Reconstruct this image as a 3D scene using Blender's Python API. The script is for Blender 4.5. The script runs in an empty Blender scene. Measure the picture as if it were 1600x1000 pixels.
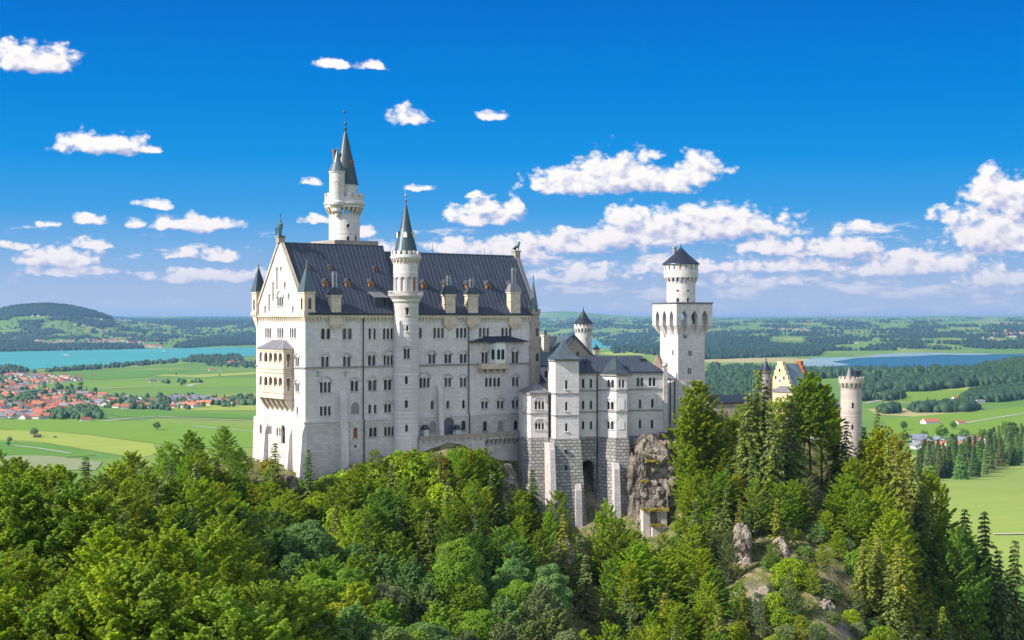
import bpy, bmesh, math, random
import numpy as np
from mathutils import Vector, Matrix
from mathutils.geometry import delaunay_2d_cdt
random.seed(7); rng = np.random.default_rng(7)
sc = bpy.context.scene
COL = sc.collection
H = 190.0            # camera height above the plain
F = 2275.0           # focal length in photograph pixels (1600 wide)
SUN_EL, SUN_AZ = 36.0, (-0.905, -0.425)      # elevation, horizontal direction towards the sun
EXPO = 0.70
# ------------------------------------------------------------------ camera
cam_d = bpy.data.cameras.new('camera'); cam = bpy.data.objects.new('camera', cam_d); COL.objects.link(cam)
cam.location = (0, 0, H); cam.rotation_euler = (math.radians(90), 0, 0)
cam_d.lens = 36.0 * F / 1600; cam_d.sensor_width = 36; cam_d.clip_start = 1; cam_d.clip_end = 200000
sc.camera = cam
sc.view_settings.view_transform = 'Standard'; sc.view_settings.look = 'None'
sc.view_settings.exposure = EXPO; sc.view_settings.gamma = 1
sc.render.engine = 'CYCLES'
sc.cycles.use_denoising = True
sc.cycles.max_bounces = 5; sc.cycles.diffuse_bounces = 2; sc.cycles.glossy_bounces = 2
sc.cycles.transmission_bounces = 3; sc.cycles.transparent_max_bounces = 4; sc.cycles.volume_bounces = 0
sc.cycles.caustics_reflective = False; sc.cycles.caustics_refractive = False
# ------------------------------------------------------------------ node helper
class NT:
    def __init__(s, tree): s.t = tree; s.t.nodes.clear(); s.k = 0
    def n(s, typ, _in=None, **kw):
        nd = s.t.nodes.new(typ)
        for k, v in kw.items(): setattr(nd, k, v)
        if _in:
            for k, v in _in.items():
                sock = nd.inputs[k]
                if isinstance(v, bpy.types.NodeSocket): s.t.links.new(v, sock)
                elif isinstance(v, bpy.types.Node): s.t.links.new(v.outputs[0], sock)
                else: sock.default_value = v
        return nd
    def m(s, op, a, b=None, c=None, clamp=False):
        d = {0: a}
        if b is not None: d[1] = b
        if c is not None: d[2] = c
        return s.n('ShaderNodeMath', d, operation=op, use_clamp=clamp).outputs[0]
    def mix(s, f, a, b, bt='MIX'):
        nd = s.n('ShaderNodeMix', data_type='RGBA', blend_type=bt)
        for i, v in ((0, f), (6, a), (7, b)):
            if isinstance(v, bpy.types.NodeSocket): s.t.links.new(v, nd.inputs[i])
            else: nd.inputs[i].default_value = (v if i == 0 else (tuple(v) + (1,))[:4])
        return nd.outputs[2]
    def ramp(s, f, stops, interp='LINEAR'):
        nd = s.n('ShaderNodeValToRGB', {0: f}); cr = nd.color_ramp; cr.interpolation = interp
        while len(cr.elements) < len(stops): cr.elements.new(0.5)
        for e, (p, c) in zip(cr.elements, stops):
            e.position = p; e.color = (tuple(c) + (1,))[:4] if not isinstance(c, (int, float)) else (c, c, c, 1)
        return nd.outputs[0]
    def noise(s, vec, scale, detail=4, rough=.55, dist=0.0):
        return s.n('ShaderNodeTexNoise', {'Vector': vec, 'Scale': scale, 'Detail': detail, 'Roughness': rough, 'Distortion': dist}).outputs[0]
# ------------------------------------------------------------------ world: nishita sky with direction-based clouds
def ang(px, py):
    x = (px - 800) / F; z = (500 - py) / F
    return math.degrees(math.atan2(x, 1)), math.degrees(math.atan2(z, math.hypot(x, 1)))
world = bpy.data.worlds.new('World'); sc.world = world; world.use_nodes = True
W = NT(world.node_tree)
sky = W.n('ShaderNodeTexSky', sky_type='NISHITA', sun_disc=False)
sky.sun_elevation = math.radians(SUN_EL); sky.sun_rotation = math.atan2(SUN_AZ[0], SUN_AZ[1])
sky.altitude = 900; sky.air_density = 1.0; sky.dust_density = 0.4; sky.ozone_density = 3.0
tc = W.n('ShaderNodeTexCoord'); sp = W.n('ShaderNodeSeparateXYZ', {0: tc.outputs['Generated']})
AZ = W.m('MULTIPLY', W.m('ARCTAN2', sp.outputs[0], sp.outputs[1]), 57.2958)
EL = W.m('MULTIPLY', W.m('ARCSINE', sp.outputs[2]), 57.2958)
CL = [ # photo px centre x, y of flat base, half width, height, strength
 (45, 112, 75, 44, 1), (160, 240, 74, 34, 1), (225, 237, 34, 14, .8), (520, 108, 34, 13, .8), (575, 110, 30, 13, .8), (632, 194, 36, 26, .9),
 (768, 187, 26, 15, .85), (140, 353, 28, 18, 1), (77, 352, 16, 9, .9), (238, 327, 30, 14, .95), (300, 360, 66, 26, 1), (215, 358, 24, 14, .9),
 (350, 406, 36, 18, .95), (285, 403, 28, 14, .9), (90, 412, 70, 24, .85), (140, 388, 36, 14, .8), (30, 388, 34, 12, .8), (115, 430, 70, 16, .8), (330, 440, 110, 20, .8),
 (485, 288, 22, 10, .6), (490, 350, 28, 14, .9), (565, 368, 22, 18, .8), (745, 310, 24, 9, .7), (660, 300, 30, 9, .6), (720, 395, 60, 28, .85), (600, 392, 40, 22, .85),
 (900, 302, 78, 44, 1), (970, 300, 90, 62, 1), (1095, 290, 46, 50, 1), (1040, 302, 60, 34, .95), (755, 350, 66, 36, 1), (790, 342, 30, 38, .8),
 (985, 352, 50, 34, 1), (1100, 372, 165, 50, 1), (1010, 380, 120, 40, 1), (900, 392, 90, 34, 1), (800, 402, 90, 32, .95), (1205, 395, 55, 24, .9),
 (1320, 398, 64, 36, .9), (1565, 335, 66, 66, 1), (1575, 392, 100, 60, 1), (1500, 345, 40, 22, .6), (1240, 425, 110, 24, .8), (1420, 430, 120, 36, .8), (1050, 425, 110, 20, .8),
 (1345, 352, 12, 9, .6), (900, 440, 90, 30, .75), (1560, 445, 90, 24, .75), (1150, 448, 120, 20, .7)]
grp = bpy.data.node_groups.new('cloud_density', 'ShaderNodeTree')
grp.interface.new_socket('az', in_out='INPUT', socket_type='NodeSocketFloat')
grp.interface.new_socket('el', in_out='INPUT', socket_type='NodeSocketFloat')
grp.interface.new_socket('density', in_out='OUTPUT', socket_type='NodeSocketFloat')
grp.interface.new_socket('soft', in_out='OUTPUT', socket_type='NodeSocketFloat')
G = NT(grp); gi = G.n('NodeGroupInput'); az, el = gi.outputs[0], gi.outputs[1]
pv = G.n('ShaderNodeCombineXYZ', {0: az, 1: G.m('MULTIPLY', el, 1.35), 2: 0.0}).outputs[0]
warp = G.n('ShaderNodeTexNoise', {'Vector': pv, 'Scale': .9, 'Detail': 4.0, 'Roughness': .5})
wv = G.n('ShaderNodeVectorMath', {0: warp.outputs[1], 1: (.5, .5, .5)}, operation='SUBTRACT').outputs[0]
azw = G.m('ADD', az, G.m('MULTIPLY', G.n('ShaderNodeSeparateXYZ', {0: wv}).outputs[0], 1.3))
elw = G.m('ADD', el, G.m('MULTIPLY', G.n('ShaderNodeSeparateXYZ', {0: wv}).outputs[1], .55))
acc = None
for (cx, cy, hw, hh, st) in CL:
    hh *= 1.12
    a0, e0 = ang(cx, cy); wdt = hw / F * 57.3; hgt = hh / F * 57.3
    dx = G.m('MULTIPLY', G.m('SUBTRACT', azw, a0), 1 / wdt)
    dy = G.m('SUBTRACT', elw, e0 + hgt * .22)
    dyu = G.m('MULTIPLY', dy, 1 / (hgt * .78)); dyd = G.m('MULTIPLY', dy, -1 / (hgt * .30))
    d2 = G.m('ADD', G.m('MULTIPLY', dx, dx), G.m('POWER', G.m('MAXIMUM', dyu, dyd), 2.0))
    v = G.m('MULTIPLY', G.m('SUBTRACT', 1.0, d2), st)
    acc = v if acc is None else G.m('MAXIMUM', acc, v)
wp = G.n('ShaderNodeVectorMath', {0: pv, 1: G.n('ShaderNodeVectorMath', {0: wv, 1: (.5, .5, 0)}, operation='MULTIPLY').outputs[0]}, operation='ADD').outputs[0]
def puff(sc_): return G.m('SUBTRACT', .42, G.n('ShaderNodeTexVoronoi', {'Vector': wp, 'Scale': sc_, 'Smoothness': .35}, feature='SMOOTH_F1').outputs['Distance'])
n1 = G.noise(pv, 1.3, 4, .5); n2 = G.noise(pv, 7.0, 4, .55)
body = G.m('ADD', G.m('MAXIMUM', acc, -2.0), G.m('ADD', G.m('MULTIPLY', G.m('SUBTRACT', n1, .38), 1.9), G.m('ADD', G.m('MULTIPLY', puff(1.3), .75), G.m('MULTIPLY', puff(3.4), .6))))
dens = G.m('ADD', body, G.m('MULTIPLY', G.m('SUBTRACT', n2, .5), .6))
# low broken banks near the horizon
pb = G.n('ShaderNodeCombineXYZ', {0: G.m('MULTIPLY', az, .55), 1: G.m('MULTIPLY', el, 1.9), 2: 3.0}).outputs[0]
nb = G.noise(pb, 1.1, 7, .6)
band = G.m('SUBTRACT', 1.0, G.m('ABSOLUTE', G.m('MULTIPLY', G.m('SUBTRACT', el, 1.85), .62)))
side = G.m('ADD', .0, G.m('MULTIPLY', G.n('ShaderNodeMapRange', {0: az, 1: -8.0, 2: 4.0, 3: 0.0, 4: 1.0}).outputs[0], .10))
bank = G.m('MULTIPLY', G.m('ADD', G.m('SUBTRACT', G.m('ADD', nb, side), .57), G.m('MULTIPLY', G.m('MINIMUM', band, 0.0), 0.6)), 4.0)
dd = G.m('MAXIMUM', dens, bank)
soft = body
soft = G.m('MAXIMUM', soft, bank)
go = G.n('NodeGroupOutput', {0: dd, 1: soft})
def cd(a, e):
    g = W.n('ShaderNodeGroup'); g.node_tree = grp
    W.t.links.new(a, g.inputs[0]); W.t.links.new(e, g.inputs[1]); return g.outputs[0], g.outputs[1]
(d0, s0), (d1_, d1) = cd(AZ, EL), cd(W.m('SUBTRACT', AZ, .26), W.m('ADD', EL, .34))
alpha = W.n('ShaderNodeMapRange', {0: d0, 1: -0.02, 2: 0.75, 3: 0.0, 4: 1.0}, interpolation_type='SMOOTHSTEP').outputs[0]
shade = W.n('ShaderNodeMapRange', {0: W.m('ADD', W.m('SUBTRACT', s0, d1), W.m('MULTIPLY', W.m('SUBTRACT', d0, s0), .22)), 1: -0.85, 2: 0.55, 3: 0.0, 4: 1.0}, interpolation_type='SMOOTHSTEP').outputs[0]
lowf = W.n('ShaderNodeMapRange', {0: EL, 1: 0.4, 2: 4.5, 3: 1.0, 4: 0.0}).outputs[0]
LK = 2 ** (.35 - EXPO)
ccol = W.mix(shade, tuple(x * LK for x in (2.5, 2.85, 4.3)), tuple(x * LK for x in (6.2, 6.0, 5.9)))
ccol = W.mix(W.m('MULTIPLY', lowf, .6), ccol, tuple(x * LK for x in (4.1, 3.9, 4.95)))
# clear-day gradient over the low part of the sky, unseen nishita higher up and behind desaturated and brightened for whiter fill light
LS = 1 / (0.13 * 2 ** EXPO)
def lin(r, g, b): return tuple(((x / 255 + .055) / 1.055) ** 2.4 * LS if x > 10 else x / 255 / 12.92 * LS for x in (r, g, b))
eg = W.n('ShaderNodeMapRange', {0: EL, 1: 0.0, 2: 14.0, 3: 0.0, 4: 1.0}).outputs[0]
grad = W.ramp(eg, [(0, lin(184, 198, 226)), (.09, lin(168, 190, 226)), (.18, lin(130, 180, 229)), (.30, lin(66, 162, 230)), (.45, lin(20, 148, 228)), (.62, lin(0, 134, 222)), (.9, lin(0, 112, 208)), (1, lin(0, 106, 203))])
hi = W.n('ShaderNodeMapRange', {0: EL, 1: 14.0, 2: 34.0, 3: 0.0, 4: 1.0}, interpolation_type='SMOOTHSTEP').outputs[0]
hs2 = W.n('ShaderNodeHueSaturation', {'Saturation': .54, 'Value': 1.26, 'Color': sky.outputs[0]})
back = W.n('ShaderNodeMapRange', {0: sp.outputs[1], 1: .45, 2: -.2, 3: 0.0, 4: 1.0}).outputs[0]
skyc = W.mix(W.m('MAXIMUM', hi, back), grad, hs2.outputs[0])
alow = W.m('MULTIPLY', alpha, W.n('ShaderNodeMapRange', {0: EL, 1: 0.1, 2: 2.2, 3: 0.12, 4: 1.0}).outputs[0])
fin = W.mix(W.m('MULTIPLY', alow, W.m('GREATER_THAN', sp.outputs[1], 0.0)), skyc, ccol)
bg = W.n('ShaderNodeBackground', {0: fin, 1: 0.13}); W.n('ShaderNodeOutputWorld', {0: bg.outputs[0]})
world.cycles.sampling_method = 'MANUAL'; world.cycles.sample_map_resolution = 512
# ------------------------------------------------------------------ sun
sd = bpy.data.lights.new('sun', 'SUN'); sd.energy = 4.6; sd.angle = math.radians(.53); sd.color = (1.0, .93, .82)
sun = bpy.data.objects.new('sun', sd); COL.objects.link(sun)
ce = math.cos(math.radians(SUN_EL)); hn = math.hypot(*SUN_AZ)
sv = Vector((SUN_AZ[0] / hn * ce, SUN_AZ[1] / hn * ce, math.sin(math.radians(SUN_EL))))
sun.rotation_euler = sv.to_track_quat('Z', 'Y').to_euler(); sun.location = (-200, -100, H + 300)
# ------------------------------------------------------------------ materials
def mat(name):
    m = bpy.data.materials.new(name); m.use_nodes = True
    return m, NT(m.node_tree)
def finish(N, col, rough=.8, bump=None, bstr=.3, bdist=.1, spec=.3, metal=0.0, trans=None):
    d = {'Base Color': col, 'Roughness': rough, 'Specular IOR Level': spec, 'Metallic': metal}
    if bump is not None:
        d['Normal'] = N.n('ShaderNodeBump', {'Height': bump, 'Strength': bstr, 'Distance': bdist}).outputs[0]
    b = N.n('ShaderNodeBsdfPrincipled', {k: ((tuple(v) + (1,))[:4] if k == 'Base Color' and isinstance(v, tuple) else v) for k, v in d.items()})
    out = b.outputs[0]
    if trans is not None:
        t = N.n('ShaderNodeBsdfTranslucent', {0: trans[0]})
        out = N.n('ShaderNodeMixShader', {0: trans[1], 1: out, 2: t.outputs[0]}).outputs[0]
    N.n('ShaderNodeOutputMaterial', {0: out})
def stone(name, c1, c2, bw=1.3, bh=.55, mortar=.03, bstr=.45, bd=.08, stain=.25, mcol=.62, rough=.85, contrast=.10, warp=0):
    m, N = mat(name)
    uv = N.n('ShaderNodeUVMap').outputs[0]; ob = N.n('ShaderNodeTexCoord').outputs['Object']
    wb = N.n('ShaderNodeVectorMath', {0: uv, 1: N.n('ShaderNodeVectorMath', {0: N.n('ShaderNodeTexNoise', {'Vector': uv, 'Scale': .8, 'Detail': 3.0}).outputs[1], 1: (warp, warp, 0)}, operation='MULTIPLY').outputs[0]}, operation='ADD').outputs[0] if warp else uv
    br = N.n('ShaderNodeTexBrick', {'Vector': wb, 'Color1': (1, 1, 1, 1), 'Color2': (1 - contrast * 2, 1 - contrast * 2, 1 - contrast * 2, 1), 'Mortar': (mcol, mcol, mcol, 1),
        'Scale': 1.0, 'Mortar Size': mortar, 'Mortar Smooth': .3, 'Brick Width': bw, 'Row Height': bh, 'Bias': -.2})
    big = N.noise(ob, .12, 5, .6); med = N.noise(ob, 1.3, 4, .6)
    streak = N.noise(N.n('ShaderNodeMapping', {0: ob, 3: (1.2, 1.2, .09)}).outputs[0], .9, 4, .6)
    base = N.mix(N.ramp(big, [(.35, 0.0), (.68, 1.0)]), c1, c2)
    base = N.mix(1.0, base, br.outputs[0], 'MULTIPLY')
    base = N.mix(N.m('MULTIPLY', N.ramp(streak, [(.5, 0.0), (.72, 1.0)]), stain), base, tuple(x * .55 for x in c2))
    base = N.mix(N.m('MULTIPLY', N.m('SUBTRACT', med, .5), .35), base, (0, 0, 0))
    hgt = N.m('ADD', N.m('MULTIPLY', br.outputs[1], -1.0), N.m('MULTIPLY', N.noise(ob, 2.8, 5, .65), .9))
    finish(N, base, rough, hgt, bstr, bd, .2); return m
M = {}
M['lime'] = stone('pale_limestone', (.71, .655, .64), (.59, .55, .545), stain=.36, contrast=.08, mcol=.72)
M['lime_low'] = stone('weathered_and_hood_shade_limestone', (.61, .565, .54), (.49, .455, .44), bw=1.4, bh=.6, stain=.45, contrast=.12)
M['sand'] = stone('cream_sandstone', (.72, .60, .48), (.60, .50, .40), stain=.25)
M['sandd'] = stone('weathered_sandstone', (.44, .38, .32), (.33, .29, .25), stain=.45)
M['yellow'] = stone('yellow_sandstone', (.72, .58, .39), (.64, .51, .34), stain=.15)
M['course'] = stone('dark_string_course', (.34, .31, .295), (.27, .25, .245), stain=.3)
M['browngable'] = stone('brown_gable_stone', (.36, .25, .21), (.28, .20, .17), stain=.3)
M['redbrick'] = stone('red_brick', (.42, .15, .07), (.33, .12, .06), bw=.5, bh=.2, stain=.2)
M['orange'] = stone('orange_brick', (.50, .20, .08), (.42, .16, .07), bw=.5, bh=.2, stain=.1)
M['rust'] = stone('rusticated_masonry', (.50, .485, .46), (.42, .405, .38), bw=1.35, bh=.78, mortar=.09, bstr=1.0, bd=.7, stain=.45, mcol=.42, contrast=.22, warp=.35)
M['tower'] = stone('tower_limestone', (.70, .65, .63), (.59, .55, .54), bw=1.0, bh=.5, stain=.28, contrast=.12)
M['tower_pink'] = stone('warm_tower_stone', (.62, .54, .48), (.50, .43, .38), bw=.8, bh=.4, stain=.3, contrast=.16)
def roofm(name, c1, c2, rough=.42, metal=.35, seam=.0, patina=None):
    m, N = mat(name)
    uv = N.n('ShaderNodeUVMap').outputs[0]; ob = N.n('ShaderNodeTexCoord').outputs['Object']
    col = N.mix(N.ramp(N.noise(ob, .35, 5, .65), [(.3, 0.0), (.7, 1.0)]), c1, c2)
    st = N.noise(N.n('ShaderNodeMapping', {0: uv, 3: (2.2, .12, 1)}).outputs[0], 1.0, 4, .6)
    col = N.mix(N.m('MULTIPLY', N.ramp(st, [(.45, 0.0), (.75, 1.0)]), .5), col, patina or tuple(min(1, x * 1.9) for x in c2))
    br = N.n('ShaderNodeTexBrick', {'Vector': uv, 'Color1': (1, 1, 1, 1), 'Color2': (.82, .82, .82, 1), 'Mortar': (.5, .5, .5, 1), 'Scale': 1.0,
        'Mortar Size': .02, 'Brick Width': .62, 'Row Height': 3.2, 'Bias': 0.0})
    br.offset = .5
    col = N.mix(1.0, col, br.outputs[0], 'MULTIPLY')
    finish(N, col, rough, N.m('MULTIPLY', br.outputs[1], -1.0), .3, .05, .5, metal); return m
M['roof'] = roofm('dark_seamed_roof', (.028, .040, .067), (.047, .060, .088), rough=.5, metal=.1, patina=(.095, .12, .165))
M['roofs'] = roofm('slate_spire_roof', (.042, .055, .070), (.055, .08, .09), patina=(.09, .15, .16))
M['green'] = roofm('green_copper_roof', (.085, .125, .14), (.085, .11, .13), patina=(.19, .27, .28))
M['rooflt'] = roofm('pale_blue_roof', (.16, .24, .30), (.20, .28, .34), patina=(.30, .40, .44))
M['roofbk'] = roofm('black_blue_roof', (.020, .028, .050), (.03, .04, .065))
M['roofgr'] = roofm('grey_lead_roof', (.15, .15, .17), (.19, .18, .20), metal=.1)
def plain(name, c, rough=.7, metal=0.0, var=.25, sc_=1.5, spec=.3):
    m, N = mat(name); ob = N.n('ShaderNodeTexCoord').outputs['Object']
    col = N.mix(N.m('MULTIPLY', N.ramp(N.noise(ob, sc_, 5, .65), [(.35, 0.0), (.7, 1.0)]), var), c, tuple(x * .45 for x in c))
    finish(N, col, rough, None, spec=spec, metal=metal); return m
M['pane'] = plain('dark_window_glass', (.018, .020, .028), .18, 0, .3, .6, .5)
M['pane_b'] = plain('grey_blue_pane', (.10, .11, .14), .3, 0, .3, .6)
M['pane_m'] = plain('reflecting_pane', (.055, .06, .075), .12, 0, .3, .6, .8); M['pane_o'] = plain('amber_curtain_pane', (.30, .12, .03), .5)
M['blind'] = plain('blind_arch_plaster', (.40, .39, .385), .9)
M['blindd'] = plain('blind_arch_grey', (.27, .26, .27), .9)
M['bronze'] = plain('green_bronze', (.07, .13, .11), .45, .5, .5, 3)
M['metal'] = plain('zinc_pipe', (.30, .32, .34), .35, .8)
M['seam'] = plain('painted_glint_roof_seam', (.068, .085, .12), .5, .1)  # lighter than the roof: sun glint on the ribs put into the colour
M['dark'] = plain('dark_iron_and_niche_shade', (.03, .03, .035), .5, .3)
M['dormer'] = plain('orange_dormer_wood', (.40, .17, .075), .7)
M['white'] = plain('white_plaster', (.70, .68, .64), .9, 0, .15)
M['wood'] = plain('weathered_barn_wood', (.13, .085, .06), .9)
M['asphalt'] = plain('pale_track', (.40, .38, .33), .95, 0, .2, .02)
M['bark'] = plain('bark', (.085, .065, .05), .95, 0, .5, 3)
M['barkp'] = plain('pale_bark', (.24, .21, .18), .95, 0, .5, 3)
M['dead'] = plain('bare_grey_wood', (.26, .20, .17), .95, 0, .3, 3)
def leafm(name, trans=.3):
    m, N = mat(name)
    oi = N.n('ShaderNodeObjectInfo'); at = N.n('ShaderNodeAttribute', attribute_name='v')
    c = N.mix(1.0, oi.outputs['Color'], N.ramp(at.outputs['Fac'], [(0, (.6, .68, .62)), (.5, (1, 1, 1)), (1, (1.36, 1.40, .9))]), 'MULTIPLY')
    finish(N, c, .6, None, spec=.25, trans=(N.mix(1.0, c, (1.25, 1.3, .5), 'MULTIPLY'), trans)); return m
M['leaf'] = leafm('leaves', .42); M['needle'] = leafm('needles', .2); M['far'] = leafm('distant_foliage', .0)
def vcol_house(name):
    m, N = mat(name); oi = N.n('ShaderNodeObjectInfo'); finish(N, oi.outputs['Color'], .8); return m
M['houseroof'] = vcol_house('house_roof_tiles')
m, N = mat('painted_by_attribute'); finish(N, N.n('ShaderNodeAttribute', attribute_name='col').outputs[0], .85); M['attr'] = m
# rock, hillside
def rockcol(N, ob, k=1.0):
    s = N.n('ShaderNodeMapping', {0: ob, 2: (.3, .5, 0), 3: (1, 1, .5)}).outputs[0]
    a = N.noise(s, .16, 7, .65, 1.5); b = N.noise(s, .9, 6, .7, .5)
    c = N.ramp(a, [(p, tuple(min(.62, x * k) for x in q)) for p, q in ((.32, (.09, .075, .06)), (.47, (.22, .185, .15)), (.62, (.36, .31, .26)), (.8, (.17, .135, .11)))])
    return N.mix(N.m('MULTIPLY', N.ramp(b, [(.45, 0.0), (.6, 1.0)]), .45), c, (.12, .105, .095)), a, b
m, N = mat('rock'); ob = N.n('ShaderNodeTexCoord').outputs['Object']; c, a, b = rockcol(N, ob)
finish(N, c, .95, N.m('ADD', a, N.m('MULTIPLY', b, .4)), 1.0, 1.6, .1); M['rock'] = m
m, N = mat('pale_rock'); ob = N.n('ShaderNodeTexCoord').outputs['Object']; c, a, b = rockcol(N, ob, 1.55)
finish(N, c, .95, N.m('ADD', a, N.m('MULTIPLY', b, .4)), 1.0, 1.6, .1); M['rockp'] = m
m, N = mat('hillside_ground'); ob = N.n('ShaderNodeTexCoord').outputs['Object']; c, a, b = rockcol(N, ob)
g = N.ramp(N.noise(ob, .35, 6, .7), [(.3, (.05, .075, .02)), (.46, (.14, .16, .045)), (.56, (.29, .245, .12)), (.72, (.42, .34, .24))])
nz = N.n('ShaderNodeSeparateXYZ', {0: N.n('ShaderNodeNewGeometry').outputs['Normal']}).outputs[2]
f = N.ramp(N.m('ADD', nz, N.m('MULTIPLY', N.m('SUBTRACT', N.noise(ob, .11, 5, .7), .5), 1.1)), [(.66, 0.0), (.78, 1.0)])
finish(N, N.mix(f, c, g), .95, N.m('ADD', a, N.noise(ob, 1.5, 5, .7)), .9, .9, .1); M['hill'] = m
# plain: meadows
m, N = mat('meadows'); ob = N.n('ShaderNodeTexCoord').outputs['Object']
wob = N.n('ShaderNodeVectorMath', {0: ob, 1: N.n('ShaderNodeVectorMath', {0: N.n('ShaderNodeTexNoise', {'Vector': ob, 'Scale': .0012, 'Detail': 3.0}).outputs[1], 1: (260, 260, 0)}, operation='MULTIPLY').outputs[0]}, operation='ADD').outputs[0]
wob = N.n('ShaderNodeMapping', {0: wob, 2: (0, 0, .35), 3: (1, .42, 0)}).outputs[0]
vo = N.n('ShaderNodeTexVoronoi', {'Vector': wob, 'Scale': .0042}); r = N.n('ShaderNodeSeparateColor', {0: vo.outputs['Color']}).outputs[0]
c = N.ramp(r, [(0, (.11, .215, .03)), (.25, (.145, .25, .035)), (.45, (.12, .225, .04)), (.6, (.21, .28, .05)), (.75, (.15, .25, .04)), (.88, (.28, .28, .09)), (1, (.175, .265, .045))], 'CONSTANT')
c2 = N.mix(N.m('MULTIPLY', N.noise(ob, .004, 6, .65), .45), c, (.09, .16, .025))
c2 = N.mix(N.m('MULTIPLY', N.ramp(N.noise(N.n('ShaderNodeMapping', {0: ob, 2: (0, 0, .2), 3: (1, 9, 1)}).outputs[0], .004, 4, .6), [(.5, 0.0), (.7, 1.0)]), .3), c2, (.22, .27, .08))
finish(N, c2, .95, spec=.1); M['meadow'] = m
def fieldm(name, c, stripe=0.0):
    m, N = mat(name); ob = N.n('ShaderNodeTexCoord').outputs['Object']
    col = N.mix(N.m('MULTIPLY', N.ramp(N.noise(ob, .012, 6, .65), [(.3, 0.0), (.75, 1.0)]), .4), c, tuple(x * .72 for x in c))
    if not stripe:
        st_ = N.noise(N.n('ShaderNodeMapping', {0: ob, 2: (0, 0, c[0] * 9 - 1.2), 3: (1, 14, 1)}).outputs[0], .006, 5, .65)
        col = N.mix(N.m('MULTIPLY', N.ramp(st_, [(.42, 0.0), (.62, 1.0)]), .35), col, (min(1, c[0] * 1.35), c[1] * 1.08, c[2] * 1.2))
    if stripe:
        wv_ = N.n('ShaderNodeTexWave', {'Vector': N.n('ShaderNodeMapping', {0: ob, 2: (0, 0, 1.0)}).outputs[0], 'Scale': .012, 'Distortion': .5})
        col = N.mix(N.m('MULTIPLY', wv_.outputs[1], stripe), col, (.17, .20, .12))
    finish(N, col, .95, spec=.1); return m
M['fgreen'] = fieldm('mown_green_field', (.15, .265, .025)); M['fyellow'] = fieldm('yellow_green_field', (.27, .335, .055))
M['fdeep'] = fieldm('deep_green_field', (.10, .22, .025)); M['fdry'] = fieldm('dry_field', (.36, .33, .14)); M['fgreen2'] = fieldm('pale_green_pasture', (.22, .30, .065)); M['fstripe'] = fieldm('striped_field', (.28, .31, .14), .8)
def waterm(name, c, c2, rough=.25):
    m, N = mat(name); ob = N.n('ShaderNodeTexCoord').outputs['Object']
    s_ = N.n('ShaderNodeMapping', {0: ob, 3: (1, 3.5, 1)}).outputs[0]
    col = N.mix(N.ramp(N.noise(s_, .0006, 5, .6), [(.35, 0.0), (.68, 1.0)]), c, c2)
    finish(N, col, rough, N.noise(ob, .08, 4, .6), .15, 1.0, .3); return m
M['lake'] = waterm('turquoise_water', (.035, .25, .235), (.06, .31, .28), .55)
M['lakeb'] = waterm('deep_blue_water', (.006, .085, .15), (.010, .105, .18), .5)
M['shoal'] = waterm('shallow_water', (.16, .26, .29), (.24, .33, .33), .6)

# ------------------------------------------------------------------ mesh builder
class MB:
    def __init__(s): s.v = []; s.f = []
    def add(s, vs, fs):
        o = len(s.v); s.v += [tuple(v) for v in vs]; s.f += [tuple(i + o for i in f) for f in fs]; return s
    def box(s, x0, x1, y0, y1, z0, z1):
        return s.add([(x0, y0, z0), (x1, y0, z0), (x1, y1, z0), (x0, y1, z0), (x0, y0, z1), (x1, y0, z1), (x1, y1, z1), (x0, y1, z1)],
                     [(0, 3, 2, 1), (4, 5, 6, 7), (0, 1, 5, 4), (1, 2, 6, 5), (2, 3, 7, 6), (3, 0, 4, 7)])
    def loft(s, rings, cap0=True, cap1=True):      # rings: lists of equal count 3-D points
        n = len(rings[0]); vs = [p for r_ in rings for p in r_]; fs = []
        for k in range(len(rings) - 1):
            for i in range(n):
                j = (i + 1) % n; fs.append((k * n + i, k * n + j, (k + 1) * n + j, (k + 1) * n + i))
        if cap0: fs.append(tuple(range(n - 1, -1, -1)))
        if cap1: fs.append(tuple((len(rings) - 1) * n + i for i in range(n)))
        return s.add(vs, fs)
    def prism(s, poly, z0, z1, top=None):
        return s.loft([[(x, y, z0) for x, y in poly], [(x, y, z1) for x, y in (top or poly)]])
    def lathe(s, prof, cx, cy, n=24, rot=0.0, cap=True):
        rings = [[(cx + r_ * math.cos(rot + 2 * math.pi * i / n), cy + r_ * math.sin(rot + 2 * math.pi * i / n), z) for i in range(n)] for r_, z in prof]
        return s.loft(rings, cap, cap)
    def tube(s, pts, r_, n=6, r1=None):
        pts = [Vector(p) for p in pts]; rings = []
        for i, p in enumerate(pts):
            d = (pts[min(i + 1, len(pts) - 1)] - pts[max(i - 1, 0)]).normalized()
            a = d.orthogonal().normalized(); b = d.cross(a)
            rr = r_ if r1 is None else r_ + (r1 - r_) * i / (len(pts) - 1)
            rings.append([tuple(p + (a * math.cos(2 * math.pi * k / n) + b * math.sin(2 * math.pi * k / n)) * rr) for k in range(n)])
        return s.loft(rings)
    def poly(s, pts): return s.add(pts, [tuple(range(len(pts)))])
    def slab(s, pts, off):     # polygon thickened along its own normal
        a, b, c = Vector(pts[0]), Vector(pts[1]), Vector(pts[2]); nn = (b - a).cross(c - a).normalized() * off
        return s.loft([pts, [tuple(Vector(p) + nn) for p in pts]])
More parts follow.
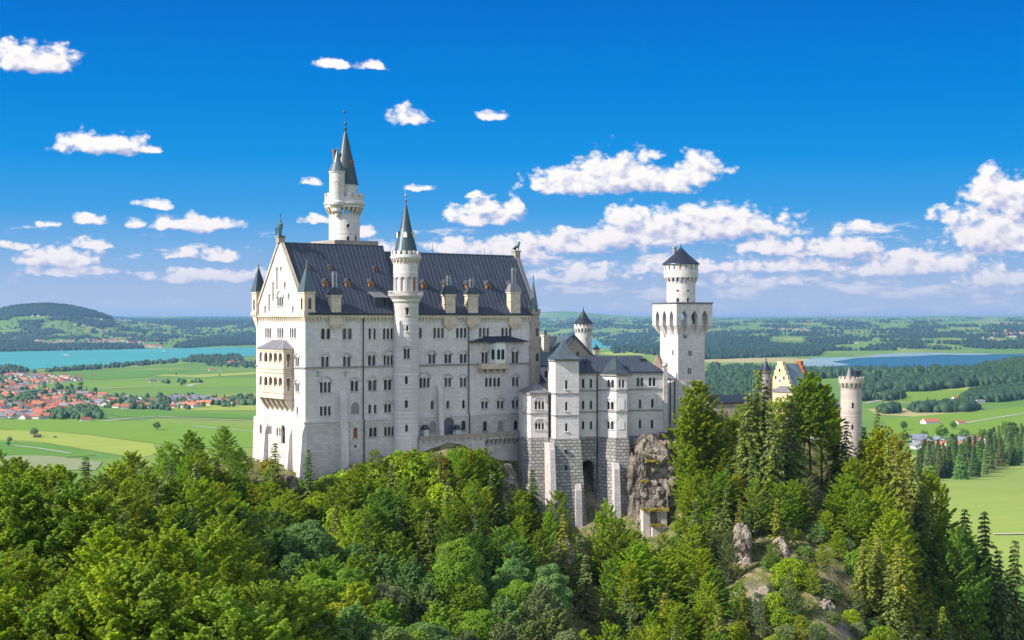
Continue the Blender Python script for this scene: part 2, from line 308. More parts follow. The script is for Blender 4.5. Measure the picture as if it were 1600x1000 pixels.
def make_mesh(name, v, f, m, uv=True, smooth=False):
    me = bpy.data.meshes.new(name); me.from_pydata(v, [], f); me.materials.append(m)
    if uv and len(f):
        nv = len(me.loops); lv = np.empty(nv, int); me.loops.foreach_get('vertex_index', lv)
        co = np.array(v, float)[lv]; pn = np.empty(len(me.polygons) * 3); me.polygons.foreach_get('normal', pn); pn = pn.reshape(-1, 3)
        lt = np.empty(len(me.polygons), int); me.polygons.foreach_get('loop_total', lt); nn = np.repeat(pn, lt, axis=0)
        t = np.stack([-nn[:, 1], nn[:, 0], np.zeros(nv)], 1); ln = np.linalg.norm(t, axis=1); flat = ln < 1e-3
        t[flat] = (1, 0, 0); ln[flat] = 1; t /= ln[:, None]; w = np.cross(nn, t)
        l = me.uv_layers.new(name='UVMap'); l.data.foreach_set('uv', np.stack([(co * t).sum(1), (co * w).sum(1)], 1).astype(np.float32).ravel())
    if smooth: me.polygons.foreach_set('use_smooth', np.ones(len(me.polygons), bool))
    return me
def tag(o, label=None, cat=None, group=None, kind=None):
    for k, v in (('label', label), ('category', cat), ('group', group), ('kind', kind)):
        if v: o[k] = v
    return o
class Thing:
    """frame: origin on the ground plan, x along the facade, y into the building; heights given relative to the camera"""
    def __init__(s, name, label, cat, D, px, deg, base, group=None, xy=None):
        s.ox, s.oy = xy if xy else ((px - 800) / F * D, D); s.a = math.radians(deg); s.base = base
        s.u = (math.cos(s.a), math.sin(s.a)); s.w = (-math.sin(s.a), math.cos(s.a))
        s.e = bpy.data.objects.new(name, None); COL.objects.link(s.e); s.e.empty_display_size = 2
        s.e.location = (s.ox, s.oy, H + base); s.e.rotation_euler = (0, 0, s.a); tag(s.e, label, cat, group)
    def part(s, name, mb, m, parent=None, smooth=False, label=None):
        o = bpy.data.objects.new(name, make_mesh(name, [(x, y, z - s.base) for x, y, z in mb.v], mb.f, M[m] if isinstance(m, str) else m, smooth=smooth))
        COL.objects.link(o); o.parent = parent or s.e
        if label: o['label'] = label
        return o
    def at(s, px, py, t=0.0):          # photo pixel on the plane y=t -> (x, z)
        kx, kz = (px - 800) / F, (500 - py) / F
        Y = (t + s.ox * s.w[0] + s.oy * s.w[1]) / (kx * s.w[0] + s.w[1])
        return (kx * Y - s.ox) * s.u[0] + (Y - s.oy) * s.u[1], kz * Y
    def ats(s, px, py, x=0.0):         # on the plane x=const -> (y, z)
        kx, kz = (px - 800) / F, (500 - py) / F
        Y = (x + s.ox * s.u[0] + s.oy * s.u[1]) / (kx * s.u[0] + s.u[1])
        return (kx * Y - s.ox) * s.w[0] + (Y - s.oy) * s.w[1], kz * Y
    def onroof(s, px, py, e, mslope, t0=0.0):  # plane z = e + m (y - t0) -> (x, y, z)
        kx, kz = (px - 800) / F, (500 - py) / F
        A = kx * s.w[0] + s.w[1]; B = s.ox * s.w[0] + s.oy * s.w[1]
        Y = (e - mslope * (B + t0)) / (kz - mslope * A)
        return (kx * Y - s.ox) * s.u[0] + (Y - s.oy) * s.u[1], Y * A - B, kz * Y
def arch(xc, z0, z1, w, pointed=False, n=6):
    r_ = w / 2; zt = z1 - (r_ * (1.5 if pointed else 1.0)); zt = max(zt, z0 + .05)
    pts = [(xc - r_, z0), (xc + r_, z0)]
    for i in range(n + 1):
        a = math.pi * i / n; hh = math.sin(a) if not pointed else (1 - abs(math.cos(a))) ** .75
        pts.append((xc + r_ * math.cos(a), zt + hh * (z1 - zt)))
    return pts
def inpoly(p, poly):
    x, y = p; c = False; j = len(poly) - 1
    for i in range(len(poly)):
        xi, yi = poly[i]; xj, yj = poly[j]
        if (yi > y) != (yj > y) and x < (xj - xi) * (y - yi) / (yj - yi) + xi: c = not c
        j = i
    return c
def panel(mb, f, outer, holes, depth=.5, cuts=()):
    """wall sheet f(a, z, d) with real openings: holes are polygons, each gets reveals of the given depth"""
    vs = []; fl = []
    for pl in [outer] + [h for h in holes]:
        o = len(vs); vs += [Vector(p) for p in pl]; fl.append(list(range(o, len(vs))))
    ed = []
    for c in cuts:
        o = len(vs); vs += [Vector(c[0]), Vector(c[1])]; ed.append((o, o + 1))
    for l in fl: ed += [(l[i], l[(i + 1) % len(l)]) for i in range(len(l))]
    V, E, Fc = delaunay_2d_cdt(vs, ed, [], 0, 1e-5)[:3]
    out = []
    bb = [(min(p[0] for p in h), max(p[0] for p in h), min(p[1] for p in h), max(p[1] for p in h), h) for h in holes]
    for t in Fc:
        c = sum((V[i] for i in t), Vector((0, 0))) / len(t)
        if not inpoly(c, outer): continue
        if any(b[0] < c.x < b[1] and b[2] < c.y < b[3] and inpoly(c, b[4]) for b in bb): continue
        out.append(t)
    mb.add([f(p.x, p.y, 0.0) for p in V], out)
    for h in holes:
        n = len(h)
        mb.add([f(a, z, 0.0) for a, z in h] + [f(a, z, depth) for a, z in h], [(i, (i + 1) % n, (i + 1) % n + n, i + n) for i in range(n)])
def fsouth(t): return lambda a, z, d: (a, t + d, z)
def fwest(x): return lambda a, z, d: (x + d, a, z)
def fseg(p, q):      # facet between two plan points, a measured from p; d goes to the right-hand inside
    L = math.hypot(q[0] - p[0], q[1] - p[1]); ux, uy = (q[0] - p[0]) / L, (q[1] - p[1]) / L
    return lambda a, z, d: (p[0] + ux * a - uy * d, p[1] + uy * a + ux * d, z)
def fcyl(cx, cy, r_): return lambda a, z, d: (cx + (r_ - d) * math.sin(a / r_), cy - (r_ - d) * math.cos(a / r_), z)
def window(T, f, xc, z0, z1, n, wtot, pane='pane', hood=False, depth=.5, sill=True, pointed=False, frame='lime', name='window', blind=False):
    """n arched lights in a group -> hole polygons; builds the frame part with its pane"""
    gap = min(.32, wtot * .13) if n > 1 else 0; w = (wtot - gap * (n - 1)) / n
    if pane == 'pane' and random.random() < .2: pane = 'pane_m'
    hs_ = [arch(xc - wtot / 2 + w / 2 + i * (w + gap), z0, z1, w, pointed) for i in range(n)]
    mb = MB()
    if sill:
        a0, a1 = xc - wtot / 2 - .2, xc + wtot / 2 + .2
        mb.loft([[f(a0, z0 - .22, .02), f(a1, z0 - .22, .02), f(a1, z0 - .22, -.22), f(a0, z0 - .22, -.22)], [f(a0, z0, .02), f(a1, z0, .02), f(a1, z0 - .05, -.22), f(a0, z0 - .05, -.22)]])
    if hood:
        R = wtot / 2 + .12; zc = z1 - w / 2 + .05; k = 8
        for i in range(k):
            p = [(R + dr, math.pi * (i + e) / k) for e in (0, 1) for dr in (0, .30)]
            q = [(xc + rr * math.cos(a), zc + rr * math.sin(a) * .95) for rr, a in p]; q = [q[0], q[1], q[3], q[2]]
            mb.loft([[f(a, z, .02) for a, z in q], [f(a, z, -.24) for a, z in q]])
    if n > 1:
        for i in range(n - 1):
            a = xc - wtot / 2 + (i + 1) * w + (i + .5) * gap; g2 = gap * .42
            mb.loft([[f(a - g2, z0, -.05), f(a + g2, z0, -.05), f(a + g2, z0, .15), f(a - g2, z0, .15)], [f(a - g2, z1 - w / 2, -.05), f(a + g2, z1 - w / 2, -.05), f(a + g2, z1 - w / 2, .15), f(a - g2, z1 - w / 2, .15)]])
    if not mb.v:
        h = hs_[0]; c = (sum(p[0] for p in h) / len(h), sum(p[1] for p in h) / len(h))
        big = [(c[0] + (a - c[0]) * 1.16, c[1] + (z - c[1]) * 1.08) for a, z in h]; k = len(h)
        mb.add([f(a, z, -.04) for a, z in h] + [f(a, z, -.04) for a, z in big], [(i, (i + 1) % k, (i + 1) % k + k, i + k) for i in range(k)])
    w_ = T.part(name, mb, 'lime_low' if hood and frame == 'lime' else frame)  # darker stone under hoods paints in the relief shadow of the arches
    pm = MB()
    for h in hs_: pm.add([f(a, z, depth * .97) for a, z in h], [tuple(range(len(h)))])
    if n == 1 and wtot > 1.0 and not blind:      # glazing bars
        pass
    T.part('pane', pm, pane, w_)
    return hs_
def wins(T, f, at, rows, **kw):
    """rows: (px, ytop, ybottom, lights, px width[, extra dict]) measured on the photograph"""
    hs_ = []
    for r_ in rows:
        px, y0, y1, n, w = r_[:5]; k = dict(kw); k.update(r_[5] if len(r_) > 5 else {})
        a0, zt = at(px - w / 2, y0); a1, zb = at(px + w / 2, y1)
        hs_ += window(T, f, (a0 + a1) / 2, min(zt, zb), max(zt, zb), n, abs(a1 - a0), **k)
    return hs_
def finial(mb, x, y, z, h, r_=.25):
    mb.lathe([(r_ * .35, z - .3), (r_ * .5, z + h * .08), (r_, z + h * .16), (r_ * .3, z + h * .24), (r_ * .28, z + h * .34), (r_ * .8, z + h * .42), (r_ * .22, z + h * .52), (r_ * .15, z + h * .75), (r_ * .02, z + h)], x, y, 8)
def seams(mb, pts_lo, pts_hi, n, w=.10, h=.16):    # standing seams running up a roof slope between two edges
    lo0, lo1 = map(Vector, pts_lo); hi0, hi1 = map(Vector, pts_hi)
    nn = (lo1 - lo0).cross(hi0 - lo0).normalized(); nn = nn if nn.z > 0 else -nn; ax = (lo1 - lo0).normalized() * w
    for i in range(1, n):
        t = i / n; a = lo0.lerp(lo1, t) + nn * .005; b = hi0.lerp(hi1, t) + nn * .005
        mb.loft([[a - ax, a + ax, a + ax + nn * h, a - ax + nn * h], [b - ax, b + ax, b + ax + nn * h, b - ax + nn * h]])
    return mb
def seam_part(T, parent, *a): return T.part('standing_seam', seams(MB(), *a), 'seam', parent)
def merlons(mb, cx, cy, r_, z0, z1, n, th=.35, duty=.58):
    for i in range(n):
        a0 = 2 * math.pi * i / n; a1 = a0 + 2 * math.pi / n * duty
        ring = [(cx + rr * math.cos(a), cy + rr * math.sin(a)) for rr, a in ((r_, a0), (r_, (a0 + a1) / 2), (r_, a1), (r_ - th, a1), (r_ - th, a0))]
        mb.prism(ring, z0, z1)
def machic(mb, cx, cy, r0, r1, z0, z1, n, wd=.45):     # corbels carrying a ring, from radius r0 at z0 to r1 at z1, with arches between
    for i in range(n):
        a = 2 * math.pi * i / n; ca, sa = math.cos(a), math.sin(a); h = wd / 2
        def P_(r_, s_, z): return (cx + r_ * ca - s_ * sa, cy + r_ * sa + s_ * ca, z)
        mb.loft([[P_(r0 - .2, -h, z0), P_(r0 + .05, -h, z0), P_(r0 + .05, h, z0), P_(r0 - .2, h, z0)],
                 [P_(r0 - .2, -h, (z0 + z1) / 2), P_(r0 + (r1 - r0) * .55, -h, (z0 + z1) / 2), P_(r0 + (r1 - r0) * .55, h, (z0 + z1) / 2), P_(r0 - .2, h, (z0 + z1) / 2)],
                 [P_(r0 - .2, -h * 1.9, z1), P_(r1 - .02, -h * 1.9, z1), P_(r1 - .02, h * 1.9, z1), P_(r0 - .2, h * 1.9, z1)]])
# ================================================================== THE CASTLE
DEG = 35.9
# ---------------- great hall building
T = Thing('palace_building', 'long white five storey palace block with steep dark roof and rows of arched windows', 'palace', 330, 477, DEG, -41)
PAL = T
WD = 25.0; EV = 1.3; R1 = 17.8; R2 = 16.4; LEDGE = -23.06
S1 = 65.0; SK = .24
def send(t): return S1 + SK * t
def smid(t): return 24.7 + .255 * t
fS = fsouth(0.0); fSl = fsouth(-.45)
at0 = lambda px, py: T.at(px, py, 0.0); atl = lambda px, py: T.at(px, py, -.45)
up = [(509, 513, 530, 2, 15), (542.5, 513, 530, 2, 15), (578, 513, 530, 1, 4.2), (585.5, 513, 530, 1, 4.2), (606.5, 513, 530, 3, 16),
      (657, 512, 528, 1, 4), (685.5, 512, 528, 3, 16.5), (721, 512, 528, 3, 16.5), (756.5, 512, 527, 3, 16), (791.5, 512, 527, 3, 16)]
hd = dict(hood=True)
up += [(508, 557, 573, 2, 12, hd), (542, 557, 572, 2, 12, hd), (581, 555, 571, 2, 12, hd), (607, 555, 570, 3, 15, hd),
       (675, 553, 568, 2, 11, hd), (700, 553, 567, 2, 11, hd), (724, 553, 567, 2, 11, hd), (757.5, 550, 567, 2, 10, hd), (805, 549, 567, 2, 10.5, hd)]
up += [(508.5, 597, 613, 3, 17, hd), (554, 595, 611, 2, 12, hd), (582, 594, 610, 2, 13, hd), (606, 593, 609, 2, 12, hd),
       (663.5, 590, 605, 3, 16, hd), (700, 590, 604, 2, 10.5, hd), (724, 590, 604, 2, 10.5, hd), (763.5, 590, 604, 2, 11), (776.5, 590, 604, 2, 11), (805.5, 589, 603, 2, 10.5, hd)]
up += [(508.5, 635, 649, 3, 17), (578, 632, 646, 1, 4.5), (586.5, 632, 646, 1, 4.5), (606, 631, 644, 2, 11, hd),
       (675.5, 626, 639, 1, 5), (700, 626, 638, 1, 5), (724.5, 625, 638, 1, 5), (757.5, 627, 638, 2, 10.5, hd), (782, 626, 638, 2, 10.5, hd), (805.5, 625, 637, 2, 10.5, hd)]
holes = wins(T, fS, at0, up)
holes += wins(T, fS, at0, [(555, 629, 647, 1, 13)], pane='blindd', depth=.2, blind=True)
mbw = MB()
panel(mbw, fS, [(0, LEDGE), (S1, LEDGE), (S1, EV), (0, EV)], holes, .5)
low = [(583, 668, 682, 2, 12), (608.5, 667, 680, 3, 16), (724.5, 657, 672, 1, 7.5), (758, 658, 673, 1, 7), (806.5, 657, 671, 1, 7)]
holes = wins(T, fSl, atl, low, frame='sandd') + wins(T, fSl, atl, [(555.5, 668, 684, 1, 7)], pane='pane_o', frame='sandd')
holes += wins(T, fSl, atl, [(676, 658, 675, 1, 11), (782, 657, 672, 1, 9)], pane='blindd', depth=.15, frame='sandd')
holes += wins(T, fSl, atl, [(555.5, 695, 699, 1, 4)], sill=False)
dx0, dz1 = atl(693.5, 653); dx1, dz0 = atl(710, 679)
door = arch((dx0 + dx1) / 2, dz0, dz1, dx1 - dx0, n=10); holes.append(door)
mbl = MB(); panel(mbl, fSl, [(-.35, -41), (S1, -41), (S1, LEDGE), (-.35, LEDGE)], holes, .5)
pm = MB(); pm.add([(a, .03, z) for a, z in door], [tuple(range(len(door)))]); T.part('door', pm, 'pane_b')
# west gable wall: loggia side
aw = lambda px, py: T.ats(px, py, 0.0)
fW = fwest(0.0)
zW = lambda y: (500 - y) / F * 336
def wrow(rows, **kw):
    hs_ = []
    for r_ in rows:
        px, y0, y1, n, w = r_[:5]
        a, z1 = aw(px, y0); a, z0 = aw(px, y1); b = aw(px - w / 2, y0)[0]; c = aw(px + w / 2, y0)[0]
        k = dict(kw); k.update(r_[5] if len(r_) > 5 else {})
        hs_ += window(T, fW, a, z0, z1, n, abs(c - b), **k)
    return hs_
holes = wrow([(419, 512, 528, 3, 9.5), (438, 512, 528, 3, 9.5), (457.5, 512, 528, 3, 9.5), (438, 463, 478, 3, 9.5, dict(hood=True)),
              (464.5, 557, 572, 2, 6, dict(hood=True)), (464.5, 598, 612, 2, 6, dict(hood=True)), (464.5, 635, 649, 1, 2.5)])
blindw = dict(pane='lime', depth=.4, sill=False, blind=True)
holes += wrow([(433, 417, 452, 1, 3.2), (438.8, 416, 424, 1, 3.2), (427, 440, 470, 1, 3.2), (445, 440, 452, 1, 3.2), (421, 459, 486, 1, 3.2), (451, 458, 468, 1, 3.2), (414.5, 477, 489, 1, 3.0), (458, 478, 489, 1, 3.5)], **blindw)
apex = (WD / 2, R1 + .6)
wl = [(0, LEDGE), (WD, LEDGE), (WD, EV + .3), apex, (0, EV + .3)]
mbg = MB(); panel(mbg, fW, wl, holes, .45)
holes = wrow([(410, 663, 677, 1, 3), (423, 665, 678, 1, 2.6), (426, 665, 678, 1, 2.0), (436, 668, 681, 1, 2.4), (440, 668, 681, 1, 2.0)], frame='sandd', sill=False)
holes += wrow([(445, 664, 693, 1, 6)], pane='sand', depth=.6, frame='sand', sill=False)
fWl = fwest(-.45); mbg2 = MB(); panel(mbg2, fWl, [(-.45, -41), (WD + 1.6, -41), (WD + .5, LEDGE), (-.45, LEDGE)], holes, .5)
mbw.v, mbw.f = mbw.v, mbw.f
mbw.add(mbg.v, mbg.f)
# far walls (north and east) close the block
mbw.add([(0, WD, -41), (send(WD), WD, -41), (send(WD), WD, EV), (0, WD, EV)], [(0, 1, 2, 3)])
mbw.add([(S1, 0, -41), (send(WD), WD, -41), (send(WD), WD, EV), (send(WD / 2), WD / 2, R2 + .6), (S1, 0, EV)], [(0, 1, 2, 3, 4)])
mbw.add([(smid(0), 0, EV), (smid(WD), WD, EV), (smid(WD / 2), WD / 2, R1 - .3)], [(0, 1, 2)])
T.part('wall', mbw, 'lime')
mbl.add(mbg2.v, mbg2.f); mbl.box(-.45, 0, -.45, WD + .5, LEDGE - .06, LEDGE - .003); mbl.box(0, S1, -.45, 0, LEDGE - .06, LEDGE - .003)
T.part('lower_wall', mbl, 'lime_low')
# string courses, cornice, corbel frieze
mb = MB(); zs = -10.7
mb.box(-.3, S1, -.3, 0.0, zs - .35, zs); mb.box(-.3, 0, 0.0, WD, zs - .35, zs)
T.part('string_course', mb, 'course'); T.part('ledge', MB().box(-.6, S1, -.62, -.45, LEDGE - .25, LEDGE + .02), 'lime')
mb = MB(); mb.box(-.55, S1, -.55, 0, .55, 1.15); mb.box(-.55, 0, 0, WD, .75, 1.25); T.part('cornice', mb, 'sand')
mb = MB()
for i in range(int(S1 / .95)): x = .5 + i * .95; mb.loft([[(x - .16, 0, -.5), (x + .16, 0, -.5), (x + .16, -.12, -.5), (x - .16, -.12, -.5)], [(x - .3, 0, .53), (x + .3, 0, .53), (x + .3, -.42, .53), (x - .3, -.42, .53)]])
for i in range(25): y = .5 + i * .98; mb.loft([[(0, y - .14, -.4), (0, y + .14, -.4), (-.1, y + .14, -.4), (-.1, y - .14, -.4)], [(0, y - .25, .73), (0, y + .25, .73), (-.4, y + .25, .73), (-.4, y - .25, .73)]])
T.part('corbel_frieze', mb, 'sand')
# gable coping
mb = MB()
for t0, t1, z0, z1 in ((-.4, WD / 2, EV, R1 + .9), (WD + .4, WD / 2, EV, R1 + .9)):
    mb.loft([[(-.35, t0, z0), (.65, t0, z0), (.65, t0, z0 + .75), (-.35, t0, z0 + .75)], [(-.35, t1, z1 - .1), (.65, t1, z1 - .1), (.65, t1, z1 + .5), (-.35, t1, z1 + .5)]]); T.part('gable_coping', mb, 'sand'); mb = MB()
for t0, z0, z1 in ((-.4, EV, R2 + .7), (WD + .4, EV, R2 + .7)):
    x0 = send(t0); x1 = send(WD / 2)
    mb.loft([[(x0 - .1, t0, z0), (x0 + .9, t0, z0), (x0 + .9, t0, z0 + .8), (x0 - .1, t0, z0 + .8)], [(x1 - .1, WD / 2, z1 - .1), (x1 + .9, WD / 2, z1 - .1), (x1 + .9, WD / 2, z1 + .5), (x1 - .1, WD / 2, z1 + .5)]]); T.part('gable_coping', mb, 'roofgr'); mb = MB()
# roofs
def roof_side(mb, x0l, x1l, x0h, x1h, y0, z0, y1, z1, th=.22):
    mb.slab([(x0l, y0, z0), (x1l, y0, z0), (x1h, y1, z1), (x0h, y1, z1)], th)
m1 = (R1 - EV) / (WD / 2 + .7); m2 = (R2 - EV) / (WD / 2 + .7)
mb = MB(); roof_side(mb, .4, smid(-.7), .4, smid(WD / 2), -.7, EV, WD / 2, R1); roof_side(mb, .4, smid(WD + .7), .4, smid(WD / 2), WD + .7, EV, WD / 2, R1)
mb.box(.4, smid(WD / 2), WD / 2 - .2, WD / 2 + .2, R1 + .1, R1 + .42)
seam_part(T, T.part('roof', mb, 'roof'), ((.4, -.7, EV + .22), (smid(-.7), -.7, EV + .22)), ((.4, WD / 2, R1 + .22), (smid(WD / 2), WD / 2, R1 + .22)), 24)
mb = MB(); roof_side(mb, smid(-.7), send(-.7), smid(WD / 2), send(WD / 2), -.7, EV - .05, WD / 2, R2); roof_side(mb, smid(WD + .7), send(WD + .7), smid(WD / 2), send(WD / 2), WD + .7, EV - .05, WD / 2, R2)
mb.box(smid(WD / 2), send(WD / 2), WD / 2 - .2, WD / 2 + .2, R2 + .1, R2 + .42)
seam_part(T, T.part('roof', mb, 'roof'), ((smid(-.7), -.7, EV + .17), (send(-.7), -.7, EV + .17)), ((smid(WD / 2), WD / 2, R2 + .22), (send(WD / 2), WD / 2, R2 + .22)), 34)
# gutters and drain pipes
mb = MB(); mb.box(.4, S1, -.86, -.66, EV - .12, EV + .06); T.part('gutter', mb, 'dark')
for px in (568.5, 733.5):
    x, _ = T.at(px, 600, -.6); T.part('drain_pipe', MB().tube([(x, -.35, EV - .1), (x, -.35, LEDGE + .3), (x, -.75, LEDGE - .3), (x, -.75, -36)], .14), 'dark')
# buttress strips and the buttresses of the west front
for px, y0, w in ((538, 610, 9.5), (689, 600, 6.5)):
    x0, zt = T.at(px - w / 2, y0, -1.0); x1, _ = T.at(px + w / 2, y0, -1.0)
    mb = MB(); mb.loft([[(x0 - .2, -.0, -41), (x1 + .2, -.0, -41), (x1 + .2, -2.0, -41), (x0 - .2, -2.0, -41)], [(x0, 0, zt - 2), (x1, 0, zt - 2), (x1, -.95, zt - 2), (x0, -.95, zt - 2)], [(x0, 0, zt), (x1, 0, zt), (x1, -.2, zt), (x0, -.2, zt)]])
    T.part('buttress', mb, 'lime')
for px, y0 in ((417, 664), (455, 672), (475, 668)):
    y, zt = aw(px, y0); y -= 0.6
    mb = MB(); mb.loft([[(0, y - .8, -41), (0, y + .8, -41), (-2.3, y + .8, -41), (-2.3, y - .8, -41)], [(0, y - .7, zt - 1.2), (0, y + .7, zt - 1.2), (-1.1, y + .7, zt - 1.2), (-1.1, y - .7, zt - 1.2)], [(0, y - .7, zt + .6), (0, y + .7, zt + .6), (-.5, y + .7, zt + .6), (-.5, y - .7, zt + .6)]])
    T.part('buttress', mb, 'lime')
# dormers
def dormer(px, ybase, w, h, m_, big=False):
    x, y, z = T.onroof(px, ybase, EV, m_, -.7); k = w / 2; d = h / m_ + .2
    e = T.part('dormer', MB().add([(x - k, y, z), (x + k, y, z), (x + k, y, z + h * .62), (x, y, z + h), (x - k, y, z + h * .62), (x - k, y + d, z), (x + k, y + d, z), (x + k, y + d, z + h * .62), (x, y + d, z + h), (x - k, y + d, z + h * .62)],
        [(0, 1, 2, 3, 4), (1, 6, 7, 2), (0, 4, 9, 5)]), 'dormer')
    g = .18; T.part('dormer_roof', MB().slab([(x - k - g, y - g, z + h * .58), (x, y - g, z + h * 1.04), (x, y + d, z + h * 1.04), (x - k - g, y + d, z + h * .58)], .12).slab([(x + k + g, y - g, z + h * .58), (x, y - g, z + h * 1.04), (x, y + d, z + h * 1.04), (x + k + g, y + d, z + h * .58)], -.12), 'roof', e)
    pts = arch(x, z + h * .12, z + h * .62, w * .42); T.part('pane', MB().add([(a, y - .03, b) for a, b in pts], [tuple(range(len(pts)))]), 'pane', e)
for px, y in ((482, 423), (516, 424), (586, 426)): dormer(px, y, 1.0, 1.5, m1)
for px, y in ((509.5, 451), (544, 451), (580, 451)): dormer(px, y, 1.25, 2.3, m1)
for px, y in ((663.5, 453), (697, 453), (732, 454), (763.5, 454), (798, 454)): dormer(px, y, 1.3, 2.4, m2)
x, y, z = T.onroof(593, 482, EV, m1, -.7)
e = T.part('dormer', MB().box(x - 1.2, x - 1.0, y, y + 2.6, z, z + 2.6).box(x + 1.6, x + 1.8, y, y + 2.6, z, z + 2.6).add([(x - 1.0, y + .3, z), (x + 1.6, y + .3, z), (x + 1.6, y + .3, z + 2.6), (x - 1, y + .3, z + 2.6)], [(0, 1, 2, 3)]), 'roofbk')
T.part('dormer_roof', MB().slab([(x - 1.6, y - .5, z + 2.5), (x + 2.1, y - .5, z + 2.5), (x + 2.1, y + 3.9, z + 4.2), (x - 1.6, y + 3.9, z + 4.2)], .15), 'roofgr', e)
# eave chimneys with metal pipes
def chimney(px, ytop, ycap, ybot, w, pipes, capm='roofs'):
    x0, _ = T.at(px - w / 2, ybot, -.6); x1, zt = T.at(px + w / 2, ytop, -.6); _, zc = T.at(px, ycap, -.6); xm = (x0 + x1) / 2
    mb = MB(); mb.box(x0, x1, -.62, 1.1, EV - .9, zt); mb.box(x0 - .18, x1 + .18, -.8, 1.28, zt - .55, zt - .1); mb.box(x0 - .1, x1 + .1, -.72, 1.2, zt - 2.6, zt - 2.45)
    mb.loft([[(xm - .1, 0, EV - 4.0), (xm + .1, 0, EV - 4.0), (xm + .1, -.05, EV - 4.0), (xm - .1, -.05, EV - 4.0)], [(x0 - .5, 0, EV - 2.4), (x1 + .5, 0, EV - 2.4), (x1 + .5, -.75, EV - 2.4), (x0 - .5, -.75, EV - 2.4)], [(x0 - .5, 0, EV - .9), (x1 + .5, 0, EV - .9), (x1 + .5, -.8, EV - .9), (x0 - .5, -.8, EV - .9)]])
    c = T.part('chimney', mb, 'sand')
    mb = MB(); mb.prism([(x0 - .35, -.95), (x1 + .35, -.95), (x1 + .35, 1.45), (x0 - .35, 1.45)], zt - .1, zc, [(x0 + .35, -.1), (x1 - .35, -.1), (x1 - .35, .6), (x0 + .35, .6)]); T.part('chimney_cap', mb, capm, c)
    _, zp = T.at(px, pipes[0], -.6)
    for i in range(pipes[1]):
        q = xm + (i - (pipes[1] - 1) / 2) * .75; mb = MB(); mb.lathe([(.26, zc - .5), (.26, zp - .9), (.40, zp - .85), (.40, zp - .5), (.24, zp - .45), (.24, zp), (.3, zp + .05)], q, .25, 8); mb.lathe([(.38, zc + .7), (.38, zc + .9)], q, .25, 8)
        T.part('chimney_pipe', mb, 'metal', c)
chimney(525.5, 460, 449, 486, 15, (424, 2)); chimney(704, 459, 446, 484, 15, (430, 2)); chimney(739.5, 459, 449, 489, 15, (435, 2)); chimney(805.5, 455, 443, 484, 15, (418, 2), 'roofgr')
# corner turrets
def square_turret(px, py_eave, py_apex, ybody, xx, yy, w, name='corner_turret'):
    z = lambda y: (500 - y) / F * (T.oy + xx * T.u[1] + yy * T.w[1]); k = w / 2
    mb = MB(); mb.box(xx - k, xx + k, yy - k, yy + k, z(ybody), z(py_eave)); mb.box(xx - k - .15, xx + k + .15, yy - k - .15, yy + k + .15, z(py_eave) - .35, z(py_eave) + .05)
    mb.box(xx - k - .2, xx + k + .2, yy - k - .2, yy + k + .2, z(ybody) - .9, z(ybody)); mb.prism([(xx - k * .3, yy - k * .3), (xx + k * .3, yy - k * .3), (xx + k * .3, yy + k * .3), (xx - k * .3, yy + k * .3)], z(ybody) - 4.2, z(ybody) - .9, [(xx - k, yy - k), (xx + k, yy - k), (xx + k, yy + k), (xx - k, yy + k)])
    t_ = T.part(name, mb, 'sand')
    mb = MB(); q = k + .3; mb.prism([(xx - q, yy - q), (xx + q, yy - q), (xx + q, yy + q), (xx - q, yy + q)], z(py_eave) + .05, z(py_apex), [(xx - .05, yy - .05), (xx + .05, yy - .05), (xx + .05, yy + .05), (xx - .05, yy + .05)]); T.part('turret_roof', mb, 'green', t_)
    mb = MB(); finial(mb, xx, yy, z(py_apex), 1.3, .3); T.part('finial', mb, 'metal', t_)
    pts = arch(xx, z(ybody) + .4, z(ybody) + 3.0, .75); mb = MB(); mb.add([(a, yy - k - .02, b) for a, b in pts], [tuple(range(len(pts)))]); mb.add([(xx - k - .02, yy + a - xx, b) for a, b in pts], [tuple(range(len(pts)))]); T.part('pane', mb, 'pane', t_)
square_turret(475, 456, 413, 486, .9, .9, 2.7); square_turret(407, 456, 417, 487, .5, WD - .2, 2.4)
# south-east octagonal stair turret
cx, _ = T.at(834, 500, .2); DD = T.oy + cx * T.u[1]; z = lambda y: (500 - y) / F * DD; cy = .4
mb = MB(); mb.lathe([(.6, z(612)), (1.75, z(598)), (1.75, z(545)), (1.85, z(544)), (1.85, z(541)), (1.6, z(540)), (1.6, z(507)), (1.75, z(506)), (1.75, z(503)), (1.5, z(502)), (1.5, z(494)), (1.85, z(490)), (1.85, z(487))], cx, cy, 8, math.pi / 8); merlons(mb, cx, cy, 1.85, z(487), z(483), 8, .3)
t_ = T.part('corner_turret', mb, 'sandd'); T.part('turret_roof', MB().lathe([(1.45, z(487)), (.05, z(436))], cx, cy, 8, math.pi / 8), 'green', t_)
mb = MB(); finial(mb, cx, cy, z(436), 1.6, .3); T.part('finial', mb, 'metal', t_)
mb = MB()
for y0, y1 in ((512, 525), (551, 564)):
    pts = arch(cx, z(y1), z(y0), .7); mb.add([(a, cy - 1.72, b) for a, b in pts], [tuple(range(len(pts)))])
T.part('pane', mb, 'pane', t_)
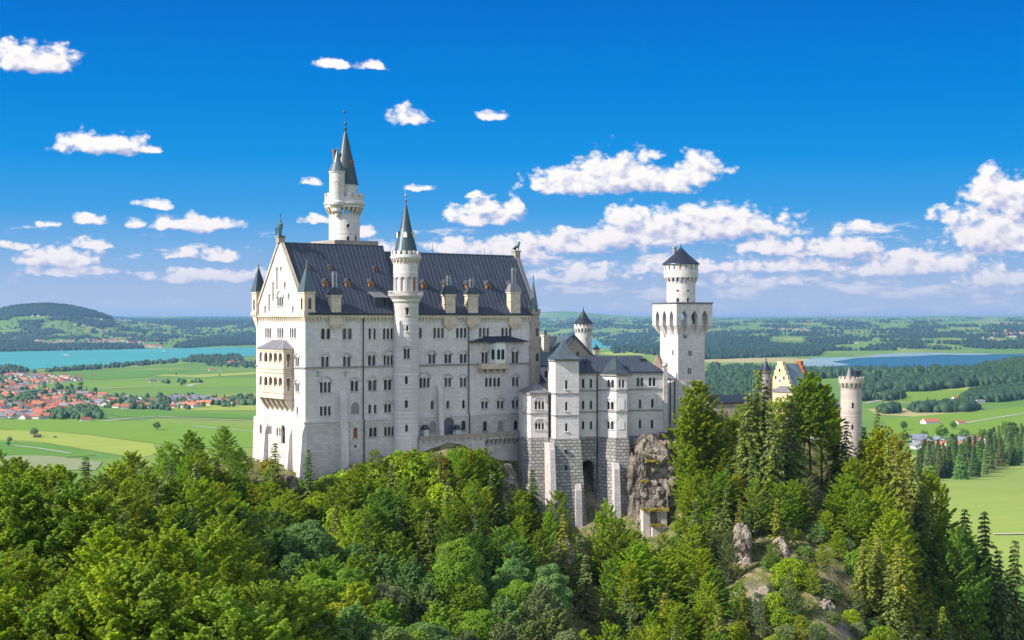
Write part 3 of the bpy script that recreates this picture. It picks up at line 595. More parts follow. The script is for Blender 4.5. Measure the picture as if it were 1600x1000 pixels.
# west loggia: two arcaded storeys under a hipped roof, on corbels
y0b, _ = T.ats(443, 560, -2.5); y1b, _ = T.ats(403, 560, -2.5); XB = -2.5
zt, za1, za0, zb1, zb0, zc = [T.ats(425, y, XB)[1] for y in (545, 552, 572, 590, 609, 621)]
mb = MB(); holes = []; holes2 = []
nb_ = 5; wseg = (y1b - y0b - .8) / nb_
for lo, hi, tgt in ((za0, za1 + .2, 0), (zb0, zb1 + .2, 1)):
    for i in range(nb_): holes.append(arch(y0b + .4 + wseg * (i + .5), lo, hi, wseg * .68))
panel(mb, fwest(XB), [(y0b, zc), (y1b, zc), (y1b, zt), (y0b, zt)], holes, .45)
hs_ = [arch(XB / 2, za0, za1, 1.0), arch(XB / 2, zb0, zb1, 1.0)]
panel(mb, fsouth(y0b), [(XB, zc), (0, zc), (0, zt), (XB, zt)], hs_, .45)
panel(mb, lambda a, z_, d: (a, y1b - d, z_), [(XB, zc), (0, zc), (0, zt), (XB, zt)], hs_, .45)
mb.add([(XB, y0b, zc), (0, y0b, zc), (0, y1b, zc), (XB, y1b, zc)], [(0, 1, 2, 3)])
for zz in (zc, (za0 + zb1) / 2, zt - .3, za0 - .55, zb0 - .55): mb.box(XB - .18, 0, y0b - .18, y1b + .18, zz - .16, zz + .16)
BAY = T.part('loggia', mb, 'sand')
mb = MB(); q = [(XB - .4, y0b - .4), (.0, y0b - .4), (0, y1b + .4), (XB - .4, y1b + .4)]; mb.prism(q, zt, zt + 2.0, [(-.5, y0b + 3.4), (0, y0b + 3.4), (0, y1b - 3.4), (-.5, y1b - 3.4)]); T.part('loggia_roof', mb, 'roofgr', BAY)
mb = MB()
for i in range(nb_ + 1):
    y = y0b + .3 + (y1b - y0b - .6) * i / nb_; mb.loft([[(0, y - .3, zc - 3.1), (0, y + .3, zc - 3.1), (-.2, y + .3, zc - 3.1), (-.2, y - .3, zc - 3.1)], [(0, y - .3, zc - 1.6), (0, y + .3, zc - 1.6), (-1.4, y + .3, zc - 1.6), (-1.4, y - .3, zc - 1.6)], [(0, y - .3, zc), (0, y + .3, zc), (XB + .1, y + .3, zc), (XB + .1, y - .3, zc)]])
T.part('corbel', mb, 'sand', BAY)
mb = MB(); mb.box(-.06, -.02, y0b + .3, y1b - .3, zb0 - .3, za1 + .2); T.part('back_wall', mb, 'sandd', BAY)
for lo in (za0, zb0): mb = MB().box(XB + .1, XB + .25, y0b + .3, y1b - .3, lo, lo + .95); T.part('parapet', mb, 'sand', BAY)
# south loggia bay with balcony and dark hood roof
x0, zt = T.at(735, 534, -.5); x1, _ = T.at(822, 534, -.5)
T.part('hood_roof', MB().loft([[(x0, 0, zt - .2), (x1, 0, zt - .2), (x1, -1.7, zt - .2), (x0, -1.7, zt - .2)], [(x0, 0, zt + .1), (x1, 0, zt + .1), (x1, -1.7, zt), (x0, -1.7, zt)], [(x0 + 5, 0, zt + 1.3), (x1 - 5, 0, zt + 1.3), (x1 - 5, -.2, zt + 1.3), (x0 + 5, -.2, zt + 1.3)]]), 'roofbk')
xa, zb = T.at(752, 577, -1.6); xb, _ = T.at(795, 577, -1.6); _, zr = T.at(770, 568, -1.6)
mb = MB(); mb.box(xa, xb, -1.7, 0, zb, zb + .35); mb.box(xa, xb, -1.7, -1.5, zb + .35, zr); mb.box(xa, xa + .2, -1.5, 0, zb + .35, zr); mb.box(xb - .2, xb, -1.5, 0, zb + .35, zr)
for i in range(5): q = xa + .5 + (xb - xa - 1) * i / 4; mb.loft([[(q - .2, 0, zb - 1.2), (q + .2, 0, zb - 1.2), (q + .2, -.2, zb - 1.2), (q - .2, -.2, zb - 1.2)], [(q - .2, 0, zb), (q + .2, 0, zb), (q + .2, -1.5, zb), (q - .2, -1.5, zb)]])
T.part('balcony', mb, 'sand')
xa, z1 = T.at(772, 536, -1.9); xb, z0 = T.at(793, 568, -1.9)
pl = [(xa, 0), (xa + .6, -1.9), (xb - .6, -1.9), (xb, 0)]
mb = MB()
for i, (p, q) in enumerate(zip(pl[:-1], pl[1:])):
    L = math.hypot(q[0] - p[0], q[1] - p[1]); hh = [arch(L * (.5 if L < 2.1 else c), z0 + 1.0, z0 + 3.6, L * .36 if L > 2.1 else L * .5) for c in ((.5,) if L < 2.1 else (.28, .72))]
    panel(mb, fseg(p, q), [(0, z0), (L, z0), (L, z1), (0, z1)], hh, .2)
BW = T.part('bay_window', mb, 'white'); pm = MB(); pm.prism([(xa + .3, 0), (xa + .8, -1.6), (xb - .8, -1.6), (xb - .3, 0)], z0 + .8, z1 - .6); T.part('pane', pm, 'pane', BW)
T.part('canopy', MB().prism([(xa - .2, 0), (xa + .4, -2.1), (xb - .4, -2.1), (xb + .2, 0)], z1, z1 + .9, [(xa + .4, 0), (xa + .9, -.8), (xb - .9, -.8), (xb - .4, 0)]), 'rooflt', BW)
for px in (521.5 - 25, 540): pass
for px in (497, 540):          # painted wall crosses seen as small dark anchors
    x, z_ = T.at(px, 584, -.05); T.part('wall_anchor', MB().box(x - .08, x + .08, -.1, -.0, z_ - .9, z_ + .7).tube([(x - .8, -.06, z_ + .3), (x + .8, -.06, z_ + .3)], .07).tube([(x - .5, -.06, z_ - .6), (x, -.06, z_ + .1), (x + .5, -.06, z_ - .6)], .05), 'metal')
# ridge pedestals
mb = MB(); mb.box(-.7, .9, WD / 2 - .8, WD / 2 + .8, R1 + .3, R1 + 1.5); mb.box(-.9, 1.1, WD / 2 - 1, WD / 2 + 1, R1 + 1.5, R1 + 1.8); T.part('pedestal', mb, 'sandd')
xe = send(WD / 2); mb = MB(); mb.box(xe - .6, xe + 1.0, WD / 2 - .8, WD / 2 + .8, R2 - .5, R2 + 1.4); mb.box(xe - .8, xe + 1.2, WD / 2 - 1, WD / 2 + 1, R2 + 1.4, R2 + 1.7); T.part('pedestal', mb, 'sandd')
def rod(x, y, z0, z1, w=.05): return MB().tube([(x, y, z0), (x, y, z1)], w, 5)
for px, y0 in ((676, 380), (757, 388)):
    x, z_ = T.at(px, y0, WD / 2); T.part('lightning_rod', rod(x, WD / 2, R2, z_), 'dark')
# ---------------- statues
def skinned(name, label, cat, joints, bones, m, loc, rotz=0.0, scale=1.0):
    me = bpy.data.meshes.new(name); me.from_pydata([j[0] for j in joints], bones, []); o = bpy.data.objects.new(name, me); COL.objects.link(o)
    md = o.modifiers.new('skin', 'SKIN'); md.use_smooth_shade = True
    for v_, j in zip(me.skin_vertices[0].data, joints): v_.radius = (j[1], j[1] if len(j) < 3 else j[2])
    me.skin_vertices[0].data[0].use_root = True
    sb = o.modifiers.new('sub', 'SUBSURF'); sb.levels = sb.render_levels = 1
    dg = bpy.context.evaluated_depsgraph_get(); nm = bpy.data.meshes.new_from_object(o.evaluated_get(dg)); nm.name = name
    o.modifiers.clear(); o.data = nm; nm.materials.clear(); nm.materials.append(M[m])
    o.location = loc; o.rotation_euler = (0, 0, rotz); o.scale = (scale,) * 3; return tag(o, label, cat)
def wloc(T, x, y, z): return (T.ox + x * T.u[0] + y * T.w[0], T.oy + x * T.u[1] + y * T.w[1], H + z)
kn = skinned('knight_statue', 'green bronze knight statue with lance and shield on the west gable of the palace', 'statue',
    [((0, 0, 1.0), .26), ((0, 0, 1.35), .27), ((0, 0, 1.6), .10), ((0, 0, 1.75), .13), ((0, 0, 1.92), .10), ((.30, 0, 1.48), .10), ((.46, -.1, 1.2), .08), ((.52, -.3, 1.35), .06), ((-.30, 0, 1.48), .10), ((-.42, .05, 1.18), .08), ((-.40, -.15, .95), .06),
     ((.13, 0, .85), .16), ((.16, -.05, .45), .11), ((.17, 0, .05), .09), ((-.13, 0, .85), .16), ((-.17, 0, .45), .11), ((-.18, 0, .05), .09)],
    [(0, 1), (1, 2), (2, 3), (3, 4), (1, 5), (5, 6), (6, 7), (1, 8), (8, 9), (9, 10), (0, 11), (11, 12), (12, 13), (0, 14), (14, 15), (15, 16)], 'bronze', wloc(PAL, .1, WD / 2, R1 + 1.75), math.radians(-50), 2.05)
def child(name, mb, m, parent):
    o = bpy.data.objects.new(name, make_mesh(name, mb.v, mb.f, M[m])); COL.objects.link(o); o.parent = parent; return o
child('lance', MB().tube([(.52, -.3, 0), (.52, -.3, 2.6)], .035, 6).lathe([(.09, 2.3), (.0, 2.65)], .52, -.3, 6), 'bronze', kn)
child('shield', MB().prism([(-.62, -.3), (-.15, -.34), (-.15, -.27), (-.62, -.22)], .25, 1.0), 'bronze', kn)
child('plinth', MB().box(-.5, .5, -.45, .45, -.12, .06), 'bronze', kn)
skinned('lion_statue', 'green bronze seated lion statue on the east gable of the palace', 'statue',
    [((0, 0, .75), .34), ((.35, 0, .95), .36), ((.55, 0, 1.35), .32), ((.72, 0, 1.75), .30), ((1.0, 0, 1.72), .16), ((.55, .2, .6), .13), ((.62, .2, .1), .11), ((.55, -.2, .6), .13), ((.62, -.2, .1), .11), ((-.3, .25, .45), .30), ((.1, .3, .12), .12), ((-.3, -.25, .45), .30), ((.1, -.3, .12), .12), ((-.6, 0, .25), .07), ((-.9, 0, .6), .05)],
    [(0, 1), (1, 2), (2, 3), (3, 4), (1, 5), (5, 6), (1, 7), (7, 8), (0, 9), (9, 10), (0, 11), (11, 12), (0, 13), (13, 14)], 'bronze', wloc(PAL, xe + .1, WD / 2, R2 + 1.68), 0, 1.25)
# ---------------- round stair tower on the south front
T2 = Thing('stair_tower', 'slender round white tower with dark cone spire in the middle of the palace south front', 'tower', 344.6, 634, DEG, -38)
DD = 344.6; z = lambda y: (500 - y) / F * DD; px2 = DD / F
RL, RU = 3.05, 2.95
def cylwins(T, cx, cy, r_, rows, **kw):       # rows: (angle deg, ytop, ybottom, lights, width m)
    hs_ = []
    for r0 in rows:
        k = dict(kw); k.update(r0[5] if len(r0) > 5 else {}); hs_ += window(T, fcyl(cx, cy, r_), math.radians(r0[0]) * r_, z(r0[2]), z(r0[1]), r0[3], r0[4], **k)
    return hs_
def drum(T, mb, cx, cy, r_, z0, z1, holes, depth=.45, n=36):
    P2 = 2 * math.pi * r_; cuts = [((-P2 / 2 + P2 * i / n, z0), (-P2 / 2 + P2 * i / n, z1)) for i in range(1, n)]
    panel(mb, fcyl(cx, cy, r_), [(-P2 / 2, z0), (P2 / 2, z0), (P2 / 2, z1), (-P2 / 2, z1)], holes, depth, cuts)
AZW = -31      # angle (deg, local) that faces the camera
mb = MB()
hs_ = cylwins(T2, 0, 0, RL, [(AZW + 4, 544, 560, 2, 1.5, hd), (AZW + 2, 587, 599, 1, .75), (AZW + 2, 624, 636, 1, .75), (AZW + 3, 662, 673, 1, .7), (AZW + 6, 508, 517, 1, .6), (AZW + 6, 481, 492, 1, .7, hd)])
drum(T2, mb, 0, 0, RL, -38, z(470), hs_)
T2.part('wall', mb, 'tower')
mb = MB(); mb.lathe([(RL - .1, z(475)), (RL + .35, z(471)), (RL + .4, z(468)), (RL + .9, z(464)), (RL + 1.15, z(462)), (RL + 1.15, z(461)), (RL - .6, z(461))], 0, 0, 40); T2.part('gallery_base', mb, 'tower')
mb = MB()
for i in range(44): a = 2 * math.pi * i / 44; mb.tube([((RL + 1.0) * math.cos(a), (RL + 1.0) * math.sin(a), z(461)), ((RL + 1.0) * math.cos(a), (RL + 1.0) * math.sin(a), z(456))], .1, 5)
for za, zb in ((z(456.2), z(455)),): mb.lathe([(RL + .82, za), (RL + 1.2, za), (RL + 1.2, zb), (RL + .82, zb)], 0, 0, 40, cap=False)
T2.part('balustrade', mb, 'tower')
mb = MB(); hs_ = []
for i in range(12):
    a = -165 + i * 30 + AZW % 30
    hs_ += window(T2, fcyl(0, 0, RU), math.radians(a) * RU, z(455), z(433), 1, 1.05, pane='pane_o' if i in (5,) else 'tower', depth=.35, sill=False, frame='tower')
drum(T2, mb, 0, 0, RU, z(462), z(404), [], .4)if 0 else drum(T2, mb, 0, 0, RU, z(462), z(404), hs_, .35)
T2.part('upper_wall', mb, 'tower')
mb = MB(); machic(mb, 0, 0, RU, RU + .5, z(413), z(406), 22, .3); T2.part('corbel_frieze', mb, 'sand')
mb = MB(); mb.lathe([(RU, z(408)), (RU + .5, z(405.5)), (RU + .75, z(403)), (RU + .75, z(401)), (RU + .55, z(401)), (RU + .55, z(398)), (RU + .1, z(398))], 0, 0, 40); merlons(mb, 0, 0, RU + .55, z(398), z(392.5), 16, .35); T2.part('parapet', mb, 'tower')
T2.part('spire', MB().lathe([(RU - .05, z(399)), (RU - .15, z(394)), (1.35, z(356)), (.25, z(320)), (.02, z(316))], 0, 0, 20), 'roofs')
mb = MB(); finial(mb, 0, 0, z(318), 4.2, .42); T2.part('finial', mb, 'metal')
for a in (AZW - 5, AZW + 62, AZW - 72):
    f_ = fcyl(0, 0, 1.9); aa = math.radians(a) * 1.9; mb = MB(); pts = arch(aa, z(371), z(362), .9)
    mb.loft([[f_(p, q, .6) for p, q in pts], [f_(p, q, -.25) for p, q in pts]]); s_ = T2.part('spire_dormer', mb, 'roofs')
    T2.part('pane', MB().add([f_(p * .9 + aa * .1, q - .1, -.27) for p, q in pts], [tuple(range(len(pts)))]), 'white', s_)
# ---------------- tall north tower behind the roof
T3 = Thing('tall_tower', 'tallest round white tower behind the palace roof with corbelled gallery and side turret', 'tower', 372, 538, DEG, -30)
DD = 372; z = lambda y: (500 - y) / F * DD; q_ = DD / F
r_ = 24 * q_; mb = MB(); hs_ = cylwins(T3, 0, 0, r_, [(AZW + 16, 351, 357, 1, .9), (AZW + 16, 370, 377, 1, .8), (AZW + 50, 369, 377, 1, .8)])
drum(T3, mb, 0, 0, r_, z(392), z(336), hs_, .4)
mb.lathe([(r_, -30), (r_, z(392))], 0, 0, 24); T3.part('wall', mb, 'tower')
mb = MB(); k = 6.3; mb.box(-k, k, -k, k, z(384), z(382)); mb.box(-k, k, -k, -k + .4, z(382), z(377.5)); mb.box(-k, -k + .4, -k + .4, k, z(382), z(377.5)); mb.box(k - .4, k, -k + .4, k, z(382), z(377.5)); mb.box(-k + .5, k - .5, -k + .5, k - .5, -30, z(384)); T3.part('square_base', mb, 'sandd')
rg = 30.5 * q_; mb = MB(); machic(mb, 0, 0, r_, rg, z(337), z(325), 24, .42); T3.part('machicolation', mb, 'sand')
mb = MB(); mb.lathe([(r_ - .1, z(325)), (rg, z(325)), (rg, z(322)), (rg + .3, z(320)), (rg + .3, z(318)), (rg, z(317)), (rg, z(309)), (rg - .4, z(309)), (rg - .4, z(317)), (1, z(317))], 0, 0, 40); merlons(mb, 0, 0, rg, z(309), z(303), 16, .4, .6); T3.part('parapet', mb, 'tower')
ru = 19.3 * q_; mb = MB(); DDs = DD; hs_ = cylwins(T3, 0, 0, ru, [(AZW + 70, 296, 302, 1, .6)]); drum(T3, mb, .3, 0, ru, z(318), z(287), hs_, .3); T3.part('upper_wall', mb, 'tower')
T3.part('spire', MB().lathe([(ru + .25, z(289)), (ru + .1, z(286)), (ru * .61, z(248)), (ru * .30, z(222)), (.35, z(206)), (.05, z(203))], .3, 0, 20), 'roofs')
mb = MB(); finial(mb, .3, 0, z(206), 5.0, .5); mb.tube([(.3, 0, z(180)), (.3, 0, z(170))], .06, 5); mb.tube([(-.3, 0, z(175)), (.9, 0, z(175))], .05, 5); mb.lathe([(.05, z(177)), (.32, z(175)), (.05, z(172.5))], -.05, 0, 6); T3.part('weather_vane', mb, 'bronze')
# side turret of the gallery
d_ = Vector((math.sin(math.radians(AZW)), -math.cos(math.radians(AZW)))); sd_ = Vector((math.cos(math.radians(AZW)), math.sin(math.radians(AZW))))
tx, ty = d_ * 4.0 - sd_ * (10.5 * q_); rt = 11.8 * q_
mb = MB(); mb.lathe([(.25, z(341)), (.45, z(339)), (.5, z(335)), (1.2, z(332)), (1.3, z(327)), (rt + .2, z(322)), (rt + .3, z(318)), (rt, z(316)), (rt, z(274)), (rt + .2, z(272)), (rt + .2, z(270))], tx, ty, 24)
s_ = T3.part('side_turret', mb, 'tower'); T3.part('turret_roof', MB().lathe([(rt + .35, z(270)), (rt * .55, z(256)), (.05, z(237))], tx, ty, 16), 'green', s_)
mb = MB(); finial(mb, tx, ty, z(240), 1.5, .25); T3.part('finial', mb, 'metal', s_)
f_ = fcyl(tx, ty, rt); aa = math.radians(AZW) * rt; pts = arch(aa, z(298), z(286), 1.1); T3.part('pane', MB().add([f_(p, q, -.02) for p, q in pts], [tuple(range(len(pts)))]), 'blind', s_)
tx, ty = -sd_ * (15 * q_) + d_ * 1.5; T3.part('chimney', MB().box(tx - .3, tx + .3, ty - .3, ty + .3, z(290), z(238)).box(tx - .45, tx + .45, ty - .45, ty + .45, z(238), z(235)), 'redbrick')
tx, ty = sd_ * (11 * q_) + d_ * 1.0; T3.part('chimney', MB().box(tx - .35, tx + .35, ty - .35, ty + .35, z(270), z(254)).box(tx - .55, tx + .55, ty - .55, ty + .55, z(254), z(252)), 'redbrick')
# ---------------- terrace along the east half of the south front
T4 = Thing('palace_terrace', 'narrow stone terrace with parapet on corbels at the foot of the palace', 'terrace', 330, 477, DEG, -52)
x0, zt = T4.at(657, 683, -4.3); x1, _ = T4.at(823, 683, -4.3); zf = zt - 1.0
xc_, _ = T4.at(757, 690, -4.3)
mb = MB(); mb.box(x0, x1, -4.3, -.47, zf - .5, zf); T4.part('deck', mb, 'lime_low')
mb = MB(); mb.box(x0, x1, -4.45, -4.15, zf, zt); mb.box(x0, x1, -4.55, -4.05, zt, zt + .15)
for i in range(17): q = x0 + .8 + (x1 - x0 - 1.6) * i / 16; mb.box(q - .2, q + .2, -4.6, -4.46, zf - .4, zt)
T4.part('parapet', mb, 'sandd')
mb = MB()
for i in range(10): q = xc_ + .5 + (x1 - xc_ - 1) * i / 9; mb.loft([[(q - .28, -2.9, zf - 2.0), (q + .28, -2.9, zf - 2.0), (q + .28, -3.1, zf - 2.0), (q - .28, -3.1, zf - 2.0)], [(q - .28, -2.9, zf - .5), (q + .28, -2.9, zf - .5), (q + .28, -4.2, zf - .5), (q - .28, -4.2, zf - .5)]])
T4.part('corbel', mb, 'lime_low')
mb = MB(); mb.box(x0, xc_ - 4, -4.2, -.5, -52, zf - .5); mb.box(xc_ - 4, xc_, -4.35, -.5, zf - 3.5, zf - .52); mb.box(xc_ - 3.9, x1 + 1, -2.95, -.5, -52, zf - .5)
T4.part('retaining_wall', mb, 'lime_low')
for px in (664.5, 714.5):
    x, z1 = T4.at(px, 664, -1.4); mb = MB(); mb.box(x - .65, x + .65, -2.0, -.5, zf, z1 - 1.1); e = T4.part('gate_pillar', mb, 'lime'); T4.part('pillar_cap', MB().prism([(x - .85, -2.2), (x + .85, -2.2), (x + .85, -.5), (x - .85, -.5)], z1 - 1.1, z1, [(x - .5, -1.6), (x + .5, -1.6), (x + .5, -1.0), (x - .5, -1.0)]), 'roofs', e)
# ---------------- side wing (ladies' house) on its rusticated substructure
T = Thing('bower_wing', 'three storey grey white side wing with square tower and octagonal bay on rough stone base', 'wing', 352, 822, 13, -62)
BASEZ = T.at(900, 684.5, 0)[1]
def vwall(T, mb, p, q, z0, z1, rows, win=True, batter=0, **kw):
    """vertical facet between plan points; rows in pixels, projected on the facet"""
    f_ = fseg(p, q); L = math.hypot(q[0] - p[0], q[1] - p[1]); dx, dy = (q[0] - p[0]) / L, (q[1] - p[1]) / L
    hs_ = []
    for r_ in rows:
        px, y0, y1, n, w = r_[:5]; k = dict(kw); k.update(r_[5] if len(r_) > 5 else {})
        def hit(px, py):
            kx, kz = (px - 800) / F, (500 - py) / F
            # local ray (kx Y, Y) -> solve on segment line
            nx, ny = -dy, dx
            # world to local: x=(P-O).u y=(P-O).w
            ax = kx * T.u[0] + T.u[1]; bx = T.ox * T.u[0] + T.oy * T.u[1]; ay = kx * T.w[0] + T.w[1]; by = T.ox * T.w[0] + T.oy * T.w[1]
            Y = ((p[0] + bx) * nx + (p[1] + by) * ny) / (ax * nx + ay * ny)
            X, Yl = ax * Y - bx, ay * Y - by
            return (X - p[0]) * dx + (Yl - p[1]) * dy, kz * Y
        a0, zt = hit(px - w / 2, y0); a1, zb = hit(px + w / 2, y1)
        hs_ += window(T, f_, (a0 + a1) / 2, min(zt, zb), max(zt, zb), n, abs(a1 - a0), **k)
    panel(mb, f_, [(0, z0), (L, z0), (L, z1), (0, z1)], hs_, .4)
def kx(px, t): return T.at(px, 600, t)[0]
def kz(py, px=900, t=0): return T.at(px, py, t)[1]
def course(mb, pts, z, h=.35, o=.22):
    for p, q in zip(pts[:-1], pts[1:]):
        L = math.hypot(q[0] - p[0], q[1] - p[1]); f_ = fseg(p, q)
        mb.loft([[f_(-o * .4, z, 0), f_(L + o * .4, z, 0), f_(L + o * .4, z, -o), f_(-o * .4, z, -o)], [f_(-o * .4, z + h, 0), f_(L + o * .4, z + h, 0), f_(L + o * .4, z + h, -o), f_(-o * .4, z + h, -o)]])
def block(pts, eave_py, rows_by_face, courses=(), wallm='lime', back=12):
    z1 = kz(eave_py, (900), pts[0][1]); mb = MB()
    for (p, q), rows in zip(zip(pts[:-1], pts[1:]), rows_by_face): vwall(T, mb, p, q, BASEZ, z1, rows)
    # hidden back
    mb.add([(pts[0][0], pts[0][1], BASEZ), (pts[-1][0], pts[-1][1], BASEZ), (pts[-1][0], pts[-1][1], z1), (pts[0][0], pts[0][1], z1), (pts[0][0], back, BASEZ), (pts[-1][0], back, BASEZ), (pts[-1][0], back, z1), (pts[0][0], back, z1)], [(0, 4, 7, 3), (1, 5, 6, 2), (4, 5, 6, 7), (3, 2, 6, 7)])
    T.part('wall', mb, wallm)
    mb = MB(); course(mb, pts, z1 - .5, .5, .35); T.part('cornice', mb, 'course')
    for c in courses: mb = MB(); course(mb, pts, kz(c, 900, pts[0][1]), .3, .2); T.part('string_course', mb, 'course')
    mb = MB(); course(mb, pts, BASEZ - .15, .35, .3); T.part('string_course', mb, 'course')
    return z1
def hipped(pts, z0, apexpy, apexpx, m='green', curve=True, back=12, o=.45, ay=None, apw=.1):
    cxm = sum(p[0] for p in pts) / len(pts); base = list(pts) + [(pts[-1][0], back), (pts[0][0], back)]
    cx, cy = kx(apexpx, (pts[0][1] + back) / 2 if ay is None else ay), ((pts[0][1] + back) / 2 if ay is None else ay); zt = kz(apexpy, apexpx, cy)
    rings = []
    for k in ((0, .32, .6, .82, 1) if curve else (0, 1)):
        s_ = (1 - k) if not curve else (1 - k) ** 1.0; hz = z0 + (zt - z0) * (k ** 1.55 if curve else k)
        s_ = max(s_, .01); rings.append([(cx + (x - cx) * s_ * (1 + o / 6), cy + (y - cy) * s_ * (1 + o / 6), hz) for x, y in base])
    mb = MB(); mb.loft(rings); return T.part('roof', mb, m)
rd = dict(hood=True)
# annex next to the palace
A = [(kx(818, 4), 4.2), (kx(829, 1.2), 1.2), (kx(858, 1.2), 1.2)]
zA = block(A, 612, [[], [(843, 627, 639.5, 3, 14.5, rd), (843, 661, 671, 3, 14, rd)]], (645,), back=9)
hipped(A, zA, 597, 838, 'roofgr', False, 9, .6, 6.0)
# square pavilion tower
xb0, xb1 = kx(868, -3.0), kx(904.5, -3.0)
B = [(xb0, 3.0), (xb0, -3.0), (xb1, -3.0), (xb1, 3.0)]
def rustic_z(px, t): return kz(684.5, px, t)
zB = block(B, 560, [[], [(885, 594, 608, 1, 4), (885, 628, 642, 1, 4), (885, 661, 674, 1, 4)], []], (614, 647.5), back=4.5)
hipped(B, zB, 530, 881, 'green', True, 4.5, .9)
# recessed middle
C_ = [(kx(904.5, 1), 1.0), (kx(936, 1), 1.0)]
zC = block(C_, 583, [[(911, 592, 606, 1, 4.2), (923.5, 592, 606, 1, 3.8), (911, 626, 639, 1, 4), (923.5, 626, 639, 1, 3.6), (911, 658, 671, 1, 4), (923.5, 658, 671, 1, 3.6)]], (611.5, 645))
# octagonal bay
D_ = [(kx(936.5, 1.0), 1.0), (kx(963, -3.2), -3.2), (kx(979.5, -3.2), -3.2), (kx(985.5, .9), .9)]
zD = block(D_, 584, [[(954, 593, 606, 2, 11), (953.5, 627, 640, 2, 11, rd), (953.5, 657.5, 671, 2, 11, rd)], [(971, 593, 606, 2, 9)], []], (610.5, 643.5), back=1.0)
for y0, y1 in ((622, 640), (655, 671)):
    (a, z1), (b, z0) = T.at(966, y0, -3.25), T.at(975.5, y1, -3.25); pts = arch((a + b) / 2, z0, z1, b - a); T.part('blind_arch', MB().loft([[(p, -3.21, q) for p, q in pts], [(p, -3.3, q) for p, q in pts]]), 'white')
# east part
E_ = [(kx(985, 1), 1.0), (kx(1041, 1), 1.0)]
zE = block(E_, 583, [[(1000, 590, 603.5, 2, 10.5), (1019, 590, 603.5, 2, 10.5), (1000, 624, 637.5, 1, 4.2), (1019.5, 623, 637, 1, 4.2), (1000, 656, 669, 1, 4), (1019, 656, 669, 1, 4)]], (610.5, 643.5))
# roofs over C..E
x0, x1 = kx(904.6, 1), kx(1037, 1); yr = 6.5; zr = T.at(950, 557, yr)[1]
mb = MB(); xr1 = T.at(1001, 557, yr)[0]; xl = T.at(905, 557, yr)[0]
mb.slab([(x0, .5, zC), (x1, .5, zC), (xr1, yr, zr), (xl, yr, zr)], .2); mb.slab([(x0, 12.5, zC), (x1, 12.5, zC), (xr1, yr, zr), (xl, yr, zr)], -.2); mb.slab([(x1, .5, zC), (x1, 12.5, zC), (xr1, yr, zr)], .15)
seam_part(T, T.part('roof', mb, 'roof'), ((x0, .5, zC + .2), (x1, .5, zC + .2)), ((xl, yr, zr + .2), (xr1, yr, zr + .2)), 20)
zt = kz(557, 961, 1.5); mb = MB(); rg_ = [(p[0], p[1] - .5) for p in D_] + [(D_[-1][0] + .3, 5.5), (D_[0][0] - .3, 5.5)]; cx, cy = kx(961, 1.6), 1.6
mb.loft([[(cx + (x - cx) * s_, cy + (y - cy) * s_, zD + (zt - zD) * h) for x, y in rg_] for s_, h in ((1.05, 0), (.74, .22), (.45, .52), (.2, .8), (.01, 1))]); T.part('bay_roof', mb, 'roofs')
for px, py in ((918, 569), (1005, 566)):
    x, y, zz = T.onroof(px, py, zC, (zr - zC) / (yr - .5), .5); e = T.part('roof_hatch', MB().box(x - .8, x + .8, y - .2, y + 1.2, zz, zz + .9), 'roofbk')
# stepped end gable in red stone, corner pillar with cap
xg = kx(1037, 1.2); mb = MB()
for i in range(6): mb.box(xg, xg + .8, 1.2 + i * .9, 1.2 + (i + 1) * .9 - .003, BASEZ + 14, zE + .6 + i * .68)
for i in range(6): mb.box(xg, xg + .8, 6.6 + i * .9, 6.6 + (i + 1) * .9 - .003, BASEZ + 14, zE + .6 + (5 - i) * .68)
T.part('gable_coping', mb, 'browngable')
xp = kx(1039, .8); T.part('corner_pillar', MB().box(xp - .5, xp + .5, .3, 1.3, BASEZ + 1, kz(576)).lathe([(.3, kz(576)), (.75, kz(573)), (.65, kz(569)), (.1, kz(566))], xp, .8, 8), 'lime_low')
x = kx(934.5, 0); T.part('drain_pipe', MB().tube([(x, .75, zC), (x, .75, kz(760))], .16), 'dark')
x = kx(859, 0); T.part('drain_pipe', MB().tube([(x, 1.0, kz(612)), (x, 1.0, kz(700))], .13), 'dark')
# ---- rusticated substructure
def grow(pts, o): return [(x, y - o) for x, y in pts]
def substr(pts, zb, o, name='substructure', sx=0.0, m='rust', back=8):
    top = list(pts) + [(pts[-1][0], back), (pts[0][0], back)]; mid = sum(p[0] for p in pts) / len(pts)
    bot = [(x + (sx if x > mid else -sx), y - o if i < len(pts) else y) for i, (x, y) in enumerate(top)]
    nr = 1; T.part(name, MB().loft([[(x, y, zb) for x, y in bot], [(x, y, BASEZ) for x, y in top]]), m)
substr([(x - .25 if i == 0 else x, y - .3) for i, (x, y) in enumerate(A)], -62, 2.5, sx=1.2)
substr([(xb0 - .35, 3), (xb0 - .35, -3.35), (xb1 + .35, -3.35), (xb1 + .35, 3)], -62, 3.0, sx=1.6)
substr([(D_[0][0] - .3, D_[0][1] - .2), (D_[1][0] - .2, D_[1][1] - .35), (D_[2][0] + .3, D_[2][1] - .35), (D_[3][0] + .5, D_[3][1])], -62, 2.2, sx=1.5)
substr([(kx(988, 1.2), .8), (kx(1042, 1.2), .8)], -62, .8, m='lime_low')
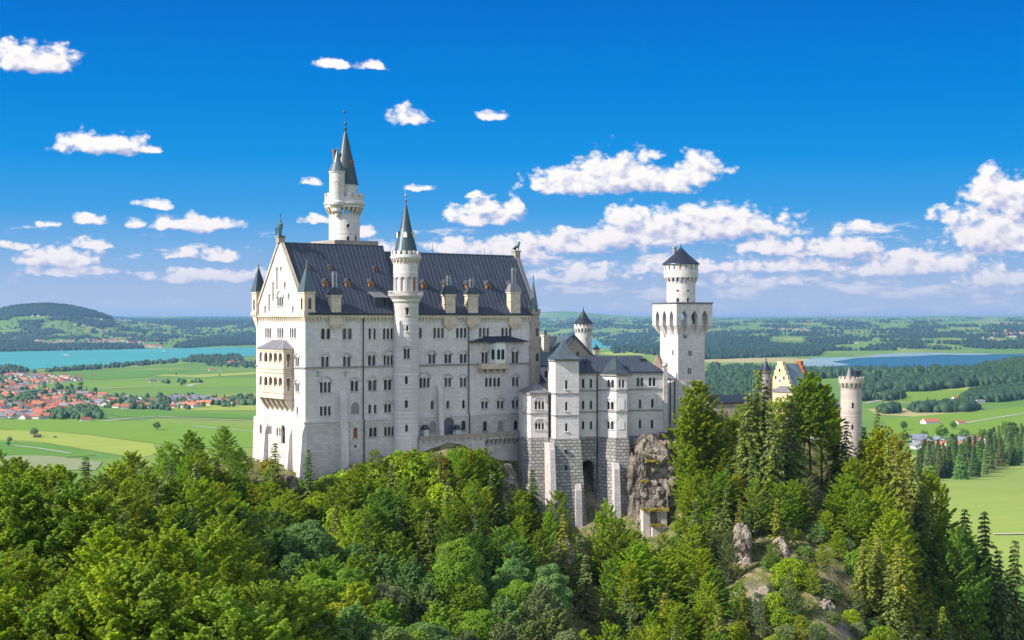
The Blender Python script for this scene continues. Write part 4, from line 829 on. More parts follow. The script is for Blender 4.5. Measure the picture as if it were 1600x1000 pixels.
# recessed wall with the deep arch
ax0, az1 = T.at(909, 719, .9); ax1, az0 = T.at(928, 830, .9)
mb = MB(); panel(mb, fsouth(.9), [(C_[0][0] - .5, -62), (C_[1][0] + 1.5, -62), (C_[1][0] + 1.5, BASEZ), (C_[0][0] - .5, BASEZ)], [arch((ax0 + ax1) / 2, -61.8, az1, ax1 - ax0, n=10)], 6.0); T.part('arched_niche', mb, 'rust')
T.part('niche_back', MB().box(ax0 - .5, ax1 + .5, 6.9, 7.1, -62, az1 + .5), 'dark')  # near-black back wall paints the deep shade inside the arch
def pier(pxa, pxb, ytop, t, ybot=860, out=2.5, m='lime_low'):
    a, z1 = T.at(pxa, ytop, t); b, _ = T.at(pxb, ytop, t)
    T.part('buttress', MB().loft([[(a - .3, t - out, -62), (b + .3, t - out, -62), (b + .3, 1, -62), (a - .3, 1, -62)], [(a, t, z1 - 1.5), (b, t, z1 - 1.5), (b, 1, z1 - 1.5), (a, 1, z1 - 1.5)], [(a, t + .8, z1), (b, t + .8, z1), (b, 1, z1), (a, 1, z1)]]), m)
pier(859.5, 867, 694, -4.6, out=3.5); pier(900, 909, 757, -5.2, out=1.0); pier(960, 968.5, 724, -5.4, out=1.5)
mb = MB()
for (px, y0, y1, w) in ((885, 703, 708, 3.5), (885, 727, 735, 3.5)):
    a, z1 = T.at(px - w / 2, y0, -4.4); b, z0 = T.at(px + w / 2, y1, -4.4); mb.box(a, b, -4.35 + .2, -3.0, z0, z1)
T.part('slit_window', mb, 'dark')
# ---------------- connecting court wing in front of the square tower
T = Thing('court_wall', 'low grey wall and lean-to roof between side wing and square tower', 'wall', 372, 1041, 15, -38)
z = lambda y: (500 - y) / F * 374
def tx(px, t=0): return T.at(px, 600, t)[0]
mb = MB(); mb.box(tx(1041), tx(1072), 0, 7, -38, z(598)); T.part('wall', mb, 'lime')
mb = MB(); mb.box(tx(1062), tx(1104), 3, 9, -38, z(597)); T.part('wall', mb, 'lime')
mb = MB(); mb.slab([(tx(1040), -.4, z(594)), (tx(1058), -.4, z(594)), (tx(1050), 5, z(580)), (tx(1041), 5, z(580))], .2); mb.slab([(tx(1058), -.4, z(594)), (tx(1058), 9, z(594)), (tx(1050), 5, z(580))], .2); T.part('roof', mb, 'roofgr')
T.part('coping', MB().box(tx(1061), tx(1104), 2.8, 3.2, z(597), z(595)), 'sand')
for px in (1047, 1054): x = tx(px); T.part('drain_pipe', MB().tube([(x, -.2, z(592)), (x, -.2, z(665))], .13), 'dark')
mb = MB(); mb.box(tx(1041), tx(1075), -3, 0, z(668), z(664)); mb.box(tx(1041), tx(1075), -2.8, 0, -38, z(668)); T.part('terrace_step', mb, 'lime_low')
# ---------------- square tower
T = Thing('square_tower', 'tall square white tower with flared top and round turret above the treetops', 'tower', 400, 1059.5, 27.3, -34)
z = lambda y: (500 - y) / F * 402
WX = T.at(1101, 560, 0)[0]; WY = T.ats(1031.5, 560, 0)[0]
mb = MB()
hS = []
for px, y0, y1 in ((1070.5, 521, 529), (1078.5, 548, 556), (1077.5, 575, 584)): hS += wins(T, fsouth(0), lambda a, b: T.at(a, b, 0), [(px, y0, y1, 2, 5.6)], sill=False)
hW = []
for px, y0, y1 in ((1039, 521, 527), (1051.5, 547, 555)):
    a, z1 = T.ats(px, y0, 0); _, z0 = T.ats(px, y1, 0); hW += window(T, fwest(0), a, z0, z1, 1, .6, sill=False)
zf = z(522); OV = 1.55
panel(mb, fsouth(0), [(0, -34), (WX, -34), (WX, zf + 4), (0, zf + 4)], hS, .4); panel(mb, fwest(0), [(0, -34), (WY, -34), (WY, zf + 4), (0, zf + 4)], hW, .4)
mb.add([(WX, 0, -34), (WX, WY, -34), (WX, WY, zf + 4), (WX, 0, zf + 4), (0, WY, -34), (0, WY, zf + 4)], [(0, 1, 2, 3), (1, 4, 5, 2)]); T.part('wall', mb, 'tower')
# flared head: face walls with pointed niches open below
zt = z(474); zb = z(508)
def nicheholes(L, n, w, off=0):
    st = (L - 1.2) / n; return [arch(.6 + st * (i + .5), zb - .01, z(484), w, True) for i in range(n)]
mb = MB()
def notched(L, n, w):
    st = (L - 1.6) / n; out = [(0, zb)]
    for i in range(n):
        c = .8 + st * (i + .5); out += [(c - w / 2, zb), (c - w / 2, z(494)), (c - w * .33, z(489.5)), (c, z(485)), (c + w * .33, z(489.5)), (c + w / 2, z(494)), (c + w / 2, zb)]
    return out + [(L, zb), (L, zt), (0, zt)]
LX, LY = WX + 2 * OV, WY + 2 * OV
for f_, L, n in ((lambda a, z_, d: (a - OV, -OV + d, z_), LX, 3), (lambda a, z_, d: (-OV + d, a - OV, z_), LY, 3), (lambda a, z_, d: (WX + OV - d, a - OV, z_), LY, 3), (lambda a, z_, d: (a - OV, WY + OV - d, z_), LX, 3)):
    w = 2.05 if L == LX else 1.8
    o = notched(L, n, w); panel(mb, f_, o, [], .3)
    k = len(o)
    st = (L - 1.6) / n
    for i in range(n):     # soffit of each niche
        c = .8 + st * (i + .5); pr = [(c - w / 2, zb), (c - w / 2, z(494)), (c - w * .33, z(489.5)), (c, z(485)), (c + w * .33, z(489.5)), (c + w / 2, z(494)), (c + w / 2, zb)]
        mb.add([f_(a, b, 0) for a, b in pr] + [f_(a, b, OV) for a, b in pr], [(j, j + 1, j + 8, j + 7) for j in range(6)])
    ed = [(0, .8 + st * .5 - w / 2)] + [(.8 + st * (i + .5) + w / 2, .8 + st * (i + 1.5) - w / 2) for i in range(n - 1)] + [(L - (.8 + st * .5 - w / 2), L)]
    for a, b in ed:        # ribs tapering back to the shaft
        m_ = (a + b) / 2; a2, b2 = max(a, OV), min(b, L - OV)
        mb.loft([[f_(a2, z(524), OV + .1), f_(b2, z(524), OV + .1), f_(b2, z(524), OV - .02), f_(a2, z(524), OV - .02)], [f_(a, zb, OV + .1), f_(b, zb, OV + .1), f_(b, zb, .0), f_(a, zb, 0)]])
T.part('flared_head', mb, 'tower')
T.part('head_cornice', MB().box(-OV - .25, WX + OV + .25, -OV - .25, WY + OV + .25, zt, zt + .3).box(-OV, WX + OV, -OV, WY + OV, zt - .3, zt - .003), 'roofgr')
pts = arch(T.at(1084, 500, 0)[0] + .1, z(506), z(498), .7); T.part('slit_window', MB().add([(p, -.03, q) for p, q in pts], [tuple(range(len(pts)))]), 'pane')
cx, cy = WX / 2 - .3, WY / 2 + .2
DDs = DD; DD = 406; z = lambda y: (500 - y) / F * 406; q_ = 406 / F
rr = 22.3 * q_; mb = MB(); AZK = -33
def cw(T, cx, cy, r_, rows, **kw):
    hs_ = []
    for r0 in rows: hs_ += window(T, fcyl(cx, cy, r_), math.radians(r0[0]) * r_, z(r0[2]), z(r0[1]), r0[3], r0[4], **kw)
    return hs_
hs_ = cw(T, cx, cy, rr, [(AZK - 14, 465.5, 472, 1, .75), (AZK + 29, 465, 472, 1, .85), (AZK - 14, 453, 456, 1, .8), (AZK + 29, 453, 456, 1, .8)], sill=False)
drum(T, mb, cx, cy, rr, zt, z(440), hs_, .4); T.part('turret_wall', mb, 'tower')
ro = 26.8 * q_; mb = MB(); machic(mb, cx, cy, rr, ro, z(443), z(433), 20, .5); T.part('machicolation', mb, 'tower')
mb = MB(); hs_ = [arch(2 * math.pi * ro * (i / 18 - .5) + .3, z(422), z(414), .5) for i in range(18)]
hs_ = [[(a, b) for a, b in h] for h in hs_]; drum(T, mb, cx, cy, ro, z(434), z(412), hs_, .35); mb.lathe([(rr - .1, z(433.5)), (ro, z(433.5))], cx, cy, 36); mb.lathe([(ro - .4, z(434)), (ro - .4, z(412))], cx, cy, 24, cap=False); T.part('turret_gallery', mb, 'tower')
T.part('turret_roof', MB().lathe([(ro + .5, z(413.5)), (ro + .4, z(412)), (ro * .5, z(399)), (.05, z(386))], cx, cy, 28), 'roofbk')
mb = MB(); finial(mb, cx, cy, z(388), 2.0, .3); T.part('finial', mb, 'bronze')
a_ = math.radians(AZK); px_, py_ = cx - math.cos(a_) * 1.75, cy - math.sin(a_) * 1.75; T.part('chimney', MB().box(px_ - .35, px_ + .35, py_ - .35, py_ + .35, z(403), z(388)).box(px_ - .5, px_ + .5, py_ - .5, py_ + .5, z(388), z(386)), 'sandd')
# ---------------- knights' house behind the wing
T = Thing('knights_house', 'rear house with green copper gable roofs seen between palace and square tower', 'house', 398, 880, 30, -34)
z = lambda y: (500 - y) / F * 400
def tx(px, t=0): return T.at(px, 550, t)[0]
x1 = tx(924, 0); xm = tx(897.5); mb = MB(); mb.add([(0, 0, -34), (x1, 0, -34), (x1, 0, z(556)), (xm, 0, z(527)), (0, 0, z(551)), (0, 14, -34), (x1, 14, -34), (x1, 14, z(556)), (xm, 14, z(527)), (0, 14, z(551))], [(0, 1, 2, 3, 4), (5, 6, 7, 8, 9), (0, 5, 9, 4), (1, 6, 7, 2)])
T.part('wall', mb, 'sandd')
T.part('roof', MB().slab([(-.6, -.6, z(554)), (xm, -.6, z(526)), (xm, 14, z(526)), (-.6, 14, z(554))], .25).slab([(x1 + .6, -.6, z(558)), (xm, -.6, z(526)), (xm, 14, z(526)), (x1 + .6, 14, z(558))], -.25), 'green')
pts = arch(tx(902.5), z(556), z(549), .9); T.part('pane', MB().add([(a, -.03, b) for a, b in pts], [tuple(range(len(pts)))]), 'pane')
xa, xb = T.at(838, 540, 6)[0], T.at(892, 540, 6)[0]
T.part('side_wall', MB().box(xa, xb, 4, 13, -34, z(556)), 'lime')
mb = MB(); mb.slab([(xa, 3.6, z(558)), (xb, 3.6, z(558)), (xb, 8.5, z(527)), (xa + 2.2, 8.5, z(527))], .2); mb.slab([(xa, 13, z(556)), (xb, 13, z(556)), (xb, 8.5, z(527)), (xa + 2.2, 8.5, z(527))], -.2); mb.slab([(xa, 3.6, z(558)), (xa, 13, z(556)), (xa + 2.2, 8.5, z(527))], -.2); T.part('roof', mb, 'green')
xx = T.at(853, 540, 5)[0]; e = T.part('chimney', MB().box(xx - .9, xx + .9, 4.6, 6.0, z(556), z(524)).box(xx - 1.1, xx + 1.1, 4.4, 6.2, z(526), z(523)), 'sand'); T.part('chimney_pot', MB().lathe([(.5, z(523)), (.3, z(519)), (.45, z(517))], xx, 5.3, 8), 'dark', e)
xx = T.at(896, 527, 0)[0]; mb = MB(); finial(mb, xx, 0, z(528), 1.5, .5); T.part('gable_finial', mb, 'dark')
T.part('gable_coping', MB().loft([[(-.5, -.5, z(553)), (-.5, .2, z(553)), (-.5, .2, z(550.5)), (-.5, -.5, z(550.5))], [(xm, -.5, z(527)), (xm, .2, z(527)), (xm, .2, z(524)), (xm, -.5, z(524))]]).loft([[(x1 + .5, -.5, z(558)), (x1 + .5, .2, z(558)), (x1 + .5, .2, z(555)), (x1 + .5, -.5, z(555))], [(xm, -.5, z(527)), (xm, .2, z(527)), (xm, .2, z(524)), (xm, -.5, z(524))]]), 'sandd')
# low roofs joining palace and wing
T = Thing('link_building', 'small grey link building with tiny lean-to roofs between palace and side wing', 'building', 372, 838, 20, -34)
z = lambda y: (500 - y) / F * 373
def tx(px, t=0): return T.at(px, 550, t)[0]
T.part('wall', MB().box(tx(836), tx(872), 0, 7, -34, z(570)), 'lime'); T.part('roof', MB().slab([(tx(834), -.5, z(572)), (tx(874), -.5, z(572)), (tx(872), 6, z(552)), (tx(842), 6, z(552))], .2), 'green')
T.part('spire_roof', MB().prism([(tx(836), -1.5), (tx(851), -1.5), (tx(851), 1.5), (tx(836), 1.5)], z(598), z(576), [(tx(838), -.1), (tx(839), -.1), (tx(839), .1), (tx(838), .1)]), 'roofbk')
mb = MB()
for px in (858.5, 853): pts = arch(tx(px), z(590), z(579), .7); mb.add([(a, -.03, b) for a, b in pts], [tuple(range(len(pts)))])
T.part('pane', mb, 'pane')
# ---------------- small round tower with slate cone
def round_tower(name, label, D, px, rpx, ybot, base, prof, roofy, m='tower', rm='roofs', nmach=14, wins_=()):
    T = Thing(name, label, 'tower', D, px, 0, base); z = lambda y: (500 - y) / F * D; q_ = D / F
    r0 = rpx[0] * q_; r1 = rpx[1] * q_
    y0, y1, y2 = prof     # machic bottom, machic top, eave
    mb = MB(); mb.lathe([(r0 * 1.04, base), (r0, z(y0))], 0, 0, 32); T.part('wall', mb, m)
    mb = MB(); machic(mb, 0, 0, r0, r1, z(y0 + 1), z(y1), nmach, (r1 * 2 * math.pi / nmach) * .33); mb.lathe([(r0 - .1, z(y1)), (r1, z(y1)), (r1, z(y2))], 0, 0, 32); T.part('machicolation', mb, m)
    if roofy:
        mb = MB(); mb.lathe([(rpx[2] * q_, z(y2 + .8)), (rpx[2] * q_ * .45, z(y2 + (roofy - y2) * .45)), (.03, z(roofy))], 0, 0, 24); T.part('roof', mb, rm)
        mb = MB(); finial(mb, 0, 0, z(roofy + .5), 6 * q_, .25); T.part('finial', mb, 'dark')
    mb = MB()
    for dx, ya, yb, w in wins_:
        r_ = r0 if ya > y0 else r1; f_ = fcyl(0, 0, r_); a = math.asin(max(-1, min(1, dx * q_ / r_))) * r_; pts = arch(a, z(yb), z(ya), w * q_); mb.add([f_(p, q, -.05) for p, q in pts], [tuple(range(len(pts)))])
    if mb.v: T.part('slit_window', mb, 'pane')
    return T, z, q_
round_tower('small_round_tower', 'small round white tower with dark slate cone behind the green gable roof', 425, 911.5, (12.7, 14.6, 15.8), 560, -36, (519.5, 513, 505), 484, nmach=16, rm='roofbk',
            wins_=[(d, 506, 509.5, 1.6) for d in (-11, -5.5, 0, 5.5, 11)] + [(4, 528, 532, 1.4), (6, 545, 549, 1.4)])
T = Thing('pepperpot_turret', 'tiny ochre turret with dark pointed cap beside the small round tower', 'turret', 405, 931.5, 0, -34); z = lambda y: (500 - y) / F * 405
T.part('wall', MB().lathe([(.9, -34), (.8, z(549)), (1.0, z(548)), (1.0, z(546))], 0, 0, 8), 'sand'); mb = MB(); mb.lathe([(1.2, z(546)), (.5, z(542)), (.05, z(538))], 0, 0, 8); T.part('roof', mb, 'roofbk')
# ---------------- dark roofed court gallery
T = Thing('court_gallery', 'long low building with black blue roof half hidden behind the yellow green trees', 'building', 398, 1110, 8, -36); z = lambda y: (500 - y) / F * 400
x1 = T.at(1172, 620, 0)[0]; T.part('wall', MB().box(0, x1, 0, 7, -36, z(629)), 'sandd'); T.part('roof', MB().slab([(-.5, -.6, z(629.5)), (x1 + .5, -.6, z(629.5)), (x1 + .5, 3.5, z(618.5)), (-.5, 3.5, z(618.5))], .2).slab([(-.5, 7.6, z(629.5)), (x1 + .5, 7.6, z(629.5)), (x1 + .5, 3.5, z(618.5)), (-.5, 3.5, z(618.5))], -.2), 'roofbk')
# ---------------- gatehouse
T = Thing('gatehouse', 'yellow gatehouse with stepped gables, clock face and pale blue roof among the trees', 'gatehouse', 398, 1236, 36, -46)
z = lambda y: (500 - y) / F * 400
W_ = T.ats(1201.5, 600, 0)[0]; L_ = T.at(1268, 600, 0)[0]
mb = MB(); n = 6; zb = z(607)
def stepped(x0, x1, mat_, name, extra=()):
    mb = MB(); mb.box(x0, x1, 0, W_, -46, zb)
    for i in range(n):
        k = W_ * .5 * (i) / (n + .6); mb.box(x0 + (.0 if i % 2 else .004), x1 - (.0 if i % 2 else .004), k, W_ - k, zb + (z(565) - zb) * i / n, zb + (z(565) - zb) * (i + 1) / n)
    return T.part(name, mb, mat_)
g1 = stepped(0, 1.0, 'yellow', 'stepped_gable'); g2 = stepped(L_ - .9, L_ + .1, 'redbrick', 'stepped_gable', )
g2['label'] = 'red brick stepped gable'
T.part('wall', MB().box(1.0, L_ - .9, .05, W_ - .05, -46, zb), 'orange')
zr = z(570); T.part('roof', MB().slab([(.95, -.4, zb - .6), (L_ - .9, -.4, zb - .6), (L_ - .9, W_ / 2, zr), (.95, W_ / 2, zr)], .2).slab([(.95, W_ + .4, zb - .6), (L_ - .9, W_ + .4, zb - .6), (L_ - .9, W_ / 2, zr), (.95, W_ / 2, zr)], -.2), 'rooflt')
cy_, cz_ = T.ats(1219, 595, 0); ck = T.part('clock_face', MB().loft([[( -.12, cy_ + .75 * math.cos(a), cz_ + .75 * math.sin(a)) for a in [i * math.pi / 10 for i in range(20)]], [(0, cy_ + .75 * math.cos(a), cz_ + .75 * math.sin(a)) for a in [i * math.pi / 10 for i in range(20)]]]), 'white')
T.part('clock_centre', MB().loft([[( -.15, cy_ + .45 * math.cos(a), cz_ + .45 * math.sin(a)) for a in [i * math.pi / 10 for i in range(20)]], [(-.12, cy_ + .45 * math.cos(a), cz_ + .45 * math.sin(a)) for a in [i * math.pi / 10 for i in range(20)]]]), 'rooflt', ck)
for px, y0, y1 in ((1212, 587, 592), (1225, 588, 593), (1218, 576, 581)):
    a, z1 = T.ats(px, y0, 0); a, z0 = T.ats(px, y1, 0); pts = arch(a, z0, z1, .55); T.part('window', MB().loft([[(-.06, p, q) for p, q in pts], [(.0, p, q) for p, q in pts]]), 'pane')
T.part('string_course', MB().box(-.25, 0, 0, W_, zb - .4, zb), 'sandd')
# canted lower front with a grey roof, hidden mostly by trees
a0, _ = T.ats(1205, 612, -3); a1, _ = T.ats(1238, 612, -3); T.part('porch_roof', MB().loft([[(-3, min(a0, a1), z(612)), (0, min(a0, a1), z(612)), (0, max(a0, a1), z(612)), (-3, max(a0, a1), z(612))], [(-.6, min(a0, a1) + 1, z(603)), (0, min(a0, a1) + 1, z(603)), (0, max(a0, a1) - 1, z(603)), (-.6, max(a0, a1) - 1, z(603))]]), 'roofgr')
T.part('porch_wall', MB().box(-2.7, 0, min(a0, a1) + .3, max(a0, a1) - .3, -46, z(612)), 'yellow')
# front wing: white west part, red portal, pale base
T.part('front_wing', MB().box(L_ - 1, L_ + 12, -1.5, 8, -46, z(640)), 'orange')
T.part('front_wing_roof', MB().prism([(L_ - 1.3, -1.9), (L_ + 12.3, -1.9), (L_ + 12.3, 8.3), (L_ - 1.3, 8.3)], z(640), z(628), [(L_ + 1, 2), (L_ + 10, 2), (L_ + 10, 4), (L_ + 1, 4)]), 'roofgr')
xa = T.at(1268, 700, -6)[0]; xb = T.at(1296, 700, -6)[0]; xc = T.at(1316, 700, -6)[0]
mb = MB(); hh = [arch(xa + .35 * (xb - xa), z(700), z(684), 1.1), arch(xa + .72 * (xb - xa), z(700), z(684), 1.1), arch(xa + .35 * (xb - xa), z(722), z(706), 1.1)]
panel(mb, fsouth(-6), [(xa, -46), (xb, -46), (xb, z(672)), (xa, z(672))], hh, .5); mb.add([(xa, -6, -46), (xa, 0, -46), (xa, 0, z(672)), (xa, -6, z(672)), (xb, -6, z(672)), (xb, 0, z(672))], [(0, 1, 2, 3), (3, 4, 5, 2)]); T.part('lower_wall', mb, 'white')
T.part('pane', MB().box(xa + .2, xb - .2, -5.4, -5.3, -45, z(676)), 'pane_b')
T.part('portal', MB().box(xb, xb + .9, -6.15, 0, -46, z(668)).box(xc - .5, xc + .3, -6.15, 0, -46, z(668)), 'orange')
mb = MB(); panel(mb, fsouth(-6), [(xb + .9, -46), (xc - .5, -46), (xc - .5, z(676)), (xb + .9, z(676))], [arch((xb + xc) / 2, z(726), z(700), 2.2)], .6); T.part('portal_wall', mb, 'yellow')
mb = MB()
for i in range(10): q = xa - 1 + i * (xc - xa + 2) / 9; mb.box(q - .18, q + .18, -9.2, -8.9, z(727), z(721))
mb.box(xa - 1, xc + 1, -9.25, -8.85, z(720.8), z(719.6)); mb.box(xa - 1, xc + 1, -9.3, -8.8, -46, z(728)); T.part('balustrade', mb, 'sandd')
T, z, q_ = round_tower('gate_tower', 'round pinkish stone gate tower with battlements standing right of the gatehouse', 396, 1330, (16.2, 19.2, 19.2), 760, -46, (606, 598, 592.5), None, m='tower_pink', nmach=16,
    wins_=[(-1.5, 628, 637, 3), (-2, 662, 670, 3), (-2, 695, 703, 3)])
mb = MB(); merlons(mb, 0, 0, 19.2 * q_, z(592.5), z(588.5), 14, .5, .62); T.part('parapet', mb, 'tower_pink')
T.part('cap_roof', MB().lathe([(5.8 * q_, z(591)), (.03, z(573))], -.5, 0, 12), 'roofgr'); T.part('roof_hatch', MB().box(6 * q_, 14 * q_, -1, 1.4, z(592), z(581)).box(5 * q_, 15 * q_, -1.3, 1.6, z(581), z(579.5)), 'roofbk')
T, z, q_ = round_tower('gate_tower', 'slim dark capped gate tower just left of the yellow stepped gable', 404, 1197, (6.2, 7.6, 9), 760, -44, (584, 581, 578), 562, m='course', nmach=10, rm='roofbk', wins_=[(0, 592, 598, 1.6)])
# ================================================================== TERRAIN
def hashn(ix, iy, s):
    h = (ix.astype(np.int64) * 374761393 + iy.astype(np.int64) * 668265263 + s * 144665) & 0xffffffff
    h = ((h ^ (h >> 13)) * 1274126177) & 0xffffffff
    return ((h ^ (h >> 16)) & 0xffff) / 65535.0
def vnoise(x, y, s=0):
    ix, iy = np.floor(x), np.floor(y); fx, fy = x - ix, y - iy; fx = fx * fx * (3 - 2 * fx); fy = fy * fy * (3 - 2 * fy)
    a, b = hashn(ix, iy, s), hashn(ix + 1, iy, s); c, d = hashn(ix, iy + 1, s), hashn(ix + 1, iy + 1, s)
    return (a + (b - a) * fx) * (1 - fy) + (c + (d - c) * fx) * fy
def fbm(x, y, o=4, s=0):
    t = 0; a = .5; n = 0
    for k in range(o): t = t + a * vnoise(x * 2 ** k + 17.3 * k, y * 2 ** k, s + k); n += a; a *= .5
    return t / n
CP = [ # px, py, distance of the ground surface
 (380, 715, 338), (400, 722, 332), (430, 735, 326), (470, 772, 322), (500, 762, 329), (560, 735, 332), (610, 722, 338), (655, 712, 342), (740, 706, 345), (790, 735, 347),
 (815, 790, 348), (850, 815, 346), (900, 850, 344), (945, 865, 342), (1000, 835, 348), (1045, 725, 362), (1060, 672, 375), (1060, 680, 366), (1130, 665, 385), (1180, 690, 372), (1240, 730, 375), (1300, 738, 380), (1350, 745, 388), (1400, 775, 395),
 (1450, 830, 398), (1500, 910, 400), (1560, 990, 405), (1640, 1060, 410),
 (330, 745, 345), (250, 775, 340), (120, 790, 330), (0, 800, 320), (-120, 800, 310), (60, 830, 260), (200, 840, 260), (300, 820, 290), (380, 800, 300), (440, 820, 300),
 (80, 950, 190), (220, 960, 190), (330, 980, 200), (-60, 1000, 150), (60, 1100, 130), (250, 1130, 130), (420, 1120, 165), (-150, 900, 190), (-300, 900, 240), (-300, 850, 320),
 (520, 860, 300), (600, 860, 300), (700, 850, 305), (780, 870, 305), (500, 990, 245), (620, 1010, 245), (740, 1010, 245), (840, 1010, 255), (560, 1150, 205), (720, 1150, 205), (860, 1150, 215), (650, 1450, 150), (300, 1500, 90), (900, 1400, 170),
 (880, 900, 322), (930, 960, 312), (985, 960, 312), (900, 1080, 270), (1030, 900, 325), (1100, 820, 335), (1100, 930, 305), (1060, 1040, 280), (1180, 850, 325), (1200, 800, 345), (1250, 780, 355), (1250, 900, 305), (1260, 990, 280), (1330, 870, 325), (1340, 980, 295), (1300, 1080, 265), (1150, 1100, 260),
 (1420, 900, 350), (1440, 1000, 325), (1520, 1050, 350), (1480, 1150, 280), (1620, 1150, 340), (1100, 1300, 200), (1400, 1350, 210), (1700, 1300, 300)]
def PX(px, py, D): return ((px - 800) / F * D, D, (500 - py) / F * D)
pts = [PX(*c) for c in CP]
pts += [(-60, 365, -40), (-30, 372, -33), (0, 380, -28), (-40, 355, -36), (20, 372, -30), (30, 385, -27), (50, 392, -26), (50, 410, -28), (10, 400, -34), (75, 405, -34), (95, 405, -38),
        (-95, 380, -62), (-60, 410, -75), (-20, 430, -80), (30, 440, -75), (80, 445, -80), (120, 440, -95), (150, 420, -100), (-160, 380, -110), (-120, 430, -130), (-50, 470, -130), (40, 490, -140), (120, 490, -150), (190, 460, -160),
        (-220, 330, -110), (-220, 420, -190), (-140, 500, -195), (0, 540, -200), (120, 550, -200), (230, 500, -205), (240, 400, -185), (260, 300, -170), (-260, 260, -90), (-200, 150, -60), (-80, 60, -110), (60, 90, -120), (180, 150, -120), (0, 20, -130), (-180, 40, -80), (200, 30, -120), (300, 200, -150), (-300, 500, -205), (320, 420, -205), (0, 620, -215), (300, 600, -215), (-300, 150, -60)]
CPX = np.array(pts, float)
def phi(r2): return np.sqrt(r2 + 64.0)
A_ = phi(((CPX[:, None, :2] - CPX[None, :, :2]) ** 2).sum(-1)); n_ = len(CPX)
AA = np.zeros((n_ + 3, n_ + 3)); AA[:n_, :n_] = A_ - np.eye(n_) * .6; AA[:n_, n_] = 1; AA[:n_, n_ + 1:] = CPX[:, :2]; AA[n_, :n_] = 1; AA[n_ + 1:, :n_] = CPX[:, :2].T
WT = np.linalg.solve(AA, np.concatenate([CPX[:, 2], [0, 0, 0]]))
def hill_rbf(x, y):
    sh = x.shape; x = x.ravel(); y = y.ravel(); z = WT[n_] + WT[n_ + 1] * x + WT[n_ + 2] * y
    for k in range(n_): z = z + WT[k] * phi((x - CPX[k, 0]) ** 2 + (y - CPX[k, 1]) ** 2)
    return z.reshape(sh)
def sstep(x, a, b): t = np.clip((x - a) / (b - a), 0, 1); return t * t * (3 - 2 * t)
def plain_z(x, y):
    x = np.asarray(x, float); y = np.asarray(y, float)
    D = np.hypot(x, y); az = np.degrees(np.arctan2(x, np.maximum(y, 1.0)))
    d0 = np.interp(az, [-30, -20, -15, -9.5, -5, 1.5, 5, 8, 12, 20, 30], [9600, 9600, 9700, 10200, 12500, 16000, 12500, 8600, 8700, 9000, 9000])
    t = np.clip((D - d0 * 1.01) / (17000 - d0 * .93).clip(2500), 0, 1)
    rise = t ** .8 * 152
    rise = rise + sstep(D, 16000, 30000) * 46
    far = sstep(D, d0, d0 * 1.15)
    z = -190 + rise + sstep(D, 27000, 34000) * 55 + far * (fbm(x / 1500, y / 1500, 4, 3) - .5) * 75 * np.clip(D / 14000, .5, 1.2)
    def gs(ax, dd, h, wx, wy): cx = math.sin(math.radians(ax)) * dd; cy = math.cos(math.radians(ax)) * dd; return h * np.exp(-((x - cx) / wx) ** 2 - ((y - cy) / wy) ** 2)
    z = z + gs(-17.6, 12900, 172, 540, 600) + gs(-19.7, 13300, 140, 500, 600) + gs(-15.9, 13100, 80, 400, 550)
    z = z + gs(2.3, 26000, 90, 620, 1500) + gs(3.8, 26500, 55, 800, 1500) + gs(.8, 26000, 80, 700, 1500) + gs(-3, 27000, 60, 1500, 1500) + gs(17, 27000, 60, 1500, 1500)
    # low wooded rise on the right behind the meadows, meadow bench in front
    z = z + gs(20.8, 4650, 56, 620, 520)
    z = z + 48 * np.exp(-((x - 520) / 420) ** 2 - ((y - 1150) / 420) ** 2)
    # knolls in the near part of the valley right of the castle
    z = z + gs(5.5, 7600, 40, 500, 500) + gs(11, 7900, 18, 300, 300)
    return z
def ground_z(x, y):
    x = np.atleast_1d(np.asarray(x, float)); y = np.atleast_1d(np.asarray(y, float))
    z = plain_z(x, y); m = (y < 640) & (np.abs(x) < 330) & (y > -20)
    if m.any(): z[m] = np.maximum(z[m], hill_z(x[m], y[m]))
    return z
def hill_z(x, y):
    z = hill_rbf(x, y); n = fbm(x / 22, y / 22, 4, 9) - .5; n2 = fbm(x / 6, y / 6, 3, 21) - .5
    return z + n * 7 + n2 * 2.4
def gz(x, y): return float(ground_z([x], [y])[0])
def cast(px, py, d0=60, d1=40000):        # first ground point seen along a photograph ray
    D = np.geomspace(d0, d1, 900); x = (px - 800) / F * D; zz = (500 - py) / F * D; g = ground_z(x, D); k = np.argmax(g > zz)
    if not (g > zz).any(): return None
    k = max(k, 1); a = D[k - 1]; b = D[k]; Dk = np.linspace(a, b, 24); g = ground_z((px - 800) / F * Dk, Dk); q = (500 - py) / F * Dk; j = np.argmax(g > q) if (g > q).any() else 23
    return ((px - 800) / F * Dk[j], Dk[j], g[j])
def cast_many(P, lo=700, hi=40000):
    P = np.asarray(P, float); D = np.geomspace(lo, hi, 700); out = np.full((len(P), 3), np.nan)
    for s in range(0, len(P), 2000):
        p = P[s:s + 2000]; X = (p[:, :1] - 800) / F * D[None]; Z = (500 - p[:, 1:2]) / F * D[None]; Yv = np.broadcast_to(D, X.shape); g = plain_z(X, Yv)
        hit = g > Z; k = hit.argmax(1); ok = hit.any(1); i = np.arange(len(p)); k1 = np.maximum(k, 1)
        ga, gb = (g - Z)[i, k1 - 1], (g - Z)[i, k1]; t = np.clip(-ga / np.where(gb - ga == 0, 1, gb - ga), 0, 1); d = D[k1 - 1] + (D[k1] - D[k1 - 1]) * t
        r_ = np.stack([(p[:, 0] - 800) / F * d, d, plain_z((p[:, 0] - 800) / F * d, d)], 1); r_[~ok] = np.nan; out[s:s + 2000] = r_
    return out
